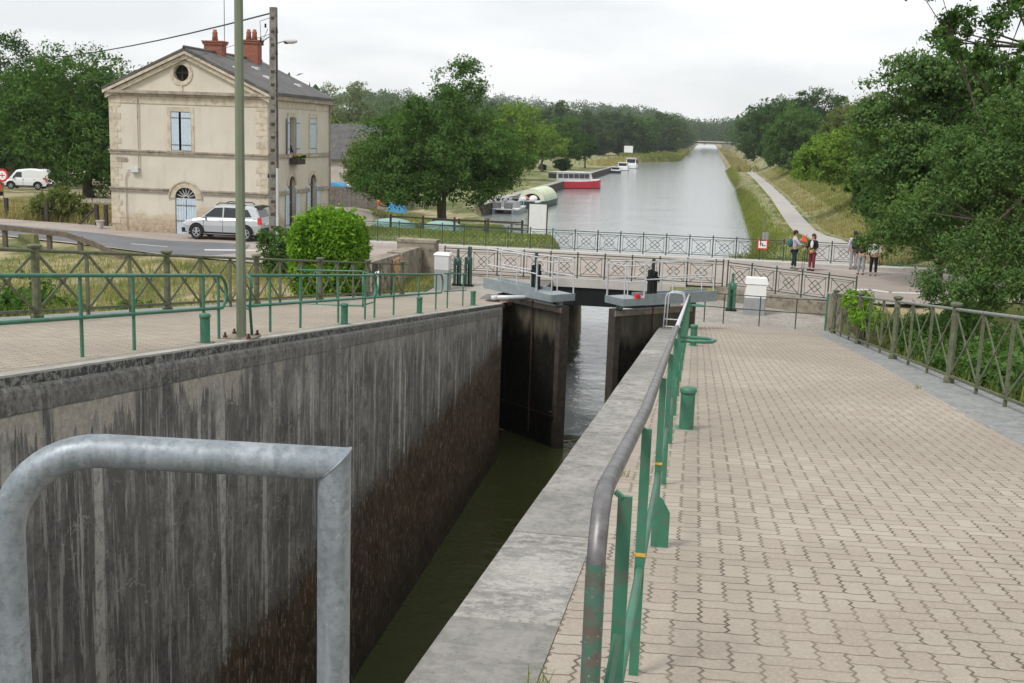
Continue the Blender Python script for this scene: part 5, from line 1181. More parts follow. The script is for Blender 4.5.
def suv(name,label,loc,rot,paint,cat='car',L=4.3,W=.9,H=1.62,van=False):
    g=thing(name,label,cat,loc,rot)   # x forward, z up, ground at 0
    hl=L/2
    if not van:
        low=[(-hl,.45,.82,.80),(-hl+.06,.36,1.0,.86),(-hl+.5,.3,1.04,.90),(-.6,.26,1.03,.90),(.55,.26,1.0,.90),(1.0,.27,.99,.895),(1.55,.3,.93,.88),(hl-.18,.34,.84,.82),(hl-.02,.4,.72,.70)]
    else:
        low=[(-hl,.4,1.0,.80),(-hl+.05,.34,1.05,.84),(-hl+.5,.3,1.07,.85),(0,.26,1.06,.85),(.75,.28,1.02,.85),(1.3,.3,.92,.83),(hl-.2,.34,.78,.78),(hl-.02,.4,.66,.66)]
    m=MB(); rings=[]
    for x,zb,zt,w_ in low: rings.append([(x,-w_*.97,zb),(x,-w_,(zb+zt)/2+.02),(x,-w_*.975,zt-.1),(x,-w_*.9,zt),(x,w_*.9,zt),(x,w_*.975,zt-.1),(x,w_,(zb+zt)/2+.02),(x,w_*.97,zb)])
    loft(m,rings); body=m.build('body',paint,g,smooth=False)
    # greenhouse
    if not van: gh=[(-hl+.1,1.0,1.02,.80),(-hl+.32,1.0,1.48,.70),(-hl+.6,1.0,1.56,.69),(-.1,1.0,1.59,.68),(.42,1.0,1.52,.67),(1.12,.97,1.0,.74)]
    else: gh=[(-hl+.02,1.0,1.6,.78),(-hl+.2,1.0,1.8,.76),(-.2,1.0,1.84,.76),(.55,1.0,1.76,.72),(.75,1.,1.68,.7),(1.35,.9,.94,.74)]
    m=MB(); rings=[]
    wb=.845 if not van else .82
    for x,zb,zt,w_ in gh: rings.append([(x,-wb,zb),(x,-w_-.03,zt-.09*(zt>1.2)),(x,-w_+.08,zt),(x,w_-.08,zt),(x,w_+.03,zt-.09*(zt>1.2)),(x,wb,zb)])
    loft(m,rings); m.build('roof',paint,g)
    def side(poly,s,off=.012):
        # window on the side plane: y interpolated between belt and roof
        q=MB(); out=[]
        for x,z in poly:
            t_=(z-1.0)/.5; y=wb+(.715-wb)*t_ if not van else wb+(.79-wb)*t_; out.append((x,s*(y+off),z))
        inn=[(a,b-s*.02,c) for a,b,c in out]; n=len(out)
        q.add(out+inn,[tuple(range(n)),tuple(range(2*n-1,n-1,-1))]+[(i,(i+1)%n,n+(i+1)%n,n+i) for i in range(n)]); return q
    sides=[[( -.05,1.04),(-.05,1.47),(.38,1.44),(.95,1.04)],[(-.95,1.04),(-.95,1.46),(-.13,1.47),(-.13,1.04)],[(-1.62,1.1),(-1.4,1.4),(-1.03,1.45),(-1.03,1.06)]] if not van else [[(.2,1.1),(.2,1.55),(.62,1.55),(.98,1.1)]]
    for s in (-1,1):
        for p in sides: side(p,s).build('side_window','glassdark',g)
        q=MB(); q.ell((.88,s*(W+.05),1.05),(.09,.08,.07),8,6); q.build('wing_mirror','black' if van else paint,g)
        q=MB(); q.box(-1.0,s*W-.01 if s>0 else -W-.006,.3,1.0,s*W+.006 if s>0 else -W+.01,.37); q.build('sill_strip','black',g)
    # windscreen and rear window
    a=gh[-2];b=gh[-1]
    m=MB(); dx=.02; m.hexa([(b[0]-.05+dx,-.66,b[2]+.06),(b[0]-.05+dx,.66,b[2]+.06),(b[0]-.07+dx,.66,b[2]+.04),(b[0]-.07+dx,-.66,b[2]+.04)],[(a[0]+.04+dx,-.6,a[2]-.03),(a[0]+.04+dx,.6,a[2]-.03),(a[0]+.02,.6,a[2]-.05),(a[0]+.02,-.6,a[2]-.05)]); m.build('windscreen','glassdark',g)
    if not van:
        m=MB(); m.hexa([(-hl+.11,-.62,1.08),(-hl+.11,.62,1.08),(-hl+.15,.62,1.08),(-hl+.15,-.62,1.08)],[(-hl+.28,-.56,1.42),(-hl+.28,.56,1.42),(-hl+.32,.56,1.42),(-hl+.32,-.56,1.42)]); m.build('rear_window','glassdark',g)
        m=MB(); m.hexa([(-hl+.1,-.62,1.5),(-hl+.1,.62,1.5),(-hl+.45,.62,1.53),(-hl+.45,-.62,1.53)],[(-hl+.1,-.6,1.54),(-hl+.1,.6,1.54),(-hl+.45,.6,1.59),(-hl+.45,-.6,1.59)]); m.build('spoiler','black',g)
        for s in (-1,1):
            m=MB(); m.tube([(-1.25,s*.6,1.57),(-1.1,s*.6,1.66),(.15,s*.6,1.66),(.35,s*.6,1.57)],.022,6); m.build('roof_rail','black',g)
    for s in (-1,1):
        m=MB(); m.hexa([(-hl-.012,s*.84-.1,.78),(-hl-.012,s*.84+.06,.78),(-hl+.16,s*.84+.075,.78),(-hl+.16,s*.84-.1,.78)],[(-hl+.03,s*.84-.1,1.08),(-hl+.03,s*.84+.03,1.08),(-hl+.2,s*.84+.045,1.08),(-hl+.2,s*.84-.1,1.08)]); m.build('tail_lamp','taillight',g)
        m=MB(); m.ell((hl-.17,s*.62,.68),(.2,.2,.09),10,6); m.build('headlight','whitedull',g)
    m=MB(); m.bbox(-hl-.05,-.82,.33,-hl+.16,.82,.6,.03); m.build('rear_bumper','black',g)
    m=MB(); m.bbox(hl-.22,-.8,.3,hl+.03,.8,.5,.04); m.build('front_bumper','black',g)
    m=MB(); m.box(-hl-.02,-.25,.72,-hl+.05,.25,.83); m.build('number_plate','white',g)
    for x in (-hl+.82,hl-.83):
        for s in (-1,1):
            m=MB(); n=14; m.prism_y([(x+.42*math.cos(PI*k/n),.34+.42*math.sin(PI*k/n)) for k in range(n+1)],s*(W+.012)-.12 if s>0 else -W-.012,s*(W+.012) if s>0 else -W-.012+.12); m.build('wheel_arch','black',g)
            wheel(g,x,s*(W-.07),.34 if not van else .31,'carsilver')
    m=MB(); m.box(-hl+.3,-.7,.2,hl-.3,.7,.35); m.build('underbody','black',g)
    for s in (-1,1):
        m=MB()
        for x in ((-.09,-1.0,.95) if not van else (.1,.98)): m.box(x-.006,s*W*1.0-.004,.4,x+.006,s*W*1.0+.004,1.0)
        for x in (.1,-.85): m.box(x-.09,s*W*.985-.008,.88,x+.03,s*W*.985+.012,.91)
        m.build('door_seams','black',g)
    return g
sv=suv('silver_car','silver grey car with roof rails parked facing left in front of the cream house',(-23.35,54.75,3.906),PI+.02,'carsilver')
sv.scale=(.96,1,1.1)
v=suv('white_van','white delivery van with its back doors open, parked in the shade behind the garden',(-60.6,97,zz(-60.6,97)+.02),PI+.25,'carwhite','van',4.0,.86,1.8,True)
m=MB(); m.hexa([(-2.0,.84,.55),(-2.05,.88,.55),(-2.75,1.0,.6),(-2.72,.96,.6)],[(-2.0,.8,1.62),(-2.05,.84,1.62),(-2.72,.92,1.62),(-2.7,.88,1.62)]); dd=m.build('back_door','carwhite',v)
m=MB(); m.hexa([(-2.12,.905,1.05),(-2.13,.915,1.05),(-2.66,1.005,1.05),(-2.65,.995,1.05)],[(-2.12,.87,1.52),(-2.13,.88,1.52),(-2.64,.955,1.52),(-2.63,.945,1.52)]); m.build('door_window','glassdark',dd)
m=MB(); m.box(-2.03,-.7,.6,-2.005,.7,1.6); m.build('load_opening','black',v)
suv('orange_car','small orange car, only its rear showing at the left picture edge by the van',(-48.8,71.2,3.95),PI+.1,'orange','car',3.9,.85)
# ================================================================ BOATS
def hull(m,L,W,h0,h1,n=14,bow=.35,draft=.25):
    st=[]
    for i in range(n+1):
        t_=i/n; x=-L/2+L*t_; b=1. if t_<1-bow else max(.03,math.cos((t_-(1-bow))/bow*PI/2)**.6); sh=h0+(h1-h0)*max(0,(t_-.4)/.6)**2
        w_=W/2*b*(.9+.1*min(1,t_*6)); st.append([(x,-w_*.78,-draft),(x,-w_*.97,.1),(x,-w_,sh),(x,w_,sh),(x,w_*.97,.1),(x,w_*.78,-draft)])
    loft(m,st)
def boat(label,loc,rot,L,W,hmat,cabin,topmat,h0=.7,h1=1.0,kind=0):
    g=thing('moored_boat',label,'boat',loc,rot)
    m=MB(); hull(m,L,W,h0,h1); m.build('hull',hmat,g)
    m=MB(); hull(m,L*.985,W*.97,h0+.03,h1+.03,draft=-h0+.04); m.build('deck','whitedull',g)
    m=MB(); hull(m,L*1.004,W*1.01,.12,.14,draft=.1); m.build('waterline_band','black',g)
    if cabin:
        x0,x1,hc=cabin; w_=W*.4
        m=MB(); m.hexa([(x0,-w_,h0),(x1,-w_*.9,h0),(x1,w_*.9,h0),(x0,w_,h0)],[(x0+.1,-w_*.92,h0+hc),(x1-.5,-w_*.82,h0+hc),(x1-.5,w_*.82,h0+hc),(x0+.1,w_*.92,h0+hc)]); cb=m.build('cabin',topmat,g)
        m=MB(); m.bbox(x0-.15,-w_*1.0,h0+hc+.003,x1-.3,w_*1.0,h0+hc+.09,.06); m.build('cabin_roof','white',cb)
        for s in (-1,1):
            m=MB(); n=max(2,int((x1-x0)/1.3)); 
            for k in range(n):
                a=x0+.3+k*(x1-x0-1.1)/n; b=a+(x1-x0-1.1)/n-.15
                m.hexa([(a,s*(w_*.975)-.02,h0+hc*.38),(b,s*(w_*.955)-.02,h0+hc*.38),(b,s*(w_*.955)+.02,h0+hc*.38),(a,s*(w_*.975)+.02,h0+hc*.38)],[(a,s*(w_*.935)-.02,h0+hc*.86),(b,s*(w_*.915)-.02,h0+hc*.86),(b,s*(w_*.915)+.02,h0+hc*.86),(a,s*(w_*.935)+.02,h0+hc*.86)])
            m.build('side_windows','glassdark',cb)
        m=MB(); m.box(x0-.0,-w_*.8,h0+hc*.3,x0+.07,w_*.8,h0+hc*.86); m.build('rear_window','glassdark',cb)
    m=MB()
    for s in (-1,1):
        for k in range(6): x=-L*.42+L*.72*k/5; m.tube([(x,s*W*.46,h0),(x,s*W*.46,h0+.5)],.02,5)
        m.tube([(-L*.42,s*W*.46,h0+.5),(L*.3,s*W*.46,h0+.5)],.02,5)
    m.build('guard_rails','rail_steel',g)
    return g
boat('red hulled cabin boat with dark windows and white roof, moored alone at the quay',(-23.3,214,0),.62,11,4.6,'red',(-4.8,3.0,1.6),'white',1.3,1.7)
g=boat('small dark open boat moored nearest of the far white boats',(-23.6,318,0),PI/2,7,3,'navy',(-.8,1.4,.9),'whitedull',.6,.9)
boat('low white motor boat moored between the dark boat and the tall white cruiser',(-23.4,345,0),PI/2,9,3.6,'white',(-2.5,2.2,1.3),'white',.9,1.2)
boat('tall white cabin cruiser, farthest of the moored boats',(-22.6,372,0),PI/2,9,4.0,'white',(-3.5,2.5,2.0),'white',1.1,1.4)
# barge under a pale green canvas tilt
g=thing('covered_boat','barge under a pale green canvas tilt moored behind the blank white panel','boat',(-22.2,156,0),PI/2+PI-.05)
m=MB(); hull(m,15,3.8,.8,1.0); m.build('hull','dkgreen',g)
m=MB(); pr=[(1.75*math.cos(PI*k/12),.8+1.65*math.sin(PI*k/12)) for k in range(13)]; m.prism_x(pr,-6.6,3.0); m.build('canvas_tilt','palegreen',g)
m=MB(); m.prism_x([(1.2*math.cos(PI*k/10),.8+1.0*math.sin(PI*k/10)) for k in range(11)],3.01,3.06); m.build('dark_opening','black',g)
m=MB(); m.bbox(3.2,-1.6,.75,6.2,1.6,.95,.1); m.build('foredeck','whitedull',g)
for i,(a,b,mt,s) in enumerate([(3.8,.4,'white',.55),(4.6,-.6,'pinkcloth',.5),(5.2,.5,'white',.4),(4.3,-.1,'redbag',.3),(5.4,-.7,'white',.45)]):
    m=MB(); m.ell((a,b,1.0+s*.4),(s*1.1,s,s*.7),8,6); m.build('deck_bundle',mt,g)
# grey catamaran workboat
g=thing('work_boat','low grey twin hulled boat with motors and gear, moored nearest the grass point','boat',(-23.6,141,0),PI/2+PI+.03)
for s in (-1,1):
    m=MB(); hull(m,8.5,1.1,.5,.6); m.xf(lambda v,s=s:(v[0],v[1]+s*1.25,v[2])); m.build('hull','steelplate',g)
m=MB(); m.bbox(-3.9,-1.9,.52,3.9,1.9,.66,.05); m.build('deck','whitedull',g)
for s in (-.8,.6):
    m=MB(); m.bbox(3.3,s-.5,.67,3.9,s+.5,1.35,.08); m.build('motor_box','asphalt',g)
m=MB(); m.bbox(-1.,-1.5,.67,1.4,1.5,1.4,.1); m.build('console','greycab',g)
m=MB()
for x in (-2.5,0,2.2):
    for y in (-1.7,1.7): m.tube([(x,y,.66),(x,y,1.9)],.03,5)
m.tube([(-2.5,-1.7,1.9),(2.2,-1.7,1.9),(2.2,1.7,1.9),(-2.5,1.7,1.9),(-2.5,-1.7,1.9)],.03,5); m.build('frame','rail_steel',g)
for i in range(7):
    m=MB(); m.ell((-2.6+random.random()*4,random.uniform(-1.3,1.3),1.5),(.3,.25,.25),7,5); m.build('gear_bundle',['blackcloth','greycab','grey_cloth'][i%3],g)
# ================================================================ PANELS, YARD
def panel(label,x,y,zb,w_,h,leg,cat='sign board',mat='white'):
    g=thing('sign_board',label,cat,(x,y,float(gz(x,y))))
    m=MB(); m.bbox(-w_/2,-.03,zb,w_/2,.03,zb+h,.01); m.build('panel',mat,g)
    for s in (-1,1): m=MB(); m.box(s*(w_/2+.04)-.04,-.05,-.2,s*(w_/2+.04)+.04,.05,zb+h+.05); m.build('post','wood_dark',g)
    return g
panel('tall blank white board on two dark posts at the water edge of the grass point',-11.35,81,.05,1.25,2.35,1)
panel('small square white board on the quay beyond the white boats',-27.2,425,2.8,3.2,2.4,1)
g=thing('path_sign','thin grey sign post on the dry verge between canal and towpath','sign',(4.55,82,float(gz(4.55,82))))
m=MB(); m.tube([(0,0,0),(0,0,3.2)],.03,6); m.build('post','greypole',g)
m=MB(); m.box(-.2,-.02,1.5,.22,-.0,2.0); m.build('plate','greycab',g)
# wooden fence on the grass point
g=thing('wooden_fence','brown wooden rail fence round the grass point by the water','fence',(-15,82,2.5))
pp=[(-20.2,86.5),(-18.,85.6),(-15.8,84.7),(-13.6,83.4),(-11.3,81.4),(-9.9,80.4)]
m=MB()
for (a,b) in zip(pp[:-1],pp[1:]):
    za,zb=float(gz(*a)),float(gz(*b))
    for h_ in (.55,.95): m.bar((*a,za+h_),(*b,zb+h_),.07,.09)
m.build('rail','wood',g,True)
for p in pp:
    z=float(gz(*p)); m=MB(); m.box(p[0]-.07,p[1]-.07,z-.2,p[0]+.07,p[1]+.07,z+1.1); m.build('post','wood',g,True)
g=thing('wooden_fence','dark wooden rail fence nearer the bridge under the big ash tree','fence',(-18,70,3))
pp=[(-19.5,71.5),(-17.3,71.2),(-15.2,70.9),(-13.0,70.6),(-10.8,70.3)]
m=MB()
for (a,b) in zip(pp[:-1],pp[1:]):
    za,zb=float(gz(*a)),float(gz(*b))
    for h_ in (.5,.9): m.bar((*a,za+h_),(*b,zb+h_),.06,.08)
m.build('rail','wood_dark',g,True)
for p in pp:
    z=float(gz(*p)); m=MB(); m.box(p[0]-.06,p[1]-.06,z-.2,p[0]+.06,p[1]+.06,z+1.05); m.build('post','wood_dark',g,True)
# yard things behind the ornate railing
def table(label,x,y,rot,mat='redwood'):
    g=thing('picnic_table',label,'picnic table',(x,y,zz(x,y)+.05),rot,'red brown picnic tables in the yard')
    m=MB(); 
    for k in range(5): m.box(-1.1,-.42+k*.17,.72,1.1,-.27+k*.17,.76)
    m.build('tabletop',mat,g)
    for s in (-1,1): m=MB(); m.box(-1.1,s*.75-.14,.43,1.1,s*.75+.14,.47); m.build('bench_seat',mat,g)
    for s in (-1,1): m=MB(); m.bar((s*.8,-.8,0),(s*.8,-.1,.74),.06,.09); m.bar((s*.8,.8,0),(s*.8,.1,.74),.06,.09); m.bar((s*.8,-.85,.4),(s*.8,.85,.4),.05,.08); m.build('leg_frame',mat,g)
table('red brown picnic table next to the house corner, under the blue tarpaulin',-34.6,104,.2)
table('red brown picnic table right of the first one in the yard',-32.2,103,.1)
table('red brown picnic table in front of the row of tables in the yard',-33.2,99,.3)
g=thing('tarpaulin','bright blue tarpaulin draped over a frame by the house corner','tarpaulin',(-36.4,112,zz(-36.4,112)))
m=MB(); m.prism_y([(1.4*math.cos(PI*k/10),1.9+.9*math.sin(PI*k/10)) for k in range(11)],-1,1); m.build('sheet','blue',g)
m=MB()
for s in (-1,1):
    for t_ in (-1,1): m.tube([(s*1.3,t_*.9,0),(s*1.3,t_*.9,2)],.04,6)
m.build('frame','greypole',g)
g=thing('tarpaulin','blue cloth hanging under the big ash tree, behind the green boats','tarpaulin',(-25.7,96,zz(-25.7,96)))
m=MB(); m.hexa([(-.8,-.3,.3),(.8,-.3,.2),(.9,.3,.2),(-.9,.4,.3)],[(-.5,-.1,1.5),(.4,-.1,1.9),(.4,.1,1.9),(-.5,.1,1.5)]); m.build('sheet','blue',g)
m=MB(); m.tube([(-.5,.05,0),(-.5,.05,1.8)],.03,5); m.tube([(.5,.05,0),(.5,.05,2.1)],.03,5); m.build('frame','greypole',g)
g=thing('awning','pale cream awning behind the picnic tables','awning',(-34.2,114,zz(-34.2,114)))
m=MB(); m.hexa([(-1.6,-1,2.2),(1.6,-1,2.2),(1.6,1,2.4),(-1.6,1,2.4)],[(-1.3,-.2,2.9),(1.3,-.2,2.9),(1.3,.2,2.9),(-1.3,.2,2.9)]); m.build('canopy','palegreen',g)
m=MB()
for a in (-1.5,1.5):
    for b in (-.9,.9): m.tube([(a,b,0),(a,b,2.3)],.04,6)
m.build('posts','greypole',g)
g=thing('trailer','orange flat trailer with black wheels in the yard beyond the hedge','trailer',(-30.6,100.5,zz(-30.6,100.5)),.1)
m=MB(); m.bbox(-2.1,-.8,.75,2.1,.8,1.25,.05); m.build('bed','orange',g)
for x in (-1.2,1.2): m=MB(); m.prism_y([(x+.38*math.cos(2*PI*k/16),.4+.38*math.sin(2*PI*k/16)) for k in range(16)],-.95,-.75); m.build('wheel','rubber',g)
m=MB(); m.bar((2.1,0,.8),(3.3,0,.6),.08,.08); m.build('drawbar','black',g)
g=thing('board_fence','grey boarded screen in the yard just right of the round hedge','fence',(-28.2,90,zz(-28.2,90)))
m=MB()
for k in range(14): m.box(-2.5+k*.36,-.03,0,-2.16+k*.36,.03,1.75)
m.build('boards','greypole',g)
m=MB(); m.box(-2.5,.035,.3,2.5,.08,.4); m.box(-2.5,.035,1.3,2.5,.08,1.4); m.build('rails','wood',g)
def rowboat(label,x,y,rot):
    g=thing('covered_dinghy',label,'dinghy',(x,y,zz(x,y)-.1),rot,'dinghies under teal covers')
    m=MB(); hull(m,2.9,1.3,.5,.65,draft=-.1); m.build('hull','teal',g)
    m=MB(); m.ell((-.1,0,.58),(1.3,.6,.32),14,8); m.build('cover','teal',g,smooth=True)
    m=MB(); m.box(-.8,-.6,0,-.65,.6,.15)
    m.build('cradle','wood_dark',g)
rowboat('teal covered dinghy on the ground behind the green railing, left one',-20.6,76.5,.1)
rowboat('teal covered dinghy on the ground behind the green railing, right one',-17.3,77.5,-.12)
# far grey roofed house + house behind the left trees + building behind the right trees
def small_house(label,x,y,z,w_,d_,h,rh,rot,wall,roof='slate',wins=3,chim=True):
    g=thing('house',label,'house',(x,y,z),rot)
    m=MB(); m.box(-w_/2,-d_/2,-1,w_/2,d_/2,h); m.prism_x([(-d_/2,h),(d_/2,h),(0,h+rh)],-w_/2,w_/2); m.build('wall',wall,g)
    m=MB()
    for s in (-1,1):
        lo=[(-w_/2-.3,0,h+rh+.04),(w_/2+.3,0,h+rh+.04),(w_/2+.3,s*(d_/2+.4),h-.3),(-w_/2-.3,s*(d_/2+.4),h-.3)]
        if s>0: lo=lo[::-1]
        m.hexa(lo,[(a,b,c+.15) for a,b,c in lo])
    m.build('roof',roof,g)
    for k in range(wins):
        u=-w_/2+w_*(k+.5)/wins
        m=MB(); m.box(u-.55,-d_/2-.05,1.2,u+.55,-d_/2-.003,2.6); wn=m.build('window','kerb',g)
        m=MB(); m.box(u-.45,-d_/2-.06,1.3,u+.45,-d_/2-.051,2.5); m.build('pane','glassdark',wn)
        if h>5:
            m=MB(); m.box(u-.55,-d_/2-.05,4.2,u+.55,-d_/2-.003,5.6); wn=m.build('window','kerb',g)
            m=MB(); m.box(u-.45,-d_/2-.06,4.3,u+.45,-d_/2-.051,5.5); m.build('pane','glassdark',wn)
    if chim: m=MB(); m.bbox(w_*.25,-.3,h+rh*.4,w_*.25+.8,.3,h+rh+1.,.03); m.build('chimney','brick',g)
    return g
small_house('grey roofed low house seen past the right corner of the cream house',-38.5,118,2.4,12,8,4.2,3.2,0,'pale_render',chim=False)
small_house('beige stone house half hidden behind the dark trees above the white van',-74.,116,2.9,10,9,6.6,3.2,.3,'render_beige')
small_house('pale tall house glimpsed between the branches at the right picture edge',31,66,3.0,13,10,11,4,.2,'pale_render',wins=4)
# distant bridge
g=thing('canal_bridge','far low grey bridge crossing the canal where it meets the woods','bridge',(3.5,1120,3))
m=MB(); m.box(-22,-3,3.4,22,3,4.6); m.build('deck','wood_dark',g)
m=MB(); m.box(-22,-3.2,4.65,22,-3,5.6); m.build('parapet','kerb',g)
m=MB(); m.box(-30,-3,-3,-16.5,3,3.6); m.box(12.5,-3,-3,30,3,3.6); m.build('abutment','concrete_old',g)
# stakes along the embankment
gst=MB(); gst.tube([(0,0,-.3),(0,0,1.3)],.06,6)
s0=gst.build('fence_stake','wood',origin=(0,0,0)); st=[]
for i in range(9):
    y=88+i*5.5; x=float(px(y))+9.2
    o=s0 if i==0 else s0.copy()
    if i: COL.objects.link(o)
    o.location=(x,y,zz(x,y)); tag(o,'grey wooden stake standing in the tall grass on top of the dry bank','stake','wooden stakes along the bank')
g=thing('field_gate','pale bar gate in front of the dark hedge behind the bright green tree','gate',(20.5,122,zz(20.5,122)))
m=MB()
for z in (.5,.9,1.3): m.bar((-4,0,z),(4,0,z),.08,.1)
m.build('bars','whitedull',g)
for x in (-4,0,4): m=MB(); m.box(x-.08,-.08,-.2,x+.08,.08,1.5); m.build('post','whitedull',g)
# ================================================================ PEOPLE
def skinmesh(name,V,E,Rr,mat,parent,root=0,sub=2):
    me=bpy.data.meshes.new(name); me.from_pydata(V,E,[]); me.update(); o=bpy.data.objects.new(name,me); COL.objects.link(o); o.parent=parent
    me.materials.append(M_[mat])
    md=o.modifiers.new('skin','SKIN'); md.use_smooth_shade=True
    if not me.skin_vertices: 
        me.attributes.new  # ensure layer
    sv=me.skin_vertices[0].data if me.skin_vertices else None
    for i,r_ in enumerate(Rr):
        r2=(r_,r_) if not isinstance(r_,tuple) else r_
        sv[i].radius=r2
    sv[root].use_root=True
    ss=o.modifiers.new('sub','SUBSURF'); ss.levels=sub; ss.render_levels=sub
    return o
def person(label,loc,rot,H=1.75,top='shirtwhite',legs='navy',hair='hairdark',longhair=False,jacket=None,pose=None,skirt=False,shoe='shoe',seat=None):
    g=thing('person',label,'person',loc,rot); k=H/1.75
    p=dict(lh=(-.26,.0,.86),le=(-.25,-.03,1.12),rh=(.26,.02,.86),re=(.25,-.03,1.12),lf=(-.11,0,.06),rf=(.11,.02,.06),lk=(-.105,.03,.5),rk=(.105,.03,.5),head=(0,.03,0))
    if pose: p.update(pose)
    S=lambda v:(v[0]*k,v[1]*k,v[2]*k)
    V=[(0,0,.95),(0,.0,1.15),(0,-.01,1.36),(0,0,1.46),(p['head'][0]*.5,.02,1.53),(p['head'][0],.03,1.62),(p['head'][0],.03,1.70)]
    Rr=[(.15,.11),(.135,.1),(.15,.1),.075,.055,(.08,.098),(.06,.075)]
    E=[(i,i+1) for i in range(6)]
    def chain(a,pts,rs):
        last=a
        for q,r_ in zip(pts,rs): V.append(q); Rr.append(r_); E.append((last,len(V)-1)); last=len(V)-1
        return last
    for s,h_,e_ in ((-1,'lh','le'),(1,'rh','re')):
        w_=chain(2,[(s*.18,-.01,1.40),p[e_],p[h_]],[.055,.042,.03])
        a=Vector(p[h_]); d=(a-Vector(p[e_])).normalized(); sd=d.cross(Vector((0,1,.1))).normalized()
        palm=chain(w_,[tuple(a+d*.06)],[.032])
        for f in range(4):
            b=a+d*.07+sd*(f-1.5)*.018; l=(.06,.075,.07,.055)[f]
            chain(palm,[tuple(b+d*l*.5),tuple(b+d*l+Vector((0,.02,-.005)))],[.0095,.008])
        chain(palm,[tuple(a+d*.03+sd*s*.045+Vector((0,.015,0))),tuple(a+d*.075+sd*s*.05+Vector((0,.02,0)))],[.011,.009])
    for s,f_,kn in ((-1,'lf','lk'),(1,'rf','rk')):
        ft=p[f_]; a=chain(0,[(s*.09,0,.86),p[kn],(ft[0],ft[1],ft[2]+.04),(ft[0],ft[1]+.13,ft[2]-.02)],[.085,.058,.04,.034])
    skinmesh('body',[S(v) for v in V],E,[tuple(x*k for x in r_) if isinstance(r_,tuple) else r_*k for r_ in Rr],'skin',g)
    # face features
    hx=p['head'][0]
    m=MB(); m.ell(S((hx,.125,1.615)),(.013*k,.022*k,.022*k),6,5); m.ell(S((hx-.08,.03,1.62)),(.012*k,.02*k,.032*k),6,5); m.ell(S((hx+.08,.03,1.62)),(.012*k,.02*k,.032*k),6,5); m.build('nose_and_ears','skin',g)
    m=MB(); 
    for s in (-1,1): m.ell(S((hx+s*.032,.112,1.645)),(.013*k,.008*k,.008*k),6,4)
    m.ell(S((hx,.114,1.57)),(.025*k,.008*k,.006*k),6,4); m.build('eyes_and_mouth','hairdark',g)
    m=MB(); m.ell(S((hx,.005,1.68)),(.098*k,.112*k,.095*k),14,9)
    if longhair: m.ell(S((hx,-.05,1.58)),(.1*k,.075*k,.15*k),12,8)
    else: m.ell(S((hx,-.045,1.63)),(.09*k,.07*k,.1*k),12,8)
    m.build('hair',hair,g,smooth=True)
    # clothing: torso+sleeves, trousers, shoes
    V2=[(0,0,.93),(0,0,1.12),(0,-.01,1.36),(0,0,1.45)]; R2=[(.175,.135),(.16,.125),(.175,.125),.085]; E2=[(0,1),(1,2),(2,3)]
    for s,h_,e_ in ((-1,'lh','le'),(1,'rh','re')):
        a=len(V2); hh=Vector(p[e_]).lerp(Vector(p[h_]),.75 if jacket else .55); V2+=[(s*.18,-.01,1.40),p[e_],tuple(hh)]; R2+=[.072,.06,.05]; E2+=[(2,a),(a,a+1),(a+1,a+2)]
    skinmesh('jacket' if jacket else 'shirt',[S(v) for v in V2],E2,[tuple(x*k for x in r_) if isinstance(r_,tuple) else r_*k for r_ in R2],jacket or top,g)
    if jacket:
        m=MB(); m.ell(S((0,.085,1.24)),(.095*k,.075*k,.2*k),12,8); m.build('top',top,g,smooth=True)
    V3=[(0,0,.95)]; R3=[(.165,.13)]; E3=[]
    for s,f_,kn in ((-1,'lf','lk'),(1,'rf','rk')):
        ft=p[f_]; a=len(V3); V3+=[(s*.09,0,.84),p[kn],(ft[0],ft[1],ft[2]+.07)]; R3+=[.105,.08,.062]; E3+=[(0,a),(a,a+1),(a+1,a+2)]
    skinmesh('trousers',[S(v) for v in V3],E3,[tuple(x*k for x in r_) if isinstance(r_,tuple) else r_*k for r_ in R3],legs,g)
    for f_ in ('lf','rf'):
        ft=p[f_]; m=MB(); m.ell(S((ft[0],ft[1]+.05,.045)),(.05*k,.14*k,.05*k),10,6); m.build('shoe',shoe,g,smooth=True)
    return g
ROADZ=3.9
g=person('man in lilac grey shirt and navy trousers with small teal backpack on the bridge',(4.35,54.0,ROADZ),-PI/2+.1,1.78,'shirtlilac','navy','hairdark',pose=dict(rh=(.12,.42,1.12),re=(.22,.16,1.14),lh=(-.1,.45,1.5),le=(-.26,.2,1.2),lf=(-.13,-.04,.06),rf=(.12,.06,.06)))
m=MB(); m.ell((0,-.2,1.2),(.15,.11,.2),12,8); m.build('backpack','tealpack',g,smooth=True)
gb=thing('shopping_bag','orange red bag held up between the two talking people','bag',(4.75,53.9,5.1))
m=MB(); m.hexa([(-.15,-.04,.12),(.15,-.04,.08),(.15,.05,.08),(-.15,.05,.12)],[(-.1,-.01,.36),(-.05,-.01,.42),(-.05,.02,.42),(-.1,.02,.36)]); m.build('bag','redbag',gb)
g=person('woman in black cardigan and burgundy trousers facing the man on the bridge',(5.15,53.75,ROADZ),PI/2+.75,1.68,'shirtwhite','burgundy','hairred',True,'blackcloth',shoe='blackcloth',pose=dict(rh=(.3,.22,1.02),re=(.3,-.02,1.14),lh=(-.1,.16,.98),le=(-.27,.0,1.14)))
for (dx,dy) in ((4.72,53.9),(4.8,53.75)):
    m=MB(); m.tube([(dx,dy,ROADZ),(dx+.03,dy,ROADZ+1.15)],.011,5); m.tube([(dx+.03,dy,ROADZ+1.05),(dx+.035,dy,ROADZ+1.18)],.018,6); tag(m.build('walking_pole','black'),'thin dark walking pole held between the two talking people','walking pole','pair of walking poles')
g=person('walker with a dark backpack seen from behind, at the far railing by the trees',(7.15,55.2,ROADZ),0.1,1.78,'shirtlilac','grey_cloth','hairdark')
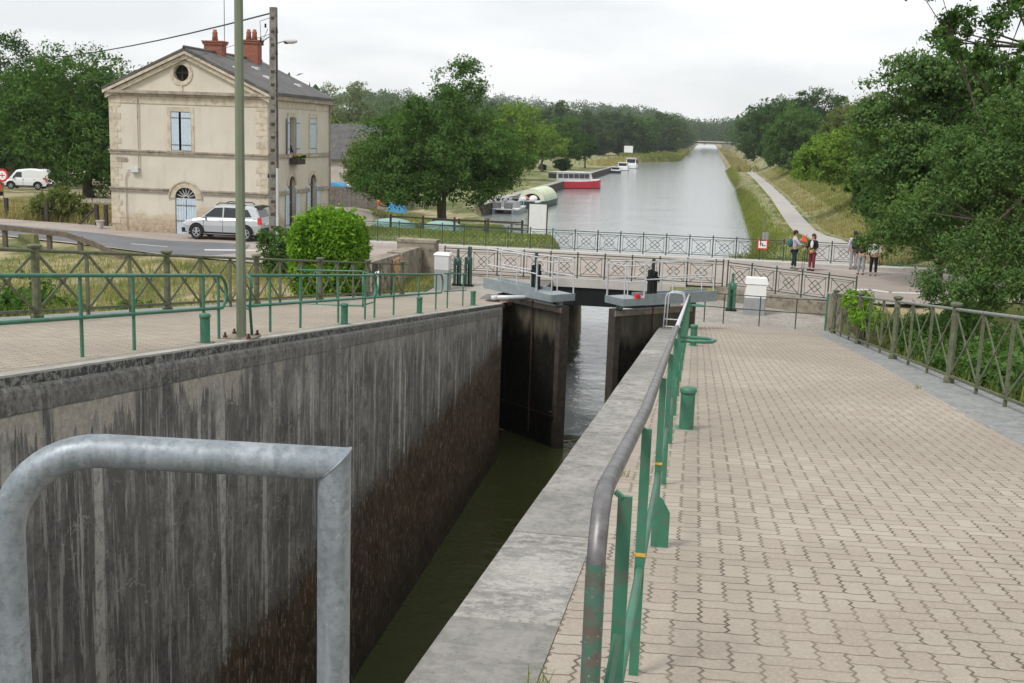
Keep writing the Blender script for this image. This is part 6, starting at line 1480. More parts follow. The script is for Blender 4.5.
m=MB(); m.bbox(-.17,-.33,.98,.17,-.12,1.45,.05); m.build('backpack','navy',g)
g=person('person in a dusty pink top and grey trousers behind the vine leaves',(7.25,53.2,ROADZ),2.6,1.7,'pinkcloth','grey_cloth','hairbrown',False,'blackcloth')
g=person('woman with a brown hat and white top under the overhanging branches',(7.75,53.0,ROADZ),PI-.2,1.72,'shirtwhite','blackcloth','hairbrown',True)
m=MB(); m.lathe([(.17,1.69),(.18,1.7),(.11,1.715),(.1,1.79),(.05,1.81)],(0,0),14); m.build('hat','hairbrown',g,smooth=True)
g=person('person in a blue shirt and cap on the road at the right picture edge',(13.35,52,3.9),PI-.3,1.75,'bluecloth','navy','hairbrown')
m=MB(); m.lathe([(.11,1.69),(.11,1.72),(.09,1.78),(.03,1.8)],(0,0),12); m.box(-.07,.08,1.69,.07,.2,1.705); m.build('cap','pinkcloth',g)
g=person('person in black leaning out of the open window above the flower box',(-22.0,59.8,7.3),-PI/2,1.6,'blackcloth','blackcloth','hairdark',pose=dict(lh=(-.2,.3,.9),le=(-.26,.1,1.05),rh=(.2,.32,.9),re=(.26,.1,1.05)))
g=thing('flower_box','dark balcony flower box with yellow flowers under the open upper window','flower box',(-21.5,59.9,7.7))
m=MB(); m.bbox(-.28,-.6,-.12,.2,.6,.16,.03); m.build('box','wood_dark',g)
m=MB()
for i in range(26): m.ell((random.uniform(-.22,.22),random.uniform(-.6,.6),.22+random.random()*.12),(.08,.08,.06),6,4)
m.build('leaves','leaf_dark',g)
m=MB()
for i in range(16): m.ell((random.uniform(-.22,.25),random.uniform(-.58,.58),.3+random.random()*.1),(.05,.05,.045),6,4)
m.build('flowers','flower',g)
# ================================================================ VEGETATION
def leaf_cloud(C_,size,rng,elong=.55,up=.35,out=None):
    """C_: centres (N,3). one folded quad per leaf"""
    n=len(C_); a=rng.normal(size=(n,3)); a[:,2]-=.25; a/=np.linalg.norm(a,axis=1)[:,None]
    nn=rng.normal(size=(n,3)); nn[:,2]=np.abs(nn[:,2])+up; nn=nn if out is None else nn*.5+out*1.3; b=np.cross(nn,a); b/=np.linalg.norm(b,axis=1)[:,None]+1e-9
    s=size*rng.uniform(.45,1.5,size=(n,1)); A=a*s*.5; B=b*s*.5*elong; dn=np.cross(a,b)*s*.12
    V=np.stack([C_-A,C_+B*1.0-A*.1+dn,C_+A,C_-B*1.0-A*.1+dn],1).reshape(-1,3); return V
def lobes_points(lobes,ncl,lpc,cr,rng,inner=.55,flat=.7):
    """leaf clusters gathered on boughs: lobes carry sub-lobes, sub-lobes carry clusters"""
    L=np.array(lobes,float); w_=(L[:,3]*L[:,4]*L[:,5])**.72; w_/=w_.sum()
    nsub=max(46,ncl//20); si=rng.choice(len(L),size=nsub,p=w_); sd=rng.normal(size=(nsub,3)); sd/=np.linalg.norm(sd,axis=1)[:,None]
    sc_=L[si,:3]+sd*L[si,3:6]*rng.uniform(.52,.92,size=(nsub,1)); sr=L[si,3:6].mean(1)*rng.uniform(.24,.42,size=nsub)
    na=int(ncl*.72); nb=ncl-na
    k=rng.integers(0,nsub,size=na); d=rng.normal(size=(na,3)); d[:,2]+=.35; d/=np.linalg.norm(d,axis=1)[:,None]
    ca=sc_[k]+d*(sr[k]*rng.uniform(.55,1.05,size=na))[:,None]*np.array([1,1,.8]); na_dir=d*.8+sd[k]*.35
    idx=rng.choice(len(L),size=nb,p=w_); d2=rng.normal(size=(nb,3)); d2/=np.linalg.norm(d2,axis=1)[:,None]
    cb=L[idx,:3]+d2*L[idx,3:6]*(rng.uniform(inner**2*.6,.85,size=nb)**.5)[:,None]
    c=np.concatenate([ca,cb]); dr_=np.concatenate([na_dir,d2*.8])
    cs=cr*rng.uniform(.45,1.3,size=(len(c),1,1))*.8
    off=rng.normal(size=(len(c),lpc,3))*cs*np.array([1,1,flat])*.55; on=off/(cs*.55)
    return (c[:,None,:]+off).reshape(-1,3),(on*.5+np.repeat(dr_[:,None,:],lpc,1)*1.0).reshape(-1,3)
def crown(name,lobes,ncl,lpc,cr,size,mat,parent,seed,inner=.5,elong=.55,flat=.7,zmin=None):
    rng=np.random.default_rng(seed); C_,O_=lobes_points(lobes,ncl,lpc,cr,rng,inner,flat)
    if zmin is not None: k_=C_[:,2]>zmin; C_=C_[k_]; O_=O_[k_]
    V=leaf_cloud(C_,size,rng,elong,out=O_); n=len(C_)
    return fastmesh(name,V,np.arange(n*4).reshape(n,4),mat,parent)
def limbs(m,base,top,r0,lobes,rng,nl=9,double=False,bend=.3):
    b=Vector(base); t_=Vector(top); pts=[b+(t_-b)*k/5+Vector((rng.uniform(-1,1)*bend*(k>0),rng.uniform(-1,1)*bend*(k>0),0)) for k in range(6)]
    m.tube([pts[0]-Vector((0,0,.3))]+pts,[r0*1.35,r0*1.15]+[r0*(1-.15*k) for k in range(1,6)],9)
    L=[Vector(q[:3]) for q in lobes]
    for i in range(nl):
        l=L[i%len(L)]; rr=lobes[i%len(L)]; e=l+Vector((rng.uniform(-.6,.6)*rr[3],rng.uniform(-.6,.6)*rr[4],rng.uniform(-.3,.6)*rr[5])); k=rng.integers(2,6); s=pts[k]
        mid=s.lerp(e,.5)+Vector((0,0,-.1*(e-s).length+.2)); m.tube([s,mid,e],[r0*.42,r0*.26,r0*.07],6,False)
        for j in range(2):
            e2=mid.lerp(e,.6)+Vector((rng.uniform(-1,1),rng.uniform(-1,1),rng.uniform(-.2,1)))*rr[3]*.4; m.tube([mid,e2],[r0*.18,r0*.05],5,False)
def tree(label,loc,lobes,ncl,lpc,cr,size,mat,seed,r0=.25,fork=None,group=None,name='tree',inner=.5,nl=9,cat='tree',elong=.55,flat=.7,zmin=None):
    g=thing(name,label,cat,loc,0,group); rng=np.random.default_rng(seed+100)
    cz=max(.6,np.mean([l[2] for l in lobes])); m=MB(); cx=np.mean([l[0] for l in lobes]); cy=np.mean([l[1] for l in lobes])
    if fork:
        for f in fork: limbs(m,(f*.35,0,0),(cx+f,cy,cz*1.15),r0*.8,lobes,rng,nl//2+1,bend=.15)
    else: limbs(m,(0,0,0),(cx*.6,cy*.6,cz*1.15),r0,lobes,rng,nl)
    m.build('trunk','trunk',g,smooth=True)
    crown('crown',lobes,ncl,lpc,cr,size,mat,g,seed,inner,elong,flat,zmin)
    return g
# --- the big ash on the grass, centre left
tree('big round green ash tree with forked trunk standing left of the moored boats',(-19.1,85.,zz(-19.1,85)),
 [(-3.,0,4.2,4.6,4.2,2.6),(1.6,0,4.6,4.0,4.0,2.8),(-1.0,-1,6.6,4.6,4.2,3.0),(-3.9,0,6.0,3.9,3.6,2.7),(3.2,0,6.2,3.3,3.6,2.8),(.3,0,8.8,3.4,3.2,2.6),(1.0,0,10.6,2.3,2.2,2.2),(-5.2,0,4.2,2.8,3,2.0),(3.8,0,4.4,2.4,3,1.7),(-1.8,-2,3.2,3.4,3,1.5)],
 2500,32,.62,.2,'leaf_mid',11,.30,fork=(-.35,.45),inner=.6,zmin=1.5)
# --- trees left of the house
tree('tall dark leafy tree with rounded top at the left picture edge behind the van',(-70,110,2.8),
 [(0,0,10,6.5,6,4.8),(-3,0,6,6.5,6,4.5),(4,0,6.5,5.5,5,4.4),(1,0,3.2,6,5,2.6)],1500,24,.8,.32,'leaf_dark',21,.45)
tree('broad dark green lime tree immediately left of the cream house',(-46.2,82,3.8),
 [(0,0,8.2,4.6,4.4,3.1),(-4.2,0,6.4,4.4,4.2,3.6),(4.2,0,6.2,4.4,4.2,3.9),(0,-1,4.2,5.6,4.5,3.2),(5.4,0,2.8,4.,4,2.6),(1.5,0,2.2,4.6,4,2.3)],2200,30,.66,.23,'leaf_mid',22,.4)
tree('dark low spreading tree behind the wire fence between van and house',(-38.,86,3.8),[(0,0,4.5,4.2,4,3.8),(-5,1,3.,4.4,4,2.6),(3,0,3,4,4,3),(-8.5,2,2.8,3.5,3.5,2.5)],1100,24,.7,.3,'leaf_dark',23,.3)
# --- behind the house, right
tree('pale greyish airy tree beyond the grey roofed house',(-60.5,192,3.2),[(0,0,9.6,4.6,4,4.6),(-3,0,7,4,4,4),(3.4,0,7,3.6,4,3.8)],800,12,.7,.36,'leaf_pale',31,.35)
tree('dark green clipped trees row behind the grey roofed house',(-37,124,2.2),[(0,0,6.4,3.8,3,2.6),(4,0,6.4,3.8,3,2.5),(-4,0,6,3.8,3,2.6),(2,0,3.5,5,3,2.5)],1000,20,.6,.28,'leaf_hedge',32,.25)
tree('olive green small tree between the grey roofed house and the big ash',(-31.6,108,2.),[(0,0,4.5,2.8,2.5,2.8),(1.5,0,2.8,2.5,2.5,2.2),(-.9,0,2.7,1.7,2,1.7)],1000,18,.5,.24,'leaf_olive',33,.2)
# --- far left bank
def shrub(label,loc,lobes,ncl,lpc,cr,size,mat,seed,group=None,name='shrub',inner=.4,cat='shrub',stem=.03):
    g=thing(name,label,cat,loc,0,group); rng=np.random.default_rng(seed+7); m=MB()
    for i in range(5):
        l=lobes[i%len(lobes)]; m.tube([(rng.uniform(-.1,.1),rng.uniform(-.1,.1),-.1),(l[0]*.5+rng.uniform(-.2,.2)*l[3],l[1]*.5,l[2]*.5),(l[0]+rng.uniform(-.4,.4)*l[3],l[1],l[2])],[stem,stem*.7,stem*.3],5,False)
    m.build('stem','trunk',g)
    crown('foliage',lobes,ncl,lpc,cr,size,mat,g,seed,inner)
    return g
tree('bright green round tree, left one of the pair on the mooring lawn',(-35.5,258,1.6),[(0,0,7.6,4.4,4,3.9),(-2,0,5,3.6,4,3),(2.2,0,5.2,3.6,4,3)],900,18,.8,.4,'leaf_bright',41,.3)
tree('mid green tree, right one of the pair on the mooring lawn',(-33.6,282,1.6),[(0,0,9.2,4.3,4,3.9),(1.4,0,5.6,4,4,3.4)],850,18,.8,.4,'leaf_mid',42,.3)
tree('small dark tree at the right end of the mooring lawn',(-30.2,300,1.5),[(0,0,5.6,3.6,3.4,2.9),(-1,0,3.8,3.2,3,2.2)],650,18,.6,.36,'leaf_dark',43,.25)
tree('green tree directly right of the big ash, beyond the lawn',(-33.2,205,1.6),[(0,0,9,4.4,4,5),(.5,0,5,4.6,4,3.6)],900,18,.8,.4,'leaf_bright',44,.3)
tree('tall green tree behind the big ash crown',(-44,235,1.8),[(0,0,8,6,5,5),(3,0,5,5,5,4)],900,18,.9,.42,'leaf_mid',45,.35)
sb=shrub('round clipped bush, leftmost of the row on the mooring lawn',(-44.5,262,1.4),[(0,0,1.3,1.7,1.5,1.2)],220,16,.4,.3,'leaf_dark',46,'round bushes on the mooring lawn')
for i,(x,y,s,t_) in enumerate([(-41.9,262,.6,'smallest bush, second from the left in the row on the mooring lawn'),(-38.9,262,.8,'middle round bush in the row on the mooring lawn'),(-36.0,262,.65,'second bush from the right in the row on the mooring lawn'),(-31.4,262,1.25,'largest round bush, right end of the row on the mooring lawn')]):
    dup(sb,(x,y,1.4),i,t_,scale=(s,s,s))
# forest beyond the basin: individual front trees, then the wood on the hill as one mass
ft=[]
for i,(sd,mt) in enumerate([(51,'leaf_far'),(52,'leaf_mid'),(53,'leaf_far')]):
    ft.append((sd,mt))
fx=[(-92,520,1.1,0),(-78,505,1.0,1),(-66,515,1.15,2),(-55,500,1.0,0),(-46,520,1.05,2),(-36,530,1.1,0),(-28,555,1.05,1),(-22.5,620,1.15,2),(-21,690,1.25,1),(-24,760,1.2,0),(-20,850,1.15,2),(-19,960,1.1,0),(-18,1080,1.1,1),(-110,540,1.1,2),(-130,560,1.1,0)]
protos={}
lab=['dark green','mid green','deep green']
pos_words=['far left end','left end behind the lawn trees','behind the clipped bushes','behind the small dark lawn tree','just left of the white boats','above the white boats','above the basin reeds','at the reedy corner','pale one at the narrows','beyond the pale one','along the narrows','farther along the narrows','nearest the far bridge','hidden second row left','outermost left']
for i,(x,y,s,k) in enumerate(fx):
    lb=f'{lab[k]} woodland tree of the far left bank, {pos_words[i]}'
    z=zz(x,y)-.4
    if k not in protos:
        sd,mt=ft[k]; g=tree(lb,(x,y,z),[(0,0,11.5,6,5.5,5.2),(-4,0,7.5,5,5,4.5),(4,0,8,5,5,4.8),(0,0,4,6.5,5.5,3.6)],900,14,1.2,.8,mt,sd,.4,group='woodland trees of the far left bank',nl=5); g.scale=(s*1.2,s*1.2,s*1.15); protos[k]=g
    else: dup(protos[k],(x,y,z),i*1.3,lb,scale=(s*1.2,s*1.2,s*(1.15 if y>600 else 1.1)))
def wood(name,spots,seed,mat,label,n_l=110,hr=(7,10),size=1.5):
    rng=np.random.default_rng(seed); C_=[]
    for x,y,s in spots:
        z=zz(x,y); nb=int(n_l); d=rng.normal(size=(nb,3)); d/=np.linalg.norm(d,axis=1)[:,None]; d[:,2]=np.abs(d[:,2])*1.2-.5
        C_.append(np.array([x,y,z+9*s])+d*np.array([8.,8.,8.5])*s*rng.uniform(.75,1.08,size=(nb,1)))
    C_=np.concatenate(C_); C2=(C_[:,None,:]+rng.normal(size=(len(C_),5,3))*1.3).reshape(-1,3)
    V=leaf_cloud(C2,size,rng,.8); o=fastmesh(name,V,np.arange(len(C2)*4).reshape(-1,4),mat); struct(o,'stuff',label,'woodland'); return o
rng=np.random.default_rng(5); sp=[]
for i in range(150):
    y=rng.uniform(600,1500); x=-rng.uniform(24,60+.42*y); sp.append((x,y,rng.uniform(1.1,1.5)))
for i in range(70):
    y=rng.uniform(1250,1700); x=rng.uniform(-330,90); sp.append((x,y,rng.uniform(1.5,2.0)))
for i in range(46):
    y=rng.uniform(200,560); x=-rng.uniform(75,110+.4*y); sp.append((x,y,rng.uniform(.7,1.0)))
for i in range(22): sp.append((-60+i*5.4,rng.uniform(1150,1190),rng.uniform(1.7,2.0)))
for i in range(60): sp.append((rng.uniform(-140,90),rng.uniform(1200,1380),rng.uniform(1.7,2.2)))
wood('distant_wood',sp,6,'leaf_far','continuous dark green wood covering the low hill behind the canal')
sp=[]
for i in range(60):
    y=rng.uniform(420,1400); x=rng.uniform(30,60+.3*y); sp.append((x,y,rng.uniform(.9,1.2)))
for i in range(64):
    y=rng.uniform(400,1400); x=float(px(y))+rng.uniform(6,22); sp.append((x,y,rng.uniform(1.0,1.35)))
wood('distant_wood',sp,8,'leaf_far','dark green wood lining the right bank far down the canal')
# --- right bank trees
tree('tall dark tree nearest the far canal bend, left end of the right bank trees',(19.5,345,3.5),[(-1,0,13,7,6,6.5),(-6,0,8,5.,5,6),(4,0,9,6,6,6),(-3,0,4,7,6,3.6)],1500,20,1.0,.5,'leaf_dark',61,.5)
tree('rounded mid green tree over the towpath, middle of the right bank trees',(20.5,262,3.5),[(-.5,0,9.5,6.,5,5.4),(-4,0,6,4.4,5,4.2),(3,0,6.5,5,5,5),(-2,0,3,5.5,5,3)],1500,20,.9,.42,'leaf_mid',62,.45)
tree('highest dark tree crown behind the rounded one on the right bank',(28,312,4),[(0,0,15,7.5,6,5),(6,0,12,6,6,5.5),(-3,0,10,6,6,6),(3,0,6,8,6,5)],1400,20,1.0,.5,'leaf_dark',63,.5)
tree('pale olive airy tree between the highest dark crown and the near trees',(24.5,205,4.5),[(0,0,8.8,5,5,4.6),(3.5,0,10,4.5,5,4.5),(-2.5,0,5,4.5,4,3.6)],1100,18,.8,.36,'leaf_olive',64,.4)
tree('bright yellow green tree with low crown beside the towpath bank',(16.6,132,3.4),[(-2.6,0,5.4,3.8,3.4,2.6),(1.6,0,6.0,3.9,3.4,2.7),(-4.6,0,3.7,3.0,2.8,2.0),(0,0,3.6,4.8,3.4,2.2),(4.3,0,4.2,3.2,3,2.6)],1900,24,.55,.27,'leaf_bright',65,.3,zmin=1.)
shrub('long dark clipped hedge behind the bright yellow green tree',(21,124,3.9),[(-3,0,1.1,2.4,1,1.0),(0,0,1.1,2.4,1,1.0),(3,0,1.1,2.4,1,1.0),(6,0,1.1,2.4,1,1.)],700,16,.35,.22,'leaf_dark',66,cat='hedge',name='hedge')
tree('dark dense tree behind the strollers, lower part of the right tree mass',(12.9,70,3.9),[(0,0,4.6,3.4,3.4,3.4),(-1.8,0,3.,2.4,3,2.6),(2.6,0,6.6,3.6,3.2,3.6),(0.6,0,7.8,3.0,3,2.6),(4.6,0,4,4,3.4,3.8)],1900,26,.5,.23,'leaf_dark',67,.35,zmin=.7)
tree('tall green tree in the middle of the right tree mass with pointed tufts on top',(9.9,50,3.2),[(-1.9,0,8.7,1.9,1.8,1.6),(-.3,0,9.2,1.9,2,1.5),(-1.9,0,6.6,2.3,2.2,2.2),(1.6,0,8.0,2.4,2.4,2.),(-.9,-.6,4.4,2.9,2.4,2.2),(3.4,0,6,3,2.6,3),(.5,0,3.2,2.8,2.4,2.),(-3.0,0,7.6,1.0,1.2,.9)],2700,30,.42,.155,'leaf_ash',68,.15,inner=.45,zmin=1.3)
g=tree('near ash tree with drooping feathery leaves hanging over the olive fence at the right',(9.0,31.5,3.6),
 [(-1.6,0,5.4,1.6,1.6,1.2),(-2.9,1,4.2,1.2,1.4,.9),(.1,0,6.2,1.9,1.9,1.6),(-1.9,-1,3.4,1.4,1.3,.9),(.6,-1,4.2,1.9,1.6,1.5),(-3.7,2.2,3.4,.8,1.1,.55),(-2.6,-2,2.5,1.0,1.2,.6),(0.,-3,2.6,1.5,1.4,.9),(2.2,0,5.2,1.7,1.6,2.3),(-.6,.5,7.2,1.3,1.4,.9),(-2.6,.6,6.0,.9,1.1,.6)],
 3000,40,.28,.105,'leaf_ash',69,.17,inner=.3,nl=16,elong=.4,flat=.9)
g=tree('sparse high branches with small leaf tufts against the sky, upper right corner',(9.9,36,3.3),
 [(-2.6,0,9.6,1.2,1.2,.8),(-4.0,0,11.0,.9,1,.5),(-1.4,0,8.6,1.3,1.2,.9),(-1.0,0,10.8,1.3,1.2,.9),(-2.6,0,11.6,1.3,1.2,.7),(.4,0,9.6,1.4,1.3,1.2),(.6,0,7.6,1.6,1.4,1.2),(-3.4,0,9.4,.6,.8,.45),(-.4,0,12.2,1.6,1.2,.8)],
 520,34,.25,.13,'leaf_mid',70,.1,inner=.1,nl=22,elong=.6)
# vine and undergrowth at the right fence
shrub('leafy vine tuft climbing over the far part of the right olive fence',(4.75,33.5,pavR(33.5)-.1),[(0,0,1.1,.42,1.4,.4),(.1,2.4,1.0,.4,.9,.32),(-.1,-1.2,.9,.35,.7,.3)],330,14,.13,.1,'leaf_hedge',71,cat='vine',name='vine')
ug=[('dense green undergrowth behind the nearest panels of the right olive fence',6.6,15.,4.6,1.0),('tangled bush behind the third cast post of the right olive fence',6.5,19.5,4.3,.9),('green bush behind the middle of the right olive fence',6.6,24.3,3.8,1.),('leafy bush under the drooping ash leaves behind the fence',6.9,28.7,3.5,.9),('bush behind the far end of the right olive fence',7.0,34,3.3,1.),('bush filling the gap between fence pillar and trees',8.6,39.5,3.1,1.)]
for i,(lb,x,y,z,s) in enumerate(ug):
    x=x-.35; z=zz(x,y); shrub(lb,(x,y,z-.1),[(0,0,.5*s,1.1,2.2,.7),(.9,.5,.9*s,1.1,1.9,.8),(-.3,-1.5,.35,.8,1.5,.55),(-.2,1.6,.4,.8,1.4,.6)],700,16,.24,.12,'leaf_ash' if i%2 else 'leaf_mid',80+i)
strip('soil_under_trees',[(y,4.9,11.+.05*y) for y in np.arange(2,43,1.)],'soil',.02,14)
tree('dark leafy tree mass filling the right picture edge behind the fence',(14.5,42,2.9),[(-.6,0,4.5,3.2,3.2,3.2),(-.4,0,8,3.0,3.2,2.2),(-3.4,-1.5,3.0,2.4,2.4,2.),(2,0,5,3,3,4)],1500,24,.42,.2,'leaf_mid',90,.28,zmin=.4)
# --- hedge ball by the left fence
def hedgeball():
    g=thing('round_hedge','big rounded glossy light green hedge bush behind the left olive fence','hedge',(-10.75,32.6,zz(-10.75,32.6)-.1)); rng=np.random.default_rng(91)
    n=30000; d=rng.normal(size=(n,3)); d=np.sign(d)*np.abs(d)**.75; d/=np.linalg.norm(d,axis=1)[:,None]
    p4=(np.abs(d)**3).sum(1)**(1/3.); d=d/p4[:,None]
    lump=1+.035*np.sin(d[:,0]*9+d[:,2]*5)*np.cos(d[:,1]*8+d[:,2]*7)
    r=rng.uniform(.72,1.03,size=n)*lump; P_=d*r[:,None]*np.array([1.1,1.1,1.42])+np.array([0,0,1.42]); P_=P_[P_[:,2]>.02]
    sh=rng.normal(size=(70,3)); sh[:,2]=np.abs(sh[:,2])+.3; sh/=np.linalg.norm(sh,axis=1)[:,None]; sh=sh/((np.abs(sh)**3).sum(1)**(1/3.))[:,None]; L_=rng.uniform(.98,1.14,size=(70,9,1)); P_=np.concatenate([P_,((sh[:,None,:]*L_)*np.array([1.1,1.1,1.42])+np.array([0,0,1.42])+rng.normal(size=(70,9,3))*.035).reshape(-1,3)])
    V=leaf_cloud(P_,.12,rng,.5); fastmesh('foliage',V,np.arange(len(P_)*4).reshape(-1,4),'leaf_hedge',g)
    m=MB()
    for k in range(6): m.tube([(rng.uniform(-.2,.2),rng.uniform(-.2,.2),-.1),(rng.uniform(-.7,.7),rng.uniform(-.7,.7),1.6)],[.05,.02],6)
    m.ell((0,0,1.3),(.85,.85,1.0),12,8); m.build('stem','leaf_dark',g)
hedgeball()
shrub('darker loose bush tucked behind the round hedge, beside the utility pole',(-15.9,42.6,3.8),[(0,0,1.0,1.1,1.,1.1),(.8,0,.8,.8,.8,.9)],420,16,.22,.13,'leaf_mid',92)
shrub('reddish green flowering bush by the post fence left of the house',(-36.2,60.6,3.9),[(0,0,.9,1.5,1.,1.),(1.3,0,.7,1.,.8,.8),(-1.,0,.7,1,.8,.7)],420,14,.3,.16,'leaf_olive',93)
for i,(lb,x,y,s) in enumerate([('dark green weeds behind the left olive fence at the picture edge',-11.4,16.4,1.25),('weed clump beside the leftmost weeds behind the olive fence',-12.,20.,1.),('low weed clump on the dry slope behind the second cast post',-12.4,25.,.6)]):
    shrub(lb,(x,y,zz(x,y)-.1),[(0,0,.35*s,1.1*s,1.4*s,.5*s),(-1.,.6,.4*s,.9*s,1.*s,.5*s)],420,14,.2,.12,'leaf_mid' if i!=1 else 'leaf_olive',95+i)
# --- grass tufts (uncountable)
def blades(name,pts,h,wd,mat,seed,label):
    rng=np.random.default_rng(seed); P_=np.array(pts,float); n=len(P_); a=rng.uniform(0,2*PI,n); H_=h*rng.uniform(.4,1.3,n); W_=wd*rng.uniform(.6,1.4,n)
    dx=np.stack([np.cos(a),np.sin(a),0*a],1)*W_[:,None]*.5; lean=np.stack([rng.normal(size=n)*.35,rng.normal(size=n)*.35,np.ones(n)],1)*H_[:,None]
    V=np.stack([P_-dx,P_+dx,P_+lean+dx*.15,P_+lean-dx*.15],1).reshape(-1,3); o=fastmesh(name,V,np.arange(n*4).reshape(n,4),mat); struct(o,'stuff',label,'grass'); return o
def scatter(n,fx,fy,seed,mask=None,clump=1.):
    rng=np.random.default_rng(seed); y=fy(rng,n); x=fx(rng,y,n); m_=hnoise(x*2.3,y*2.1)+.35*rng.normal(size=n)>-.15 if clump else np.ones(n,bool)
    x,y=x[m_],y[m_]; z=gz(x,y); return np.stack([x,y,z],1)
blades('tall_grass',scatter(42000,lambda r,y,n:-9.85-r.uniform(0,1,n)**1.3*18,lambda r,n:r.uniform(8,45,n),101),.22,.03,'grassblade',101,'green and yellow grass on the slope behind the left fence')
blades('dry_grass',scatter(26000,lambda r,y,n:-9.85-r.uniform(0,1,n)**1.1*16,lambda r,n:r.uniform(12,45,n),102),.2,.03,'dryblade',102,'dry straw coloured grass on the slope behind the left fence')
blades('bank_grass',scatter(60000,lambda r,y,n:xr(y)+.1+np.abs(r.normal(size=n))*.95,lambda r,n:57.5+r.uniform(0,1,n)**2*330,103,clump=0),.38,.09,'grassblade',103,'lush green grass along the right water edge')
blades('bank_weeds',scatter(36000,lambda r,y,n:px(y)+4.6+np.abs(r.normal(size=n))*3.,lambda r,n:58+r.uniform(0,1,n)**2*260,114),.45,.09,'grassblade',114,'green weeds on the slope right of the towpath')
blades('bank_weeds',scatter(40000,lambda r,y,n:px(y)+1.9+np.abs(r.normal(size=n))*4.,lambda r,n:58+r.uniform(0,1,n)**2*260,104),.42,.08,'dryblade',104,'dry weeds on the slope right of the towpath')
blades('bank_weeds',scatter(30000,lambda r,y,n:px(y)+7.+np.abs(r.normal(size=n))*2.2,lambda r,n:75+r.uniform(0,1,n)**1.7*150,105),.7,.1,'grassblade',105,'tall green weeds on top of the bank right of the towpath')
blades('verge_grass',scatter(12000,lambda r,y,n:px(y)-1.2-r.uniform(0,1,n)**2*2.4,lambda r,n:58+r.uniform(0,1,n)**2*200,106),.16,.05,'grassblade',106,'short grass beside the left edge of the towpath')
blades('point_grass',scatter(60000,lambda r,y,n:xl(y)-.1-r.uniform(0,1,n)**1.2*14,lambda r,n:57.6+r.uniform(0,1,n)*44,107),.2,.05,'grassblade',107,'green grass on the point behind the far bridge railing')
blades('basin_reeds',scatter(20000,lambda r,y,n:xl(y)-r.uniform(0,1,n)**1.5*10,lambda r,n:r.uniform(470,900,n),108,clump=0),1.6,.4,'grassblade',108,'reeds and weeds along the far left corner of the basin')
blades('far_dry_weeds',scatter(16000,lambda r,y,n:np.where(r.uniform(size=n)<.5,xl(y)-.5-np.abs(r.normal(size=n))*4,xr(y)+2.4+np.abs(r.normal(size=n))*2.),lambda r,n:r.uniform(330,1100,n),109,clump=0),1.5,.5,'dryblade',109,'dry straw coloured weeds lining the narrow far canal')
blades('garden_grass',scatter(16000,lambda r,y,n:-44+r.uniform(0,1,n)*13,lambda r,n:r.uniform(59.5,69.5,n),110),.5,.07,'dryblade',110,'rough dry garden grass left of the house')
blades('wooded_floor',scatter(14000,lambda r,y,n:5.+r.uniform(0,1,n)*5,lambda r,n:r.uniform(9,41,n),111),.35,.04,'grassblade',111,'green ground plants under the trees behind the right fence')
pts=[]
for (x,y) in ((-.5,4.25),(-.52,9.1),(3.63,12.6),(3.7,19.3),(-.51,15.2)):
    for k in range(26): pts.append((x+random.gauss(0,.035),y+random.gauss(0,.05),pavR(y)))
blades('joint_weeds',pts,.07,.008,'grassblade',112,'tiny weeds growing from joints at the paving edge')
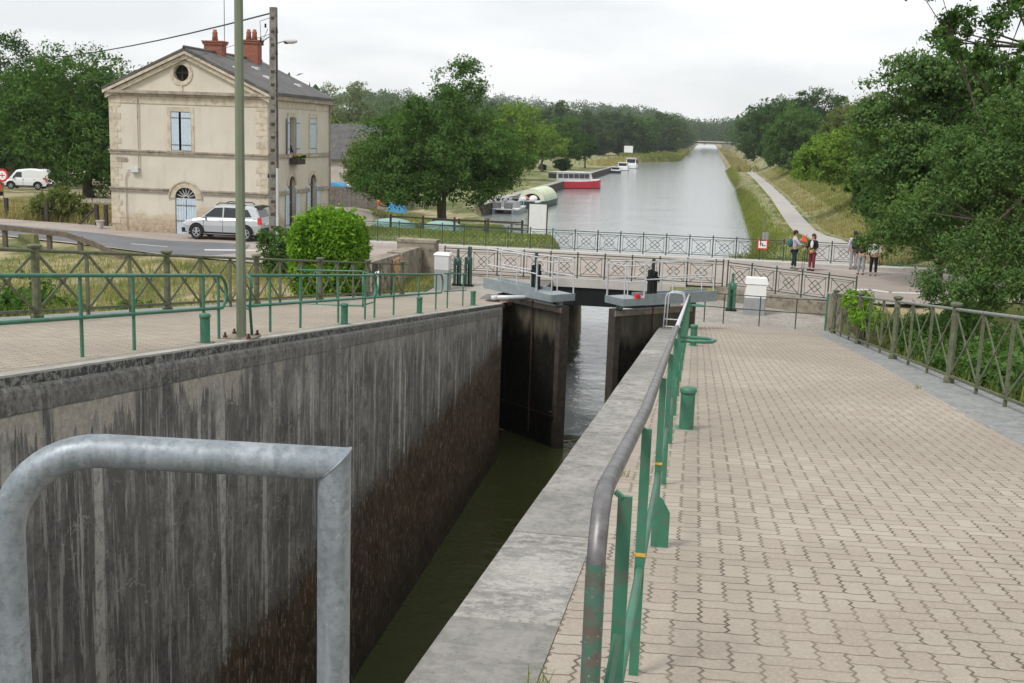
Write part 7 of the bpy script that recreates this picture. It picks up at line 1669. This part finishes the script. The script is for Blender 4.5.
# ================================================================ make well separated pieces parts of their own
def separate(o,newname):
    me=o.data; n=len(me.vertices); par=list(range(n))
    def find(a):
        while par[a]!=a: par[a]=par[par[a]]; a=par[a]
        return a
    for e in me.edges:
        a,b=find(e.vertices[0]),find(e.vertices[1])
        if a!=b: par[a]=b
    isl={}
    for i in range(n): isl.setdefault(find(i),[]).append(i)
    L=list(isl.values()); co=np.array([v.co[:] for v in me.vertices]); lo=[co[l].min(0) for l in L]; hi=[co[l].max(0) for l in L]; k=len(L); g=list(range(k))
    def f2(a):
        while g[a]!=a: a=g[a]
        return a
    for a in range(k):
        for b in range(a+1,k):
            gap=np.linalg.norm(np.maximum(0,np.maximum(lo[a]-hi[b],lo[b]-hi[a]))); s=max((hi[a]-lo[a]).max(),(hi[b]-lo[b]).max())
            if gap<=max(.02,.5*s): g[f2(a)]=f2(b)
    piece={}
    for a in range(k): piece.setdefault(f2(a),[]).extend(L[a])
    if len(piece)<2: return
    own={v:p for p,vs in piece.items() for v in vs}; faces={}
    for p in me.polygons: faces.setdefault(own[p.vertices[0]],[]).append(tuple(p.vertices))
    sm=me.polygons[0].use_smooth; mat=me.materials[0]
    for j,(p,vs) in enumerate(piece.items()):
        mp={v:i for i,v in enumerate(vs)}; m2=bpy.data.meshes.new(newname); m2.from_pydata([co[v] for v in vs],[],[tuple(mp[v] for v in f) for f in faces.get(p,[])]); m2.update()
        if sm: m2.shade_smooth()
        m2.materials.append(mat)
        if j==0: o.data=m2; o.name=newname
        else:
            q=bpy.data.objects.new(newname,m2); COL.objects.link(q); q.parent=o.parent; q.location=o.location
SEP={'base_flange':'base_flange','bolt_plates':'bolt_plate','bolts':'bolt','door_seams':'door_seam','drain_pipe':'drain_pipe','eyes_and_mouth':'face_feature','flowers':'flower','footway_support':'footway_support',
 'guard_rails':'guard_rail','insulators':'insulator','leaves':'leaf_tuft','nose_and_ears':'ear_or_nose','posts':'post','step_recesses':'step_recess','yellow_tape':'yellow_tape','quoins':'quoin_stones','abutment':'abutment'}
for o in list(bpy.data.objects):
    if o.type=='MESH' and o.parent and not o.modifiers:
        b=o.name.split('.')[0]
        if b in SEP and o.data.users==1: separate(o,SEP[b])
        elif b=='frame' and o.parent.name.startswith('tarpaulin'): separate(o,'frame_leg')
# ================================================================ air
hz=MB(); hz.box(-600,-40,-3.2,420,1900,75); hz=hz.build('haze',None); struct(hz,'stuff','thin pale haze over the far canal and woods','haze')
hm=bpy.data.materials.new('pale_air'); hm.use_nodes=True; hm.node_tree.nodes.clear(); ho=hm.node_tree.nodes.new('ShaderNodeOutputMaterial'); hv=hm.node_tree.nodes.new('ShaderNodeVolumePrincipled')
hv.inputs['Color'].default_value=(.93,.96,1,1); hv.inputs['Density'].default_value=.00013; hv.inputs['Anisotropy'].default_value=.2; hm.node_tree.links.new(hv.outputs[0],ho.inputs['Volume']); hz.data.materials.append(hm)
